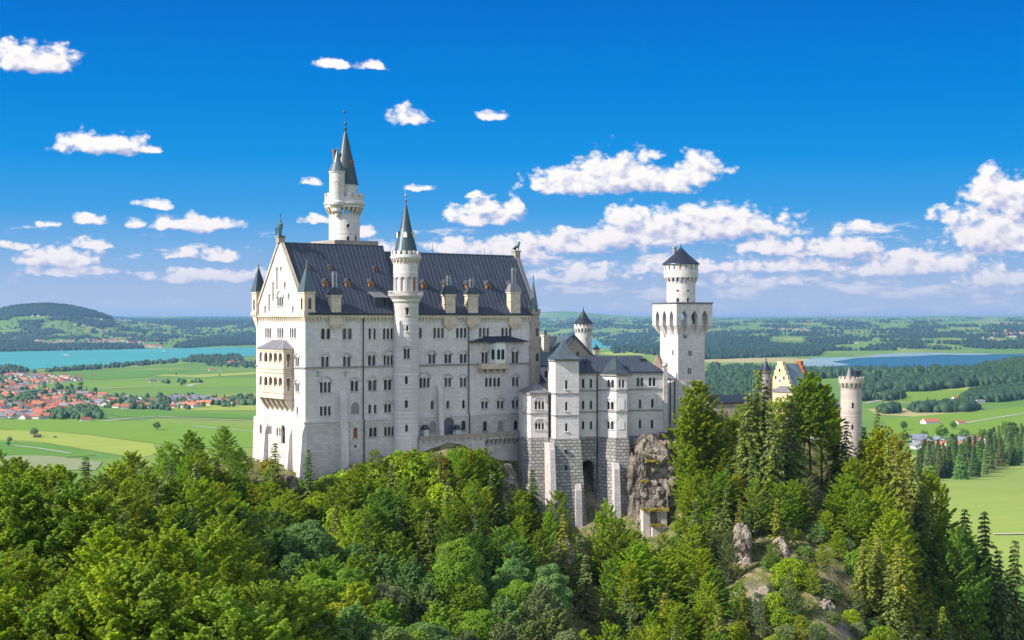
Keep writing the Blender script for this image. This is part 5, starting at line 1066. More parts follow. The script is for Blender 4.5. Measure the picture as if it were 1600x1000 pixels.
def grid_mesh(name, X, Y, Z, m, smooth=True):
    r_, c = X.shape; v = np.stack([X.ravel(), Y.ravel(), Z.ravel() + H], 1); i = np.arange(r_ * c).reshape(r_, c)
    f = np.stack([i[:-1, :-1], i[:-1, 1:], i[1:, 1:], i[1:, :-1]], -1).reshape(-1, 4)
    me = bpy.data.meshes.new(name); me.vertices.add(len(v)); me.vertices.foreach_set('co', v.astype(np.float32).ravel())
    me.loops.add(f.size); me.loops.foreach_set('vertex_index', f.ravel().astype(np.int32)); me.polygons.add(len(f)); me.polygons.foreach_set('loop_start', np.arange(0, f.size, 4, dtype=np.int32))
    me.polygons.foreach_set('use_smooth', np.full(len(f), smooth)); me.update(calc_edges=True); me.materials.append(m)
    o = bpy.data.objects.new(name, me); COL.objects.link(o); return o
az_ = np.radians(np.concatenate([np.linspace(-180, -32, 30), np.linspace(-30, 30, 420), np.linspace(32, 180, 30)]))
dr = np.concatenate([np.linspace(5, 700, 25), np.geomspace(730, 60000, 430)])
AZg, DRg = np.meshgrid(az_, dr); Xg, Yg = np.sin(AZg) * DRg, np.cos(AZg) * DRg
Zg = plain_z(Xg, np.where(np.abs(AZg) < 1.4, Yg, 1e9 * 0 + Yg)); Zg = np.where(Yg < 0, -200, Zg); near = (DRg < 700); Zg = np.where(near, Zg - 14, Zg)
tag(grid_mesh('ground', Xg, Yg, Zg, M['meadow']), kind='structure', label='flat green valley floor with meadows rising to far hills')
hx, hy = np.meshgrid(np.arange(-330, 331, 2.5), np.arange(-20, 641, 2.5)); hz = hill_z(hx, hy)
edge = np.minimum.reduce([hx + 330, 330 - hx, hy + 20, 640 - hy]); hz = np.where(edge < 20, np.minimum(hz, -206), hz)
tag(grid_mesh('hillside', hx, hy, hz, M['hill']), kind='structure', label='steep rocky hillside carrying the castle')
# ---------------- lakes, fields, tracks: sheets following the ground
def sheet(name, poly, m, off, label, step=None, kind='structure', zfix=None, water=False):
    """poly in photograph pixels, laid on the plain"""
    P = cast_many(poly) if zfix is None else np.array([((px - 800) / F * (-zfix * F / (py - 500)), -zfix * F / (py - 500), zfix) for px, py in poly])
    if zfix is None:
        # subdivide edges and interior by constrained triangulation over a grid
        q = [Vector((a, b)) for a, b in P[:, :2]]; x0, y0 = P[:, 0].min(), P[:, 1].min(); x1, y1 = P[:, 0].max(), P[:, 1].max(); n = 26
        ed = [(i, (i + 1) % len(q)) for i in range(len(q))]; k = len(q)
        for i in range(1, n):
            q += [Vector((x0 + (x1 - x0) * i / n, y0 - 1)), Vector((x0 + (x1 - x0) * i / n, y1 + 1))]; ed.append((k, k + 1)); k += 2
            q += [Vector((x0 - 1, y0 + (y1 - y0) * i / n)), Vector((x1 + 1, y0 + (y1 - y0) * i / n))]; ed.append((k, k + 1)); k += 2
        V, E, Fc = delaunay_2d_cdt(q, ed, [], 0, 1e-4)[:3]; pl = [(a, b) for a, b in P[:, :2]]
        Fc = [t for t in Fc if inpoly(sum((V[i] for i in t), Vector((0, 0))) / len(t), pl)]
        vx = np.array([v.x for v in V]); vy = np.array([v.y for v in V]); vz = plain_z(vx, vy) + off + H; vs = list(zip(vx, vy, vz))
    else:
        vs = [(a, b, c + H + off) for a, b, c in P]; Fc = [tuple(range(len(vs)))]
    o = bpy.data.objects.new(name, make_mesh(name, vs, Fc, M[m], uv=False)); COL.objects.link(o); return tag(o, kind=kind, label=label)
def wig(pts, n=8, a=1.0, seed=1):
    r_ = random.Random(seed); out = []
    for (x0, y0), (x1, y1) in zip(pts[:-1], pts[1:]):
        for i in range(n): t = i / n; out.append((x0 + (x1 - x0) * t, y0 + (y1 - y0) * t + r_.uniform(-a, a) * min(1, (y0 - 495) / 60)))
    return out + [pts[-1]]
near_shore = wig([(-160, 582), (0, 582), (50, 578), (120, 573), (180, 570), (250, 565), (300, 560), (345, 558), (400, 556), (500, 553), (700, 549), (850, 547), (960, 545)], 6, 1.2)
far_shore = wig([(1000, 533), (985, 529.5), (930, 527), (800, 528.5), (600, 531), (470, 535), (400, 536), (330, 538), (270, 543.0), (150, 544), (0, 548), (-160, 549)], 6, .5, 2)
sheet('lake', near_shore + far_shore, 'lake', 1.5, 'broad turquoise lake behind the village', zfix=-190)
sheet('lake', wig([(1262, 573), (1330, 574.5), (1420, 576.5), (1500, 577), (1700, 578)], 5, .8, 3) + wig([(1700, 552), (1600, 553), (1520, 554), (1440, 553), (1390, 557), (1330, 558), (1270, 561), (1262, 573)], 5, .5, 4), 'lakeb', 1.5, 'deep blue lake at the foot of the right hills', zfix=-190)
sheet('lake_shallows', wig([(1240, 573), (1290, 574), (1330, 571), (1300, 566), (1345, 560), (1440, 557), (1480, 555.3), (1530, 556), (1560, 554), (1500, 552.6), (1420, 551.5), (1350, 556), (1270, 560), (1240, 573)], 3, .4, 5), 'shoal', 3.0, 'pale reed shallows at the lake edge', zfix=-190)
FD = [('fgreen2', [(1400, 705), (1500, 725), (1660, 700), (1700, 900), (1300, 900), (1400, 760)], 'large pale green meadow at the right edge'),
 ('fyellow', [(0, 672), (60, 673), (130, 679), (240, 694), (246, 710), (215, 716), (130, 702), (60, 690), (-40, 686), (-40, 672)], 'pale yellow green mown strip below the village'),
 ('fgreen', [(-40, 657), (120, 655), (250, 660), (400, 668), (400, 700), (250, 694), (130, 678), (0, 671), (-40, 671)], 'bright green meadow in front of the village'),
 ('fdeep', [(-40, 690), (50, 692), (110, 700), (150, 712), (90, 716), (-40, 714)], 'deep green field with a track by the treetops'),
 ('fstripe', [(-40, 722), (20, 712), (80, 713), (160, 722), (150, 735), (-40, 735)], 'striped vegetable field above the treetops'),
 ('fdeep', [(170, 648), (230, 643), (300, 645), (400, 649), (400, 656), (300, 652), (190, 652)], 'dark green field right of the village'),
 ('fyellow', [(230, 634), (420, 630), (420, 641), (300, 641), (245, 638)], 'yellow green strip by the village edge'),
 ('fdry', [(160, 660.5), (240, 664.5), (300, 668), (310, 663), (240, 661), (175, 658.5)], 'narrow dry strip in the meadow'),
 ('fgreen', [(120, 600), (180, 596), (300, 592), (420, 590), (420, 604), (300, 606), (200, 607), (150, 609)], 'green meadow between village and lake'),
 ('fyellow', [(225, 584), (300, 586), (420, 580), (420, 584), (310, 590), (240, 587)], 'thin yellow strip towards the lake'),
 ('fdeep', [(110, 583), (220, 578), (300, 579), (220, 590), (140, 594)], 'deep green pasture near the lakeshore'),
 ('fgreen', [(940, 561), (1010, 557), (1035, 560), (1035, 569), (960, 566)], 'light green meadow beyond the side wing'),
 ('fyellow', [(930, 552), (970, 548), (1010, 550), (1010, 555), (960, 556)], 'yellow green meadow near the lake arm'),
 ('fdry', [(1100, 562), (1200, 559), (1270, 561), (1270, 567), (1180, 567), (1100, 566)], 'dry reed meadow behind the square tower'),
 ('fgreen', [(1225, 543), (1270, 541), (1290, 550), (1240, 553)], 'small green clearing above the lake'),
 ('fgreen', [(1350, 592), (1430, 588), (1540, 584), (1540, 590), (1420, 597), (1360, 600)], 'green strip between two wooded belts'),
 ('fgreen', [(1340, 614), (1450, 612), (1560, 604), (1660, 602), (1660, 615), (1500, 628), (1350, 626)], 'long green meadow right of the gate tower'),
 ('fyellow', [(1440, 608), (1520, 605), (1600, 602), (1660, 601), (1660, 604), (1560, 607), (1450, 611)], 'thin pale strip along the wood edge'),
 ('fdeep', [(1350, 628), (1440, 630), (1400, 637), (1350, 637)], 'darker green field beside the gate tower'),
 ('fdry', [(1355, 639), (1440, 638), (1530, 645), (1440, 652), (1370, 648)], 'brownish mown patch in the right meadow'),
 ('fgreen', [(1380, 655), (1500, 645), (1660, 628), (1660, 668), (1500, 680), (1420, 684), (1390, 676)], 'bright green meadow around the red roofed barn')]
for i, (m_, pl, lb) in enumerate(FD): sheet('field', pl, m_, .30 + .10 * (i % 6), lb)
def track(pts, w, label, m_='asphalt', off=1.0):
    P = []
    for (a, b), (c, d) in zip(pts[:-1], pts[1:]):
        for i in range(8): P.append((a + (c - a) * i / 8, b + (d - b) * i / 8))
    P.append(pts[-1]); Q = cast_many(P)[:, :2]; d = np.gradient(Q, axis=0); d /= np.linalg.norm(d, axis=1)[:, None]; nn = np.stack([-d[:, 1], d[:, 0]], 1) * w
    L, R = Q + nn, Q - nn; vs = [(a, b, float(plain_z(a, b)) + off + H) for a, b in np.concatenate([L, R])]; k = len(Q)
    o = bpy.data.objects.new('track', make_mesh('track', vs, [(i, i + 1, i + 1 + k, i + k) for i in range(k - 1)], M[m_], uv=False)); COL.objects.link(o); tag(o, kind='structure', label=label)
track([(14, 696), (60, 701), (110, 709)], 3, 'pale farm track near the left treetops'); track([(160, 659), (215, 653), (245, 651)], 5, 'pale track from the village copse')
track([(245, 651), (320, 655), (400, 658)], 4, 'straight track across the meadow'); track([(300, 666), (350, 671), (400, 675)], 3.5, 'thin track right of the meadow')
track([(155, 608), (230, 603), (290, 600)], 6, 'dry brown lane behind the village', 'asphalt'); track([(293, 604), (300, 601), (318, 599)], 8, 'short grey lane behind the village')
track([(1350, 631), (1375, 626)], 5, 'short pale track beside the gate tower'); track([(1500, 663), (1540, 656), (1590, 648), (1640, 643)], 4, 'curving pale track in the right meadow')
track([(1390, 592), (1420, 587), (1450, 585)], 7, 'pale lane between the wooded belts'); track([(1552, 836), (1580, 836), (1640, 834)], 1.6, 'white path at the right edge', off=1.0)
track([(1400, 690), (1500, 690), (1640, 689)], 5, 'pale road in front of the right hamlet')
# ================================================================== VEGETATION
def quads_mesh(name, C, A, B, v, m, solid=None):
    """leaf faces: centres C, half axes A and B"""
    n = len(C); P = np.stack([C - A, C - B * .9, C + A, C + B], 1).reshape(-1, 3)
    me = bpy.data.meshes.new(name); me.vertices.add(n * 4); me.vertices.foreach_set('co', P.astype(np.float32).ravel())
    me.loops.add(n * 4); me.loops.foreach_set('vertex_index', np.arange(n * 4, dtype=np.int32)); me.polygons.add(n); me.polygons.foreach_set('loop_start', np.arange(0, n * 4, 4, dtype=np.int32)); me.update(calc_edges=True)
    at_ = me.attributes.new('v', 'FLOAT', 'FACE'); at_.data.foreach_set('value', np.clip(v, 0, 1).astype(np.float32)); me.materials.append(m); return me
def unit(v): return v / np.maximum(np.linalg.norm(v, axis=-1, keepdims=True), 1e-9)
def broad_mesh(name, h, R, nl, leaf, seed, tiers=False, slim=1.0, open_=0.0, base=.22):
    g = np.random.default_rng(seed); Cs = []; Vs = []; Ns = []
    nb = int(26 if not tiers else 34); cz = h * (base + (1 - base) / 2); hh = h * (1 - base) / 2
    for k in range(nb):
        u = (k + .5) / nb; zr = 1 - 2 * u; a = k * 2.39996 + g.uniform(-.4, .4); rr = math.sqrt(max(0, 1 - zr * zr))
        shape = rr * (1.0 if zr < 0.2 else (1 - .25 * zr)) * slim; rad = R * g.uniform(.24, .40) * (.8 if zr > .6 else 1)
        c = np.array([math.cos(a) * shape * R * g.uniform(.55, .86), math.sin(a) * shape * R * g.uniform(.55, .86), cz + zr * hh * g.uniform(.78, .95)])
        n = int(nl / nb * g.uniform(.7, 1.3)); d = unit(g.normal(size=(n, 3))); d[:, 2] = np.abs(d[:, 2]) * np.where(g.random(n) < .82, 1, -1)
        q = g.uniform(.62, 1.04, (n, 1)) ** .6; sq = np.array([1.25, 1.25, .55 if tiers else .8]); P = c + d * q * rad * sq
        lump = .18 * np.sin(P[:, 0] * 2.7 + k) * np.sin(P[:, 1] * 2.3) * np.sin(P[:, 2] * 3.1); P += d * lump[:, None] * rad
        Cs.append(P); Ns.append(d); Vs.append(np.full(n, .5 + g.uniform(-.28, .28)) + g.uniform(-.2, .2, n))
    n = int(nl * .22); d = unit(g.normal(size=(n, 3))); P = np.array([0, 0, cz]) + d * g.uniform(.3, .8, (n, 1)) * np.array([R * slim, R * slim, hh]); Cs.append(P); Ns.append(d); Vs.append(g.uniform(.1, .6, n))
    C = np.concatenate(Cs); N_ = np.concatenate(Ns); V = np.concatenate(Vs)
    if open_: k = g.random(len(C)) > open_ * (np.sin(C[:, 0] * 1.3 + seed) * np.sin(C[:, 1] * 1.1) * np.sin(C[:, 2] * 1.2) > -.1); C, N_, V = C[k], N_[k], V[k]
    nn = unit(N_ * .7 + g.normal(size=C.shape) * .55 + np.array([0, 0, .75])); t = unit(np.cross(nn, g.normal(size=C.shape))); b = np.cross(nn, t); s = leaf * g.uniform(.6, 1.25, (len(C), 1))
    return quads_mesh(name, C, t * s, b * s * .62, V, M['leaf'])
def spray_mesh(name, h, R, nl, leaf, seed, ns=150, base=.18, flat=.55, top=.9, up=.35, L=(1.3, 2.8)):
    """ragged crown of leafy branch tips: each spray is a tapering bunch of leaves pointing outwards"""
    g = np.random.default_rng(seed); C = []; N_ = []; V = []; n = max(8, nl // ns); ph = g.uniform(0, 6.28, 3)
    for k in range(ns):
        t = (k + g.random()) / ns; a = k * 2.39996 + g.uniform(-.5, .5); z = base + (1 - base) * t * .94
        prof = math.sin(min(1, (t * .92 + .10)) * math.pi) ** .62 * (1.08 - .35 * t); lob = 1 + .22 * math.sin(2 * a + ph[0] + 3 * t) + .16 * math.sin(3 * a + ph[1] - 5 * t)
        rad = R * prof * lob * g.uniform(.45, .86); o = np.array([math.cos(a) * rad, math.sin(a) * rad, z * h * g.uniform(.96, 1.02)])
        d = np.array([math.cos(a), math.sin(a), up + 1.1 * t ** 2]); d /= np.linalg.norm(d); l = g.uniform(*L) * (R / 5); s_ = g.random(n) ** .75
        q = np.stack([-np.sin(a) * np.ones(n), np.cos(a) * np.ones(n), np.zeros(n)], 1); wd = l * .42 * (1.08 - s_) ** .8
        P = o + d * (s_ * l)[:, None] + q * (g.uniform(-1, 1, n) * wd)[:, None] + np.array([0, 0, 1]) * (g.uniform(-1, 1, n) * wd * flat * .6 - .12 * l * s_ ** 2)[:, None]
        C.append(P); N_.append(np.tile(d * .25, (n, 1))); V.append(np.full(n, .45 + g.uniform(-.25, .25)) + .25 * (s_ - .5) + g.uniform(-.14, .14, n))
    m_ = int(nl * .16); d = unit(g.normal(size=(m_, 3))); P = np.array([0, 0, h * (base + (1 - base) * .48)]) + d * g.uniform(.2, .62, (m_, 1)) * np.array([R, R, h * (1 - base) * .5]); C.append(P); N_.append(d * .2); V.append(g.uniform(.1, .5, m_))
    C = np.concatenate(C); N_ = np.concatenate(N_); V = np.concatenate(V)
    nn = unit(N_ + g.normal(size=C.shape) * .45 + np.array([0, 0, .8])); t_ = unit(np.cross(nn, g.normal(size=C.shape))); b = np.cross(nn, t_); s = leaf * g.uniform(.6, 1.25, (len(C), 1))
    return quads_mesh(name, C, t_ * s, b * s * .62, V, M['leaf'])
def conifer_mesh(name, h, R, seed, leaf=.42, dens=1.0, droop=.35, gaps=.12, base=.10, m='needle'):
    g = np.random.default_rng(seed); C = []; A = []; B = []; V = []
    nt = int(h / .62); z = h * base
    for k in range(nt):
        t = k / nt; zc = h * (base + (1 - base) * t); L = R * (1 - t) ** .82 * g.uniform(.78, 1.12) + .18; nbr = max(5, int((5 + 8 * (1 - t)) * dens)); a0 = g.uniform(0, 6.28); vv = g.uniform(.25, .75)
        for i in range(nbr):
            if g.random() < gaps: continue
            a = a0 + 6.283 * i / nbr + g.uniform(-.25, .25); l = L * g.uniform(.65, 1.15); ns = max(3, int(l / (leaf * .52))); s = (np.arange(ns) + .6) / ns
            zz = zc + l * .10 - droop * l * s ** 1.6 + (.12 * l * np.maximum(0, s - .75) * 2); dx, dy = math.cos(a), math.sin(a); v_ = vv + g.uniform(-.22, .22)
            for sd_ in (-1, 1):
                off = sd_ * leaf * (1.15 - s) * .75; x = dx * l * s - dy * off; y = dy * l * s + dx * off
                P = np.stack([x, y, zz - .10 * np.abs(off)], 1) + g.normal(size=(ns, 3)) * .07; C.append(P)
                ax = np.tile(np.array([dx * .8 - dy * sd_ * .6, dy * .8 + dx * sd_ * .6, -.35]), (ns, 1)) + g.normal(size=(ns, 3)) * .25; ax = unit(ax) * leaf * g.uniform(.7, 1.15, (ns, 1)); A.append(ax)
                bx = unit(np.cross(ax, np.array([0, 0, 1.0]) + g.normal(size=(ns, 3)) * .45)) * leaf * .42; B.append(bx); V.append(v_ + .25 * (s - .5) + g.uniform(-.1, .1, ns))
    return quads_mesh(name, np.concatenate(C), np.concatenate(A), np.concatenate(B), np.concatenate(V), M[m])
def trunk_mesh(h, r_, seed, limbs=True, m='bark', spread=.5, top=.9):
    g = random.Random(seed); mb = MB(); pts = [(0, 0, -2.0)]; x = y = 0
    for i in range(1, 6): x += g.uniform(-.18, .18); y += g.uniform(-.18, .18); pts.append((x, y, h * top * i / 5))
    mb.tube(pts, r_, 7, r_ * .15)
    if limbs:
        for k in range(9):
            t = g.uniform(.3, .8); z0 = h * top * t; a = k * 2.4; L = h * spread * .45 * (1.15 - t)
            p0 = (x * t, y * t, z0); mb.tube([p0, (p0[0] + math.cos(a) * L * .5, p0[1] + math.sin(a) * L * .5, z0 + L * .45), (p0[0] + math.cos(a) * L, p0[1] + math.sin(a) * L, z0 + L * 1.0)], r_ * .38, 5, r_ * .08)
    me = make_mesh('trunk', mb.v, mb.f, M[m], uv=False, smooth=True); return me
TREES = {}
def proto(kind, crown, trunk, h): TREES.setdefault(kind, []).append((crown, trunk, h))
for s_ in range(5): proto('broad', (broad_mesh('crown', 14, 4.8, 18000, .20, 100 + s_, slim=1.0, open_=.15) if s_ % 2 else spray_mesh('crown', 14, 5.0, 20000, .19, 150 + s_, ns=210, base=.10, flat=1.1, up=.8, L=(1.0, 2.0))), trunk_mesh(14, .32, s_), 14)
for s_ in range(4): proto('beech', spray_mesh('crown', 15, 5.0, 20000, .20, 200 + s_, ns=170, base=.10), trunk_mesh(15, .30, 20 + s_), 15)
for s_ in range(3): proto('highbeech', spray_mesh('crown', 15, 3.8, 13000, .20, 250 + s_, ns=110, base=.40), trunk_mesh(15, .24, 25 + s_), 15)
for s_ in range(3): proto('near', spray_mesh('crown', 15, 6.2, 56000, .135, 300 + s_, ns=330, base=.10, L=(1.0, 2.3)), trunk_mesh(15, .30, 30 + s_), 15)
for s_ in range(3): proto('slim', spray_mesh('crown', 13, 3.0, 7000, .18, 400 + s_, ns=75, base=.15, up=.7, L=(1.8, 3.6)), trunk_mesh(13, .14, 40 + s_, m='barkp'), 13)
for s_ in range(4): proto('fir', conifer_mesh('crown', 18, 4.0, 500 + s_), trunk_mesh(18, .26, 50 + s_, False, top=.98), 18)
for s_ in range(3): proto('thinfir', conifer_mesh('crown', 14, 2.7, 600 + s_, gaps=.32, dens=.8), trunk_mesh(14, .17, 60 + s_, False, top=.98), 14)
for s_ in range(3): proto('shrub', broad_mesh('foliage', 4.0, 2.4, 3600, .17, 700 + s_, base=.0), trunk_mesh(3.4, .09, 70 + s_, m='bark'), 4.0)
for s_ in range(3): proto('lone', broad_mesh('crown', 14, 6.0, 900, 1.0, 800 + s_), trunk_mesh(14, .5, 80 + s_, False), 14)
for s_ in range(4): proto('spruce', conifer_mesh('crown', 30, 4.4, 900 + s_, leaf=.95, dens=1.5, gaps=.03, base=.0, droop=.25, m='needle'), trunk_mesh(30, .4, 90 + s_, False, top=.98), 30)
G_ = {'bright': (.25, .35, .018), 'yellow': (.30, .375, .02), 'mid': (.20, .31, .028), 'dark': (.14, .24, .028), 'blue': (.18, .29, .085), 'grey': (.19, .235, .10), 'fir': (.095, .15, .034), 'firy': (.20, .225, .035), 'firg': (.145, .185, .05), 'gold': (.33, .34, .03), 'rust': (.22, .21, .025)}
WORD = {'bright': 'fresh green', 'yellow': 'yellow green', 'mid': 'mid green', 'dark': 'dark green', 'blue': 'blue green', 'grey': 'grey green', 'fir': 'dark green', 'firy': 'yellowish', 'firg': 'dull green', 'gold': 'golden', 'rust': 'rusty green'}
NAME = {'broad': ('broadleaf_tree', 'round broadleaf tree'), 'beech': ('beech_tree', 'spreading beech tree'), 'near': ('beech_tree', 'large beech tree'), 'highbeech': ('beech_tree', 'high crowned beech tree'), 'slim': ('young_tree', 'slender young tree'), 'fir': ('fir_tree', 'pointed fir tree'), 'thinfir': ('fir_tree', 'thin fir tree'), 'shrub': ('shrub', 'leafy shrub'), 'lone': ('field_tree', 'round field tree'), 'spruce': ('spruce_tree', 'tall spruce')}
PENDING = []
def tree(kind, x, y, z, h, col, region, rnd=random):
    cr, tr, h0 = rnd.choice(TREES[kind]); s = h / h0; a = rnd.uniform(0, 6.28)
    e = bpy.data.objects.new(NAME[kind][0], None); COL.objects.link(e); e.location = (x, y, z + H); e.rotation_euler = (0, 0, a); w_ = s * (1.3 if kind == 'spruce' else 1) * rnd.uniform(.85, 1.15) if kind in ('spruce', 'lone') else s ** .7; e.scale = (w_ * rnd.uniform(.9, 1.12), w_ * rnd.uniform(.9, 1.12), s)
    c = bpy.data.objects.new(cr.name.split('.')[0], cr); COL.objects.link(c); c.parent = e
    g = G_[col]; k = rnd.uniform(.82, 1.2); c.color = (g[0] * k * rnd.uniform(.88, 1.14), g[1] * k, g[2] * k * rnd.uniform(.8, 1.3), 1)
    t = bpy.data.objects.new('trunk' if kind != 'shrub' else 'stem', tr); COL.objects.link(t); t.parent = e
    PENDING.append((region, kind, col, x / max(y, 1), e)); return e
def at_ground(px, py):      # photograph position of the tree's foot
    return cast(px, py)
def treeD(kind, px, ytop, ybase, D, col, region, rnd=random):
    """tree whose top shows at (px, ytop): stands on the hill surface at distance D"""
    x = (px - 800) / F * D; z = gz(x, D); h = (500 - ytop) / F * D - z; return tree(kind, x, D, z, max(h, 2.5), col, region, rnd)
# ---------------- trees placed one by one around the castle: kind, x of top, y of top, distance, colour
R_ = random.Random(11)
HERO = {
 'the left castle foot': [('thinfir', 430, 690, 312, 'firg'), ('thinfir', 482, 700, 314, 'firg'), ('thinfir', 415, 738, 308, 'firg'), ('beech', 350, 668, 352, 'mid'), ('beech', 298, 676, 356, 'mid'), ('beech', 262, 694, 350, 'bright'), ('beech', 375, 700, 340, 'dark'),
   ('beech', 405, 760, 300, 'yellow'), ('beech', 448, 772, 290, 'yellow'), ('slim', 520, 760, 306, 'yellow'), ('thinfir', 525, 785, 290, 'firg'), ('slim', 390, 715, 326, 'bright'), ('slim', 370, 720, 328, 'yellow')],
 'the palace front': [('slim', 586, 703, 318, 'bright'), ('slim', 560, 735, 314, 'yellow'), ('beech', 545, 745, 306, 'yellow'), ('thinfir', 612, 722, 312, 'firg'), ('beech', 640, 730, 318, 'yellow'), ('thinfir', 688, 708, 314, 'firy'), ('beech', 665, 735, 322, 'yellow'), ('slim', 720, 700, 322, 'bright'), ('beech', 740, 705, 325, 'bright'), ('slim', 755, 700, 326, 'mid'), ('thinfir', 700, 745, 300, 'firy'), ('beech', 600, 765, 300, 'dark'), ('beech', 655, 780, 300, 'mid'), ('thinfir', 768, 735, 318, 'firg'), ('slim', 740, 750, 310, 'bright'), ('beech', 580, 790, 292, 'mid'), ('thinfir', 790, 770, 312, 'fir'), ('slim', 775, 720, 326, 'mid'), ('slim', 625, 755, 305, 'mid')],
 'the stone substructure': [('fir', 832, 732, 322, 'fir'), ('beech', 815, 768, 320, 'bright'), ('slim', 872, 768, 322, 'bright'), ('thinfir', 880, 800, 310, 'firy'), ('slim', 858, 800, 315, 'bright'), ('slim', 950, 788, 320, 'bright'), ('slim', 938, 800, 322, 'mid'), ('slim', 966, 812, 318, 'mid'), ('beech', 845, 830, 305, 'mid'), ('thinfir', 905, 830, 308, 'fir'), ('thinfir', 915, 865, 300, 'firg'), ('slim', 955, 870, 300, 'mid'), ('beech', 1000, 850, 300, 'bright'), ('beech', 1040, 862, 300, 'yellow'), ('slim', 985, 880, 296, 'yellow')],
 'the square tower': [('highbeech', 1090, 597, 353, 'yellow'), ('slim', 1079, 618, 352, 'bright'), ('slim', 1074, 650, 350, 'bright'), ('beech', 1112, 650, 355, 'yellow'), ('beech', 1085, 700, 350, 'bright'), ('slim', 1070, 712, 350, 'bright'), ('slim', 1072, 745, 345, 'bright'), ('slim', 1080, 760, 340, 'yellow'), ('beech', 1105, 735, 345, 'bright'), ('beech', 1130, 680, 358, 'bright'), ('thinfir', 1135, 640, 366, 'firg'), ('beech', 1145, 655, 368, 'yellow'), ('beech', 1160, 632, 372, 'yellow'), ('thinfir', 1128, 628, 378, 'firy')],
 'the gatehouse': [('fir', 1185, 572, 346, 'firy'), ('fir', 1170, 610, 344, 'firg'), ('thinfir', 1197, 598, 346, 'firg'), ('fir', 1205, 640, 342, 'firg'), ('thinfir', 1160, 640, 350, 'firg'), ('highbeech', 1265, 583, 366, 'bright'), ('highbeech', 1256, 600, 364, 'mid'), ('highbeech', 1284, 602, 368, 'bright'), ('slim', 1224, 622, 362, 'bright'), ('slim', 1208, 628, 360, 'yellow'), ('fir', 1235, 625, 350, 'firg'), ('thinfir', 1246, 660, 350, 'fir'), ('slim', 1296, 650, 376, 'dark'), ('thinfir', 1205, 700, 340, 'mid'), ('thinfir', 1175, 700, 336, 'firg'), ('fir', 1238, 705, 344, 'fir'), ('slim', 1262, 745, 338, 'grey'), ('thinfir', 1305, 640, 372, 'fir'), ('thinfir', 1322, 655, 372, 'fir'), ('thinfir', 1318, 690, 366, 'fir')],
 'the round gate tower': [('thinfir', 1372, 636, 378, 'firg'), ('fir', 1350, 665, 372, 'fir'), ('beech', 1372, 672, 366, 'yellow'), ('slim', 1400, 680, 362, 'gold'), ('fir', 1388, 690, 352, 'firy'), ('fir', 1405, 700, 346, 'firy'), ('beech', 1335, 720, 350, 'bright'), ('beech', 1320, 745, 345, 'bright'), ('fir', 1425, 720, 352, 'firg'), ('beech', 1455, 745, 356, 'yellow'), ('fir', 1440, 752, 350, 'fir'), ('fir', 1475, 790, 355, 'fir'), ('fir', 1538, 795, 362, 'fir'), ('fir', 1508, 792, 365, 'fir'), ('beech', 1375, 765, 338, 'yellow'), ('beech', 1500, 830, 345, 'dark'), ('fir', 1560, 855, 350, 'fir'), ('fir', 1585, 840, 360, 'fir'), ('beech', 1345, 770, 335, 'bright'), ('beech', 1395, 800, 325, 'yellow')],
 'the rocky slope': [('thinfir', 1135, 760, 325, 'firg'), ('thinfir', 1120, 790, 318, 'firg'), ('beech', 1150, 745, 335, 'gold'), ('slim', 1140, 830, 308, 'grey'), ('slim', 1105, 900, 296, 'yellow'), ('fir', 1350, 840, 300, 'firy'), ('fir', 1372, 830, 303, 'firy'), ('fir', 1405, 845, 300, 'firy'), ('thinfir', 1390, 880, 295, 'firg'), ('slim', 1230, 815, 322, 'grey'), ('slim', 1250, 870, 305, 'grey'), ('slim', 1285, 850, 312, 'yellow'), ('thinfir', 1160, 925, 285, 'firy'), ('beech', 1290, 800, 330, 'yellow'), ('beech', 1310, 830, 320, 'bright'), ('beech', 1240, 940, 285, 'blue'), ('slim', 1205, 850, 312, 'grey'), ('beech', 1070, 880, 300, 'bright'), ('beech', 1050, 940, 285, 'bright'), ('beech', 1020, 980, 275, 'yellow'), ('beech', 1090, 960, 280, 'yellow')],
}
for reg, L in HERO.items():
    for kd, px, yt, D, c in L: treeD(kd, px, yt, 0, D, c, reg, R_)
# ---------------- forest filling the slopes: jittered rows, denser and larger towards the viewer
def fill(poly, n, Dr, kinds, cols, hr, region, seed, mind=None, slope_ok=None):
    """poly: photograph region of the tree tops"""
    g = random.Random(seed); xs = [p[0] for p in poly]; ys = [p[1] for p in poly]; done = []; tries = 0
    while len(done) < n and tries < n * 60:
        tries += 1; px, py = g.uniform(min(xs), max(xs)), g.uniform(min(ys), max(ys))
        if not inpoly((px, py), poly): continue
        if any((px - a) ** 2 + ((py - b) * 1.6) ** 2 < (mind or 26) ** 2 for a, b in done): continue
        h = g.uniform(*hr); # find the distance whose ground plus height meets the ray
        D = np.linspace(Dr[0], Dr[1], 200); x = (px - 800) / F * D; top = hill_z(x, D) + h * .92; ray = (500 - py) / F * D; k = np.argmax(top > ray)
        if not (top > ray).any(): continue
        kd = g.choice(kinds); c = g.choice(cols); xx, yy = x[k], D[k]
        if kd in ('fir', 'thinfir'): c = g.choice(['fir', 'firg', 'firg', 'firy'])
        tree(kd, xx, yy, float(hill_z(np.array([xx]), np.array([yy]))[0]) - .5, h, c, region, g); done.append((px, py))
fill([(-30, 705), (90, 725), (200, 705), (300, 720), (380, 790), (300, 900), (-30, 900)], 60, (150, 380), ['beech', 'broad', 'beech', 'beech', 'fir'], ['bright', 'mid', 'yellow', 'mid', 'bright', 'yellow', 'dark'], (12, 18), 'the left slope', 1, 34)
fill([(-60, 860), (330, 820), (480, 900), (470, 1080), (-60, 1100)], 26, (110, 300), ['near', 'near', 'beech'], ['bright', 'bright', 'mid', 'bright', 'mid'], (13, 18), 'the lower left corner', 2, 70)
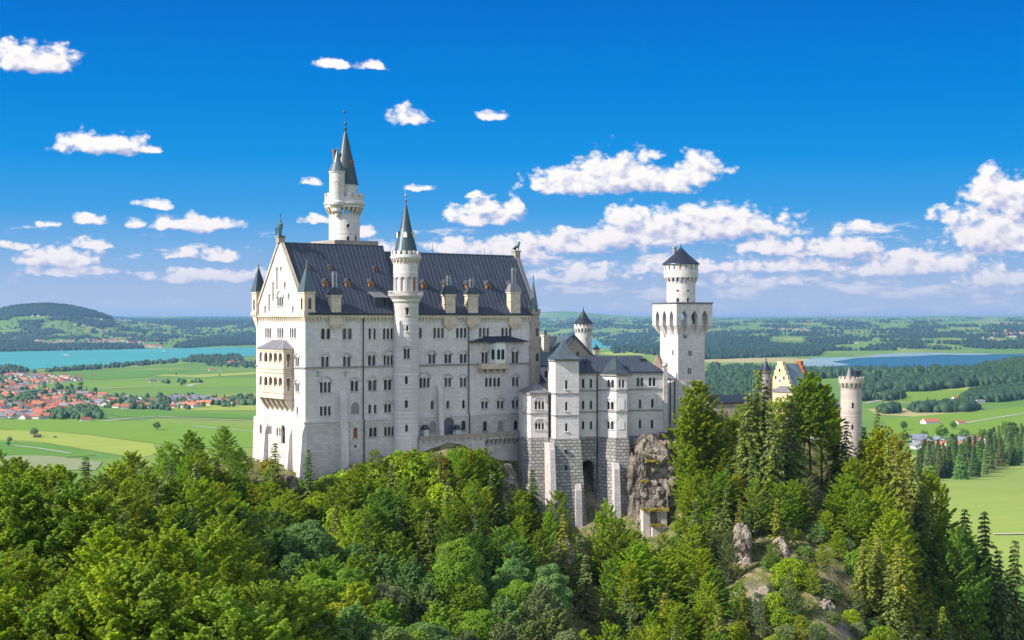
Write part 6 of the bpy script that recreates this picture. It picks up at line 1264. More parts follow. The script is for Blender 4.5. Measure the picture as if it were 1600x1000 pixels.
fill([(310, 790), (560, 800), (560, 1000), (400, 1060), (330, 900)], 26, (170, 330), ['beech', 'broad'], ['mid', 'dark', 'mid', 'blue', 'yellow'], (11, 16), 'the left hollow', 3, 40)
fill([(520, 840), (800, 830), (880, 900), (890, 1090), (450, 1100), (480, 900)], 52, (170, 330), ['broad'], ['blue', 'blue', 'mid', 'mid', 'grey'], (11, 16), 'the bottom ravine', 4, 42)
fill([(560, 770), (820, 780), (850, 860), (560, 850)], 26, (230, 330), ['beech', 'thinfir', 'slim', 'thinfir'], ['mid', 'dark', 'bright'], (8, 13), 'the shady band', 5, 26)
fill([(980, 870), (1110, 850), (1140, 1060), (900, 1080), (900, 960)], 34, (180, 330), ['beech', 'slim', 'thinfir'], ['bright', 'yellow', 'mid'], (9, 14), 'the right gully', 6, 28)
fill([(1072, 740), (1160, 690), (1245, 700), (1260, 770), (1160, 800), (1080, 830)], 30, (290, 380), ['beech', 'thinfir', 'slim', 'thinfir'], ['bright', 'mid', 'yellow'], (8, 14), 'the gatehouse spur', 7, 24)
fill([(1430, 790), (1560, 850), (1640, 840), (1640, 1080), (1420, 1080), (1400, 880)], 48, (200, 420), ['fir', 'beech', 'fir', 'fir'], ['dark', 'mid', 'mid', 'bright'], (12, 19), 'the lower right corner', 8, 32)
fill([(1120, 840), (1400, 860), (1420, 1060), (1100, 1080)], 36, (200, 330), ['slim', 'thinfir', 'slim', 'shrub'], ['grey', 'yellow', 'grey', 'mid'], (4, 9), 'the scree slope', 9, 30)
fill([(280, 712), (390, 700), (410, 730), (470, 770), (420, 800), (300, 780)], 24, (270, 360), ['beech', 'slim', 'beech', 'thinfir'], ['bright', 'yellow', 'mid'], (7, 12), 'the west slope', 13, 22)
fill([(480, 765), (560, 745), (640, 735), (800, 735), (800, 790), (600, 800), (490, 800)], 30, (270, 340), ['slim', 'beech', 'shrub'], ['bright', 'yellow', 'mid', 'bright'], (5, 9), 'the ledge below', 14, 20)
fill([(940, 830), (1060, 830), (1075, 880), (930, 880)], 12, (280, 345), ['slim', 'beech'], ['bright', 'mid', 'yellow'], (6, 10), 'the cliff foot', 15, 20)
# shrubs scattered at the wall feet and on the scree
fill([(400, 700), (470, 745), (560, 760), (660, 700), (800, 700), (800, 760), (560, 800), (440, 790)], 60, (280, 345), ['shrub'], ['yellow', 'bright', 'mid', 'rust'], (2.2, 4.5), 'the palace wall foot', 10, 13)
fill([(1050, 700), (1140, 800), (1300, 800), (1400, 900), (1380, 1040), (1150, 1040), (1060, 850)], 48, (220, 370), ['shrub'], ['grey', 'yellow', 'bright', 'blue', 'grey'], (2.2, 4.5), 'the scree ledges', 12, 18)
g = random.Random(77)
for i in range(26):
    px = 484 + i * 6.9 + g.uniform(-3, 3); yb = np.interp(px, [480, 500, 560, 610, 655], [768, 762, 737, 722, 712]); kd = g.choice(['shrub', 'slim', 'shrub', 'beech'])
    treeD(kd, px, yb - g.uniform(-8, 16) - (14 if kd == 'slim' and i % 3 == 0 else 0), 0, g.uniform(318, 325), g.choice(['bright', 'mid', 'yellow']), 'the west wall base', g)
# fallback undergrowth: one mass of low leaves hugging the hill
g = np.random.default_rng(5); n = 60000; ux = g.uniform(-230, 230, n); uy = g.uniform(110, 430, n)
keep = fbm(ux / 9, uy / 9, 3, 40) > .47; ux, uy = ux[keep], uy[keep]; uz = hill_z(ux, uy)
lx = (ux + 46.85) * math.cos(math.radians(DEG)) + (uy - 330) * math.sin(math.radians(DEG)); ly = -(ux + 46.85) * math.sin(math.radians(DEG)) + (uy - 330) * math.cos(math.radians(DEG))
keep = ~((lx > -2) & (lx < 72) & (ly > -6) & (ly < 27)) ; ux, uy, uz = ux[keep], uy[keep], uz[keep]
px_ = ux / uy * F + 800; keep = ~((px_ > 985) & (px_ < 1058) & (uy > 325)); keep &= ~((px_ > 815) & (px_ < 1045) & (uy > 338)); ux, uy, uz = ux[keep], uy[keep], uz[keep]
px_ = ux / uy * F + 800; keep = ~((px_ > 1110) & (px_ < 1420) & (uy < 335) & (g.random(len(ux)) < .72)); ux, uy, uz = ux[keep], uy[keep], uz[keep]
k = 4; C = np.repeat(np.stack([ux, uy, uz + H], 1), k, 0); C += g.normal(size=C.shape) * np.array([.6, .6, .3]) + np.array([0, 0, .35]); nn = unit(g.normal(size=C.shape) * .6 + np.array([0, 0, .8])); t = unit(np.cross(nn, g.normal(size=C.shape))); b = np.cross(nn, t); s = g.uniform(.25, .55, (len(C), 1))
o = bpy.data.objects.new('undergrowth', quads_mesh('undergrowth', C, t * s, b * s * .7, g.uniform(.2, .9, len(C)), M['leaf'])); COL.objects.link(o); o.color = (.12, .15, .035, 1); tag(o, 'low leafy undergrowth covering the castle hill', kind='stuff')
# bare dead tree and pale sapling by the lower edge
def dead_tree(px, yt, D):
    x = (px - 800) / F * D; z = gz(x, D); h = (500 - yt) / F * D - z; g = random.Random(3); mb = MB()
    mb.tube([(0, 0, -1), (.1, 0, h * .4), (0, .1, h * .6)], .22, 6, .12)
    for k in range(26):
        a = k * 2.4; z0 = h * g.uniform(.35, .62); L = h * g.uniform(.25, .42); mb.tube([(0, 0, z0), (math.cos(a) * L * .3, math.sin(a) * L * .3, z0 + L * .5), (math.cos(a) * L * .5, math.sin(a) * L * .5, z0 + L)], .06, 4, .01)
        for j in range(3): b_ = a + g.uniform(-1, 1); p = (math.cos(a) * L * .35, math.sin(a) * L * .35, z0 + L * .6); mb.tube([p, (p[0] + math.cos(b_) * L * .25, p[1] + math.sin(b_) * L * .25, p[2] + L * .35)], .03, 4, .008)
    o = bpy.data.objects.new('dead_tree', make_mesh('dead_tree', mb.v, mb.f, M['dead'], uv=False)); COL.objects.link(o); o.location = (x, D, z + H); tag(o, 'bare leafless tree with upright grey twigs at the bottom edge', 'tree')
dead_tree(276, 968, 150)
# ---------------- cliff and outcrops
def rock(px, py, D, sx, sy, sz, seed, label, m='rock', rotz=0):
    bm = bmesh.new(); bmesh.ops.create_icosphere(bm, subdivisions=6, radius=1.0); g = np.random.default_rng(seed)
    co = np.array([v.co[:] for v in bm.verts]); S = np.array([sx, sy, sz]); q = np.sign(co) * np.abs(co) ** .62 * S
    for k, (n, amp, cr) in enumerate(((26, .20, .10), (150, .10, .07))):   # blocky facets with cracks between
        ctr = g.uniform(-1.15, 1.15, (n, 3)) * S; w = np.array([1, 1, .62]); d = np.sqrt((((q[:, None] - ctr[None]) * w) ** 2).sum(-1)); o_ = np.argsort(d, 1)[:, :2]; i = np.arange(len(q)); d1, d2 = d[i, o_[:, 0]], d[i, o_[:, 1]]
        off = g.uniform(-1, 1, n)[o_[:, 0]]; nv = g.normal(size=(n, 3)); nv[:, 2] *= .4; tilt = ((q - ctr[o_[:, 0]]) * nv[o_[:, 0]]).sum(1) / S.mean() * .5; gap = np.clip((d2 - d1) / (S.mean() * (.06 if k == 0 else .04)), 0, 1)
        q = q * (1 + amp * (off + tilt)[:, None] * .8 - cr * .6 * (1 - gap[:, None]))
    lay = np.floor((q[:, 2] + q[:, 0] * .25 + fbm(q[:, 0] / 3, q[:, 1] / 3, 2, seed) * 2) / .85); hl = hashn(lay, np.floor(np.arctan2(q[:, 1], q[:, 0]) * 2.2 + lay * .37), seed); q[:, :2] *= (1 + (hl - .5) * .11)[:, None]
    q += co * ((fbm(q[:, 0] * 1.1 + q[:, 1], q[:, 2] * 1.1 + seed, 3, seed) - .5) * .5)[:, None]
    for v, c in zip(bm.verts, q): v.co = c
    me = bpy.data.meshes.new('rock_outcrop'); bm.to_mesh(me); bm.free(); me.materials.append(M[m]); o = bpy.data.objects.new('rock_outcrop', me); COL.objects.link(o)
    o.location = ((px - 800) / F * D, D, (500 - py) / F * D + H); o.rotation_euler = (0, 0, rotz); return tag(o, label, 'rock')
rock(1027, 745, 357, 5.8, 6, 9.5, 2, 'tall grey cliff face below the east end of the side wing')
rock(1032, 705, 360, 3.8, 4, 3.0, 3, 'rounded dark boulder jutting at the top of the cliff')
rock(1015, 785, 353, 4.5, 4, 6.0, 4, 'lower grey cliff block beside the masonry')
rock(1018, 812, 349, 3.6, 3, 4.2, 14, 'small squared rock shoulder at the cliff foot')
rock(996, 790, 353, 2.6, 2.5, 12, 5, 'shaded narrow rock wall between masonry and cliff')
rock(345, 772, 318, 4.5, 4, 2.8, 6, 'pale pinkish rock slab on the slope left of the castle', rotz=.4)
rock(452, 762, 316, 2.0, 2, 2.6, 7, 'pale rock at the south west corner of the palace')
rock(585, 745, 336, 9, 4, 2.6, 8, 'mossy rock ledge under the palace front')
rock(783, 775, 330, 3.5, 4, 7, 9, 'dark rock rib under the palace terrace')
rock(1160, 876, 316, 1.9, 3, 7.5, 10, 'white streaked rock rib on the scree slope', 'rockp')
rock(1090, 874, 326, 2.2, 3, 4.5, 11, 'broken pale rock in the gully', 'rockp')
rock(1186, 815, 340, 3.2, 3, 6.5, 12, 'pale rock wall under the firs of the spur', 'rockp')
rock(872, 890, 316, 3.5, 3, 6, 13, 'pale rock rib below the stone substructure', 'rockp')
rock(1218, 892, 312, 1.8, 3, 6.0, 21, 'pale broken rib in the middle of the scree slope', 'rockp')
rock(1188, 960, 296, 1.6, 2.6, 5.0, 22, 'low pale rock by the lower edge of the scree', 'rockp')
rock(1290, 975, 294, 1.7, 2.6, 4.6, 23, 'small pale rock under the two slope firs', 'rockp')
rock(1122, 858, 328, 1.8, 3, 5.0, 24, 'white rock patch right of the ruined wall', 'rockp')
T = Thing('ruined_wall', 'old stone wall stump with grassy tops at the cliff foot', 'wall', 346, 1003, 10, -62); z = lambda y: (500 - y) / F * 346
xa, xb = 0, T.at(1040, 800, 0)[0]; T.part('wall', MB().box(xa, xa + 1.7, -1.2, 4, -62, z(797)).box(xb - 1.2, xb, -1.2, 4, -62, z(797)).box(xa + 1.7, xb - 1.2, -.2, 4, -62, z(800)).box(xa + 1.9, xb + .6, -2.6, -.3, -62, z(823)), 'lime_low')
g = np.random.default_rng(8)
def tuft(px0, px1, y, D, n, dy=1.0):
    x = (g.uniform(px0, px1, n) - 800) / F * D; C = np.stack([x, D + g.uniform(-dy, dy, n), (500 - y) / F * D + H + g.uniform(-.1, .45, n)], 1); nn = unit(g.normal(size=C.shape) + np.array([0, -.3, .6])); t_ = unit(np.cross(nn, g.normal(size=C.shape))); b_ = np.cross(nn, t_); s = g.uniform(.12, .3, (n, 1)); return C, t_ * s, b_ * s
TT = [tuft(1002, 1045, 797, 346, 500, 1.6), tuft(1016, 1040, 822, 344, 260), tuft(1008, 1028, 722, 351, 220), tuft(1000, 1012, 753, 350, 90), tuft(1030, 1040, 693, 356, 90)]
o = bpy.data.objects.new('grass', quads_mesh('grass', *[np.concatenate([t_[i] for t_ in TT]) for i in range(3)], g.uniform(.3, 1, sum(len(t_[0]) for t_ in TT)), M['leaf'])); COL.objects.link(o); o.color = (.30, .24, .06, 1); tag(o, 'yellowed grass tufts on the cliff ledges', kind='stuff')
# ================================================================== VALLEY
# spruces standing on the meadow at the right, each its own tree
g = random.Random(21); row = []
for i in range(120):
    px = 1432 + (i / 119) ** 1.0 * 190 + g.uniform(-3, 3); fr = (px - 1436) / 185; pyb = 754 - 36 * fr + g.uniform(-24, 3)
    if 1500 < px < 1540: pyb += 6
    row.append((px, pyb))
MEAD = cast_many(row)
for (px, py), (x, y, z_) in zip(row, MEAD):
    if np.isnan(x): continue
    kd = 'spruce' if g.random() < .8 else 'lone'; tree(kd, x, y, z_ - .5, g.uniform(25, 42) if kd == 'spruce' else g.uniform(12, 17), g.choice(['blue', 'fir', 'firg', 'blue']) if kd == 'spruce' else 'mid', 'the right meadow', g)
g = random.Random(22)
lone = [(53, 682, 15, 'blue'), (15, 691, 9, 'blue'), (13, 697, 8, 'blue'), (245, 672, 14, 'dark'), (318, 637, 13, 'mid'), (358, 637, 12, 'mid'), (284, 603, 15, 'mid'), (126, 604, 14, 'mid'), (275, 586, 9, 'mid'), (343, 588, 8, 'mid'),
        (1412, 672, 15, 'dark'), (1490, 671, 15, 'dark'), (1471, 686, 22, 'mid'), (1506, 690, 20, 'blue'), (1535, 687, 18, 'mid'), (1545, 693, 17, 'dark'), (1575, 687, 30, 'mid'), (1582, 686, 26, 'dark'), (1559, 686, 13, 'mid'), (1413, 691, 18, 'dark'), (1443, 690, 18, 'mid'), (1452, 693, 12, 'dark'), (1590, 684, 10, 'mid')]
Lp = cast_many([(a, b) for a, b, _, _ in lone])
for (px, py, h, c), (x, y, z_) in zip(lone, Lp): tree('lone', x, y, z_ - .3, h, c, 'the open meadows', g)
# ---------------- houses
def house_meshes():
    out = []
    for (w, d, e, r_) in ((8, 6.5, 3.8, 3.8), (10, 7, 4.2, 4.2), (7, 6, 4.0, 3.4), (13, 7.5, 4.0, 4.4)):
        wl = MB().add([(-w, -d, -1), (w, -d, -1), (w, d, -1), (-w, d, -1), (-w, -d, e), (w, -d, e), (w, d, e), (-w, d, e), (-w, 0, e + r_), (w, 0, e + r_)], [(0, 1, 5, 4), (1, 2, 6, 9, 5), (2, 3, 7, 6), (3, 0, 4, 8, 7)])
        rf = MB().slab([(-w - 1, -d - 1, e - .45), (w + 1, -d - 1, e - .45), (w + 1, 0, e + r_ + .1), (-w - 1, 0, e + r_ + .1)], .35).slab([(-w - 1, d + 1, e - .45), (w + 1, d + 1, e - .45), (w + 1, 0, e + r_ + .1), (-w - 1, 0, e + r_ + .1)], -.35).box(w * .3, w * .3 + 1, .5, 1.4, e + r_ - 1, e + r_ + 1.3)
        wn = MB()
        for i in range(4):
            for zz in (1.0, 3.2): x = -w + w * 2 * (i + .5) / 4; wn.box(x - .5, x + .5, -d - .05, -d - .01, zz, zz + 1.2); wn.box(-w - .05, -w - .01, -d + d * 2 * (i + .5) / 4 - .45, -d + d * 2 * (i + .5) / 4 + .45, zz, zz + 1.2)
        out.append((make_mesh('house', wl.v, wl.f, M['white'], uv=False), make_mesh('roof', rf.v, rf.f, M['houseroof'], uv=False), make_mesh('window', wn.v, wn.f, M['pane_b'], uv=False)))
    return out
HM = house_meshes(); HC = {'orange red': (.40, .135, .075), 'brick red': (.29, .085, .055), 'brown': (.18, .10, .08), 'grey': (.20, .19, .20), 'slate blue': (.16, .17, .22)}
HOUSES = []
def house(px, py, col, region, g, sc_=1.0, ang_=None, near=False):
    x, y, z_ = cast_many([(px, py)])[0]
    if np.isnan(x): return
    wl, rf, wn = g.choice(HM); o = bpy.data.objects.new('house', wl); COL.objects.link(o); o.location = (x, y, z_ + H); o.rotation_euler = (0, 0, ang_ if ang_ is not None else g.choice([0, math.pi / 2, .35, -.3]) + g.uniform(-.25, .25)); o.scale = (sc_,) * 3
    r_ = bpy.data.objects.new('roof', rf); COL.objects.link(r_); r_.parent = o; c = HC[col]; k = g.uniform(.8, 1.25); r_.color = (c[0] * k, c[1] * k, c[2] * k, 1)
    if near: w_ = bpy.data.objects.new('window', wn); COL.objects.link(w_); w_.parent = o
    HOUSES.append((region, col, px, py, o)); return o
g = random.Random(31); HP = []
def hfill(poly, n, mind, region, cols, near=False, sc_=(.8, 1.15), seed=0):
    g = random.Random(seed); xs = [p[0] for p in poly]; ys = [p[1] for p in poly]; k = t = 0
    while k < n and t < n * 80:
        t += 1; px, py = g.uniform(min(xs), max(xs)), g.uniform(min(ys), max(ys))
        if not inpoly((px, py), poly) or any((px - a) ** 2 + ((py - b) * 2.6) ** 2 < mind ** 2 for a, b in HP): continue
        HP.append((px, py)); house(px, py, g.choice(cols), region, g, g.uniform(*sc_), near=near); k += 1
red = ['orange red', 'orange red', 'brick red', 'brown', 'grey']
hfill([(-8, 636), (60, 634), (140, 634), (140, 642), (75, 653), (30, 656), (-8, 654)], 44, 9.4, 'the near village edge', ['orange red', 'orange red', 'orange red', 'brick red', 'grey'], True, (1.0, 1.4), 1)
hfill([(-8, 612), (60, 610), (150, 616), (165, 634), (60, 636), (-8, 632)], 82, 7.6, 'the village middle', red, False, (.85, 1.2), 2)
hfill([(-8, 588), (40, 584), (128, 590), (124, 597), (60, 602), (50, 610), (-8, 612)], 86, 6.2, 'the lakeside village rows', red, False, (.8, 1.1), 3)
hfill([(150, 618), (235, 624), (320, 622), (325, 636), (180, 640), (150, 634)], 38, 8.6, 'the right village arm', red + ['slate blue'], False, (.85, 1.3), 4)
hfill([(280, 622), (395, 626), (395, 633), (280, 634)], 16, 9.5, 'the hamlet by the palace', ['orange red', 'slate blue', 'slate blue', 'brick red'], False, (1.0, 1.5), 5)
hfill([(1424, 690), (1470, 692), (1545, 692), (1545, 701), (1430, 704)], 12, 15, 'the right hamlet', ['brown', 'slate blue', 'grey', 'orange red'], True, (1.1, 1.7), 6)
for px, py, c, sc_, rg in ((126, 587, 'brick red', .8, ''), (146, 588, 'brick red', .6, ''), (330, 579, 'orange red', 1.1, ''), (347, 579, 'brown', .7, ''), (239, 597.5, 'brown', 1, ''), (252, 597, 'brown', .8, ''), (134, 658, 'brick red', .9, ''), (1453, 662, 'orange red', 1.15, ''), (1500, 663, 'brick red', .8, ''), (1493, 624, 'orange red', .9, ''), (1531, 629, 'grey', .8, ''), (1393, 612, 'grey', 1, ''), (1496, 597, 'brick red', 1.2, ''), (1420, 591, 'brown', 1.2, ''), (1119, 592, 'brown', 1.1, ''), (1138, 592, 'orange red', 1.6, ''), (1228, 554, 'brown', 1, ''), (1585, 686, 'orange red', 1.2, '')):
    house(px, py, c, 'the open fields', g, sc_, .35)
# small wooden sheds
for px, py, s_, lb in ((58, 684, 1.0, 'small dark wooden barn beside the lone tree in the left meadow'), (86, 684, .45, 'tiny dark shed in the middle of the left meadow')):
    x, y, z_ = cast_many([(px, py)])[0]; o = bpy.data.objects.new('barn', make_mesh('barn', *(lambda m_: (m_.v, m_.f))(MB().box(-5, 5, -3.5, 3.5, 0, 4)), M['wood'])); COL.objects.link(o); o.location = (x, y, z_ + H); o.scale = (s_,) * 3
    r_ = bpy.data.objects.new('roof', make_mesh('roof', *(lambda m_: (m_.v, m_.f))(MB().slab([(-5.6, -4.2, 3.8), (5.6, -4.2, 3.8), (5.6, 0, 6), (-5.6, 0, 6)], .2).slab([(-5.6, 4.2, 3.8), (5.6, 4.2, 3.8), (5.6, 0, 6), (-5.6, 0, 6)], -.2)), M['wood'])); COL.objects.link(r_); r_.parent = o; tag(o, lb, 'barn')
# ---------------- far villages, one mass of tiny houses
def far_houses(spots, seed):
    g = random.Random(seed); mbw, mbr = MB(), MB(); P = []
    for (cx, cy, wx, wy, n) in spots:
        for i in range(n): P.append((cx + g.gauss(0, wx / 2), cy + g.gauss(0, wy / 2)))
    Q = cast_many(P)
    for x, y, z_ in Q:
        if np.isnan(x): continue
        w, d, e, r_ = g.uniform(7, 14), g.uniform(6, 9), g.uniform(5, 8), g.uniform(3, 5); sw = g.random() < .5
        if sw: w, d = d, w
        z_ += H; mbw.box(x - w, x + w, y - d, y + d, z_ - 6, z_ + e)
        mbr.add([(x - w - 1, y - d - 1, z_ + e), (x + w + 1, y - d - 1, z_ + e), (x + w + 1, y + d + 1, z_ + e), (x - w - 1, y + d + 1, z_ + e)] + ([(x - w - 1, y, z_ + e + r_), (x + w + 1, y, z_ + e + r_)] if w > d else [(x, y - d - 1, z_ + e + r_), (x, y + d + 1, z_ + e + r_)]), [(0, 1, 5, 4), (2, 3, 4, 5), (0, 4, 3), (1, 2, 5)] if w > d else [(0, 3, 5, 4), (1, 4, 5, 2), (0, 1, 4), (2, 5, 3)])
    return mbw, mbr
spots = [(100, 537, 50, 5, 26), (135, 534, 40, 4, 24), (175, 532, 45, 5, 30), (205, 535, 30, 4, 22), (235, 541, 20, 1.6, 20), (40, 493, 40, 2, 14), (20, 492, 30, 2, 8), (110, 496, 16, 2, 6), (125, 507, 16, 2, 8), (140, 498, 14, 2, 6), (193, 500, 8, 2, 3), (60, 534, 20, 3, 8),
 (1235, 514, 30, 3, 26), (1250, 517, 20, 3, 12), (1115, 522, 20, 2, 7), (1435, 520, 20, 3, 9), (1470, 523, 20, 3, 9), (1575, 522, 34, 4, 44), (1555, 525, 20, 3, 14), (1580, 508, 25, 2, 10), (1560, 511, 10, 2, 4), (1330, 536, 20, 3, 3), (1590, 587, 14, 2, 3), (1395, 587, 10, 1.5, 3), (960, 524, 20, 2, 4), (370, 568, 14, 1, 8)]
a_, b_ = far_houses(spots, 7)
o = bpy.data.objects.new('distant_houses', make_mesh('distant_houses', a_.v, a_.f, M['white'], uv=False)); COL.objects.link(o); tag(o, 'tiny white houses with red roofs scattered on the far hills', kind='stuff')
mr, N = mat('distant_red_roofs'); finish(N, (.38, .11, .06), .8); r_ = bpy.data.objects.new('roof', make_mesh('roof', b_.v, b_.f, mr, uv=False)); COL.objects.link(r_); r_.parent = o; r_['kind'] = 'stuff'
# ---------------- distant woods: merged low trees on noise-masked ground
def wood_mesh(P, hs, conif, seed):
    g = np.random.default_rng(seed); n = len(P); k = 5; V = []; Fc = []; vals = []
    ang_ = np.arange(k) * 2 * math.pi / k
    r_ = hs * np.where(conif, .26, .48) * g.uniform(.8, 1.3, n); rot = g.uniform(0, 6.28, n)
    rings = [(0.02, .75, .8), (.38, 1.0, 1.0), (.74, .62, .82)]
    vs = np.zeros((n, 3 * k + 1, 3))
    for j, (hh, rc, rb) in enumerate(rings):
        rr = r_ * np.where(conif, (1.0, .8, .38)[j], (.8, 1.1, .8)[j])
        for i in range(k): q = g.uniform(.75, 1.25, n); vs[:, j * k + i, 0] = P[:, 0] + np.cos(rot + ang_[i]) * rr * q; vs[:, j * k + i, 1] = P[:, 1] + np.sin(rot + ang_[i]) * rr * q; vs[:, j * k + i, 2] = P[:, 2] + hs * hh * g.uniform(.85, 1.1, n)
    vs[:, 3 * k, 0] = P[:, 0]; vs[:, 3 * k, 1] = P[:, 1]; vs[:, 3 * k, 2] = P[:, 2] + hs * np.where(conif, 1.15, .98)
    f = []
    for j in range(2):
        for i in range(k): a, b = j * k + i, j * k + (i + 1) % k; f += [(a, b, b + k), (a, b + k, a + k)]
    for i in range(k): f.append((2 * k + i, 2 * k + (i + 1) % k, 3 * k))
    f = np.array(f); F_ = (f[None] + (np.arange(n) * (3 * k + 1))[:, None, None]).reshape(-1, 3)
    me = bpy.data.meshes.new('wood'); v = vs.reshape(-1, 3); v[:, 2] += H; me.vertices.add(len(v)); me.vertices.foreach_set('co', v.astype(np.float32).ravel()); me.loops.add(F_.size); me.loops.foreach_set('vertex_index', F_.ravel().astype(np.int32)); me.polygons.add(len(F_)); me.polygons.foreach_set('loop_start', np.arange(0, F_.size, 3, dtype=np.int32)); me.update(calc_edges=True)
    at_ = me.attributes.new('v', 'FLOAT', 'FACE'); at_.data.foreach_set('value', np.repeat(np.clip(g.normal(.5, .28, n), 0, 1), len(f)).astype(np.float32)); me.materials.append(M['far']); return me
def wood(polys, label, col, hr=(16, 26), conif=.6, seed=0, noise=None, name='wood'):
    """polys: (pixel polygon, count)"""
    g = np.random.default_rng(seed); A = []
    for poly, n in polys:
        xs = np.array([p[0] for p in poly]); ys = np.array([p[1] for p in poly]); c = 0; P = []
        while len(P) < n and c < n * 12:
            c += 1; p = (g.uniform(xs.min(), xs.max()), g.uniform(ys.min(), ys.max()))
            if inpoly(p, poly): P.append(p)
        A += P
    Q = cast_many(A); Q = Q[~np.isnan(Q[:, 0])]
    if noise: sc_, th, sd = noise; Q = Q[fbm(Q[:, 0] / sc_, Q[:, 1] / (sc_ * 1.6), 4, sd) > th]
    hs = g.uniform(*hr, len(Q)) ; me = wood_mesh(Q, hs, g.random(len(Q)) < conif, seed); me.name = name; o = bpy.data.objects.new(name, me); COL.objects.link(o); o.color = col + (1,); return tag(o, label, kind='stuff')
DK = (.018, .042, .020); DM = (.028, .06, .024)
wood([([(-30, 492), (20, 480), (60, 474), (110, 475), (150, 483), (192, 494), (205, 500), (140, 496), (60, 493), (0, 496)], 7000)], 'dark forest covering the rounded hill on the left horizon', DK, seed=1)
wood([([(-40, 532), (40, 534), (75, 540), (140, 539), (215, 540), (225, 545), (150, 547.5), (0, 550), (-40, 550)], 3000), ([(270, 543), (300, 532), (360, 527), (420, 520), (420, 538), (330, 541), (285, 545)], 2200)], 'dark belt of trees along the far lake shore', DK, seed=2)
wood([([(-40, 497), (200, 500), (420, 500), (420, 540), (200, 538), (-40, 532)], 420)], 'single trees dotted over the hills beyond the lake', DM, seed=33, hr=(14, 24))
wood([([(-40, 496), (200, 497), (420, 497), (420, 532), (200, 536), (-40, 532)], 15000)], 'scattered copses on the green hills beyond the lake', DM, seed=3, noise=(150, .60, 31), hr=(14, 26))
wood([([(195, 497), (420, 495), (420, 512), (300, 512), (200, 503)], 3200)], 'long dark ridge forest left of the palace', DK, seed=4, noise=(600, .42, 5))
wood([([(840, 498), (1240, 498), (1640, 497), (1640, 506), (1240, 507), (840, 506)], 5000), ([(840, 504), (1100, 506), (1640, 505), (1640, 545), (1240, 549), (1100, 548), (960, 552), (925, 527), (840, 526)], 22000)], 'broad patchwork forest on the hills right of the castle', DK, seed=5, noise=(270, .51, 12), hr=(13, 30), conif=.75)
wood([([(420, 497), (840, 498), (840, 527), (420, 534)], 7000), ([(-400, 497), (-40, 497), (-40, 534), (-400, 536)], 5000), ([(1640, 497), (1900, 497), (1900, 545), (1640, 545)], 3500)], 'forest continuing beyond the lake behind the palace', DK, seed=15, noise=(270, .51, 12), conif=.7)
wood([([(955, 545), (1060, 533), (1120, 525), (1225, 540), (1290, 548), (1280, 556), (1100, 562), (1000, 553)], 5200)], 'dense forest behind the square tower', DK, seed=6, noise=(500, .40, 8))
wood([([(1110, 575), (1260, 582), (1420, 583), (1540, 583), (1560, 588), (1440, 590), (1350, 590), (1100, 598)], 1500), ([(1100, 590), (1210, 600), (1210, 640), (1100, 640)], 900), ([(1330, 600), (1440, 594), (1530, 588), (1660, 585), (1660, 600), (1520, 604), (1440, 612), (1340, 614)], 1900)], 'belts of trees between the right meadows and the lake', DM, seed=9, hr=(9, 30), conif=.55)
wood([([(1490, 600), (1500, 586), (1530, 576), (1580, 562), (1680, 556), (1680, 598), (1560, 600)], 5000)], 'wooded hill at the right edge above the meadows', (.03, .065, .02), seed=10, hr=(14, 20), conif=.3)
wood([([(1500, 628), (1520, 616), (1600, 607), (1660, 603), (1660, 616), (1560, 629)], 700), ([(1420, 640), (1460, 638), (1510, 634), (1530, 640), (1500, 645), (1430, 645)], 170), ([(1375, 644), (1405, 642), (1408, 646), (1380, 647)], 26), ([(1375, 622), (1410, 619), (1412, 625), (1380, 627)], 40), ([(1340, 622), (1370, 620), (1372, 626), (1340, 627)], 30)], 'tree rows dividing the right meadows', DM, seed=11, hr=(14, 24), conif=.35)
wood([([(-30, 576), (20, 575), (48, 582), (20, 586), (-30, 585)], 260), ([(50, 583), (110, 577), (185, 571), (290, 563), (290, 566), (185, 575), (110, 580)], 170), ([(290, 566), (300, 558), (372, 556), (384, 566), (340, 568)], 420), ([(320, 570), (400, 568), (400, 576), (330, 573)], 60)], 'hedge of trees and spruce copse along the near lakeshore', DM, seed=12, hr=(12, 20), conif=.4)
wood([([(95, 652), (110, 641), (145, 638), (160, 646), (160, 655), (120, 656)], 120), ([(70, 650), (95, 645), (98, 656), (75, 655)], 40), ([(0, 628), (50, 615), (60, 628), (20, 634)], 70), ([(220, 640), (225, 628), (262, 626), (264, 642)], 60), ([(300, 628), (400, 622), (400, 633), (350, 636)], 90), ([(0, 590), (160, 612), (150, 630), (0, 650)], 150), ([(150, 622), (300, 620), (320, 640), (160, 640)], 80), ([(250, 598), (320, 597), (320, 599), (260, 600)], 14)], 'garden trees and copses between the village houses', (.045, .09, .03), seed=13, hr=(8, 17), conif=.25)
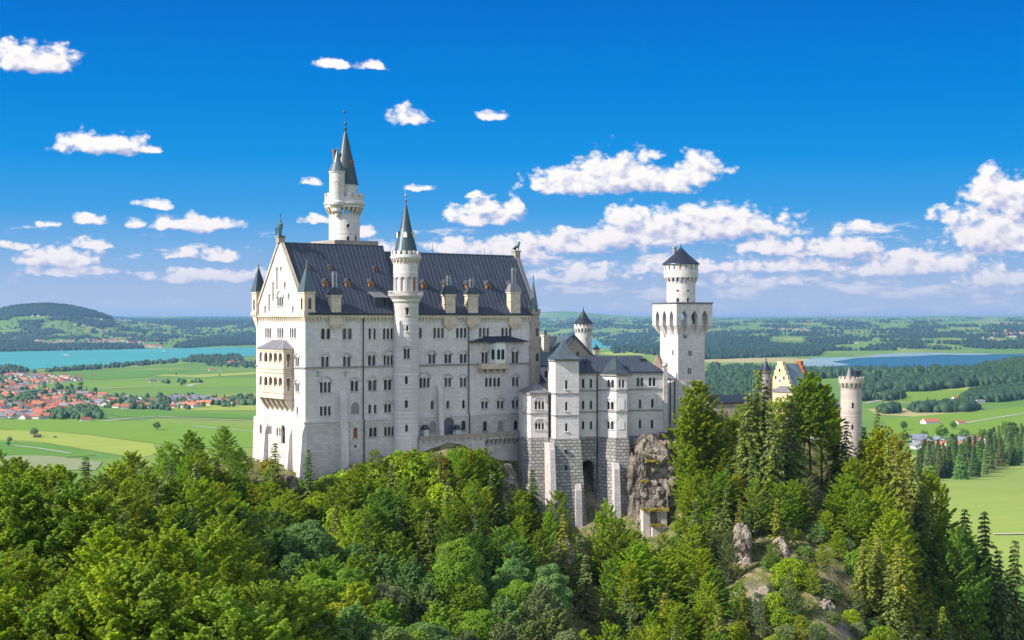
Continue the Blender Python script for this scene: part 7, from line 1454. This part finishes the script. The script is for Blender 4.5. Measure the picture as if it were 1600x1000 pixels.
# ---------------- boats
def boat(px, py, L, label, sail=False, zz=-188.4):
    D = -zz * F / (py - 500); x = (px - 800) / F * D; e = bpy.data.objects.new('boat', None); COL.objects.link(e); e.location = (x, D, zz + H); e.rotation_euler = (0, 0, .2); tag(e, label, 'boat')
    def p(nm, mb, m_): o = bpy.data.objects.new(nm, make_mesh(nm, mb.v, mb.f, M[m_])); COL.objects.link(o); o.parent = e
    w = L * .14; p('hull', MB().loft([[(-L / 2, -w * .7, 0), (L * .3, -w * .8, 0), (L * .46, 0, 0), (L * .3, w * .8, 0), (-L / 2, w * .7, 0)], [(-L / 2, -w, L * .06), (L * .32, -w, L * .07), (L * .55, 0, L * .09), (L * .32, w, L * .07), (-L / 2, w, L * .06)]]), 'white')
    if sail: p('sail', MB().slab([(0, 0, L * .1), (-L * .45, 0, L * .12), (0, 0, L * 1.3)], .1), 'white'); p('mast', MB().tube([(0, 0, 0), (0, 0, L * 1.35)], .15), 'white')
    else: p('cabin', MB().box(-L * .4, L * .25, -w * .75, w * .75, L * .06, L * .17).box(-L * .2, L * .12, -w * .5, w * .5, L * .17, L * .25), 'white'); p('window', MB().box(-L * .36, L * .2, -w * .77, -w * .751, L * .1, L * .14), 'pane_b')
    if not sail: p('mast', MB().tube([(L * .1, 0, L * .2), (L * .1, 0, L * .42)], .3), 'white')
boat(104, 556.5, 42, 'white passenger ferry alone in the middle of the turquoise lake'); boat(251, 544.6, 42, 'white boat moored off the far shore village'); boat(256.5, 550.5, 16, 'tiny sailing boat near the far shore', True)
# ---------------- labels: one per thing, counted from the left inside each region
ORD = ['', 'first', 'second', 'third', 'fourth', 'fifth', 'sixth', 'seventh', 'eighth', 'ninth', 'tenth', 'eleventh', 'twelfth', 'thirteenth', 'fourteenth', 'fifteenth', 'sixteenth', 'seventeenth', 'eighteenth', 'nineteenth']
TENS = ['', '', 'twenty', 'thirty', 'forty', 'fifty', 'sixty', 'seventy']; TENTH = ['', '', 'twentieth', 'thirtieth', 'fortieth', 'fiftieth', 'sixtieth', 'seventieth']
def ordn(n): return ORD[n] if n < 20 else (TENTH[n // 10] if n % 10 == 0 else TENS[n // 10] + ' ' + ORD[n % 10])
from collections import defaultdict
dd_ = defaultdict(list)
for reg, kd, c, k_, e in PENDING: dd_[(reg, NAME[kd][1], WORD[c])].append((k_, e, kd))
for (reg, kn_, cw_), L in dd_.items():
    L.sort(key=lambda q: q[0])
    for i, (_, e, kd) in enumerate(L):
        lb = f'{cw_} {kn_} by {reg}' if len(L) == 1 else f'{ordn(i + 1)} {cw_} {kn_} from left by {reg}'
        tag(e, lb, 'shrub' if kd == 'shrub' else 'tree', ('shrubs by ' if kd == 'shrub' else 'trees by ') + reg)
dd_ = defaultdict(list)
for reg, c, px, py, o in HOUSES: dd_[(reg, c)].append((px, o))
for (reg, c), L in dd_.items():
    L.sort(key=lambda q: q[0])
    for i, (_, o) in enumerate(L): tag(o, f'{ordn(i + 1)} {c} roofed house from left in {reg}' if len(L) > 1 else f'{c} roofed house in {reg}', 'house', 'houses of ' + reg)
# ---------------- air
def haze(d, c):
    m_, N = mat('haze'); N.n('ShaderNodeOutputMaterial', {1: N.n('ShaderNodeVolumePrincipled', {'Color': c + (1,), 'Density': d, 'Anisotropy': .2}).outputs[0]})
    o = bpy.data.objects.new('haze', make_mesh('haze', *(lambda b: (b.v, b.f))(MB().box(-45000, 45000, -3000, 61000, -230 + H, 110 + H)), m_, uv=False)); COL.objects.link(o); tag(o, 'pale blue summer haze over the valley', kind='stuff'); return o
haze(2.9e-5, (.30, .60, 1.0))
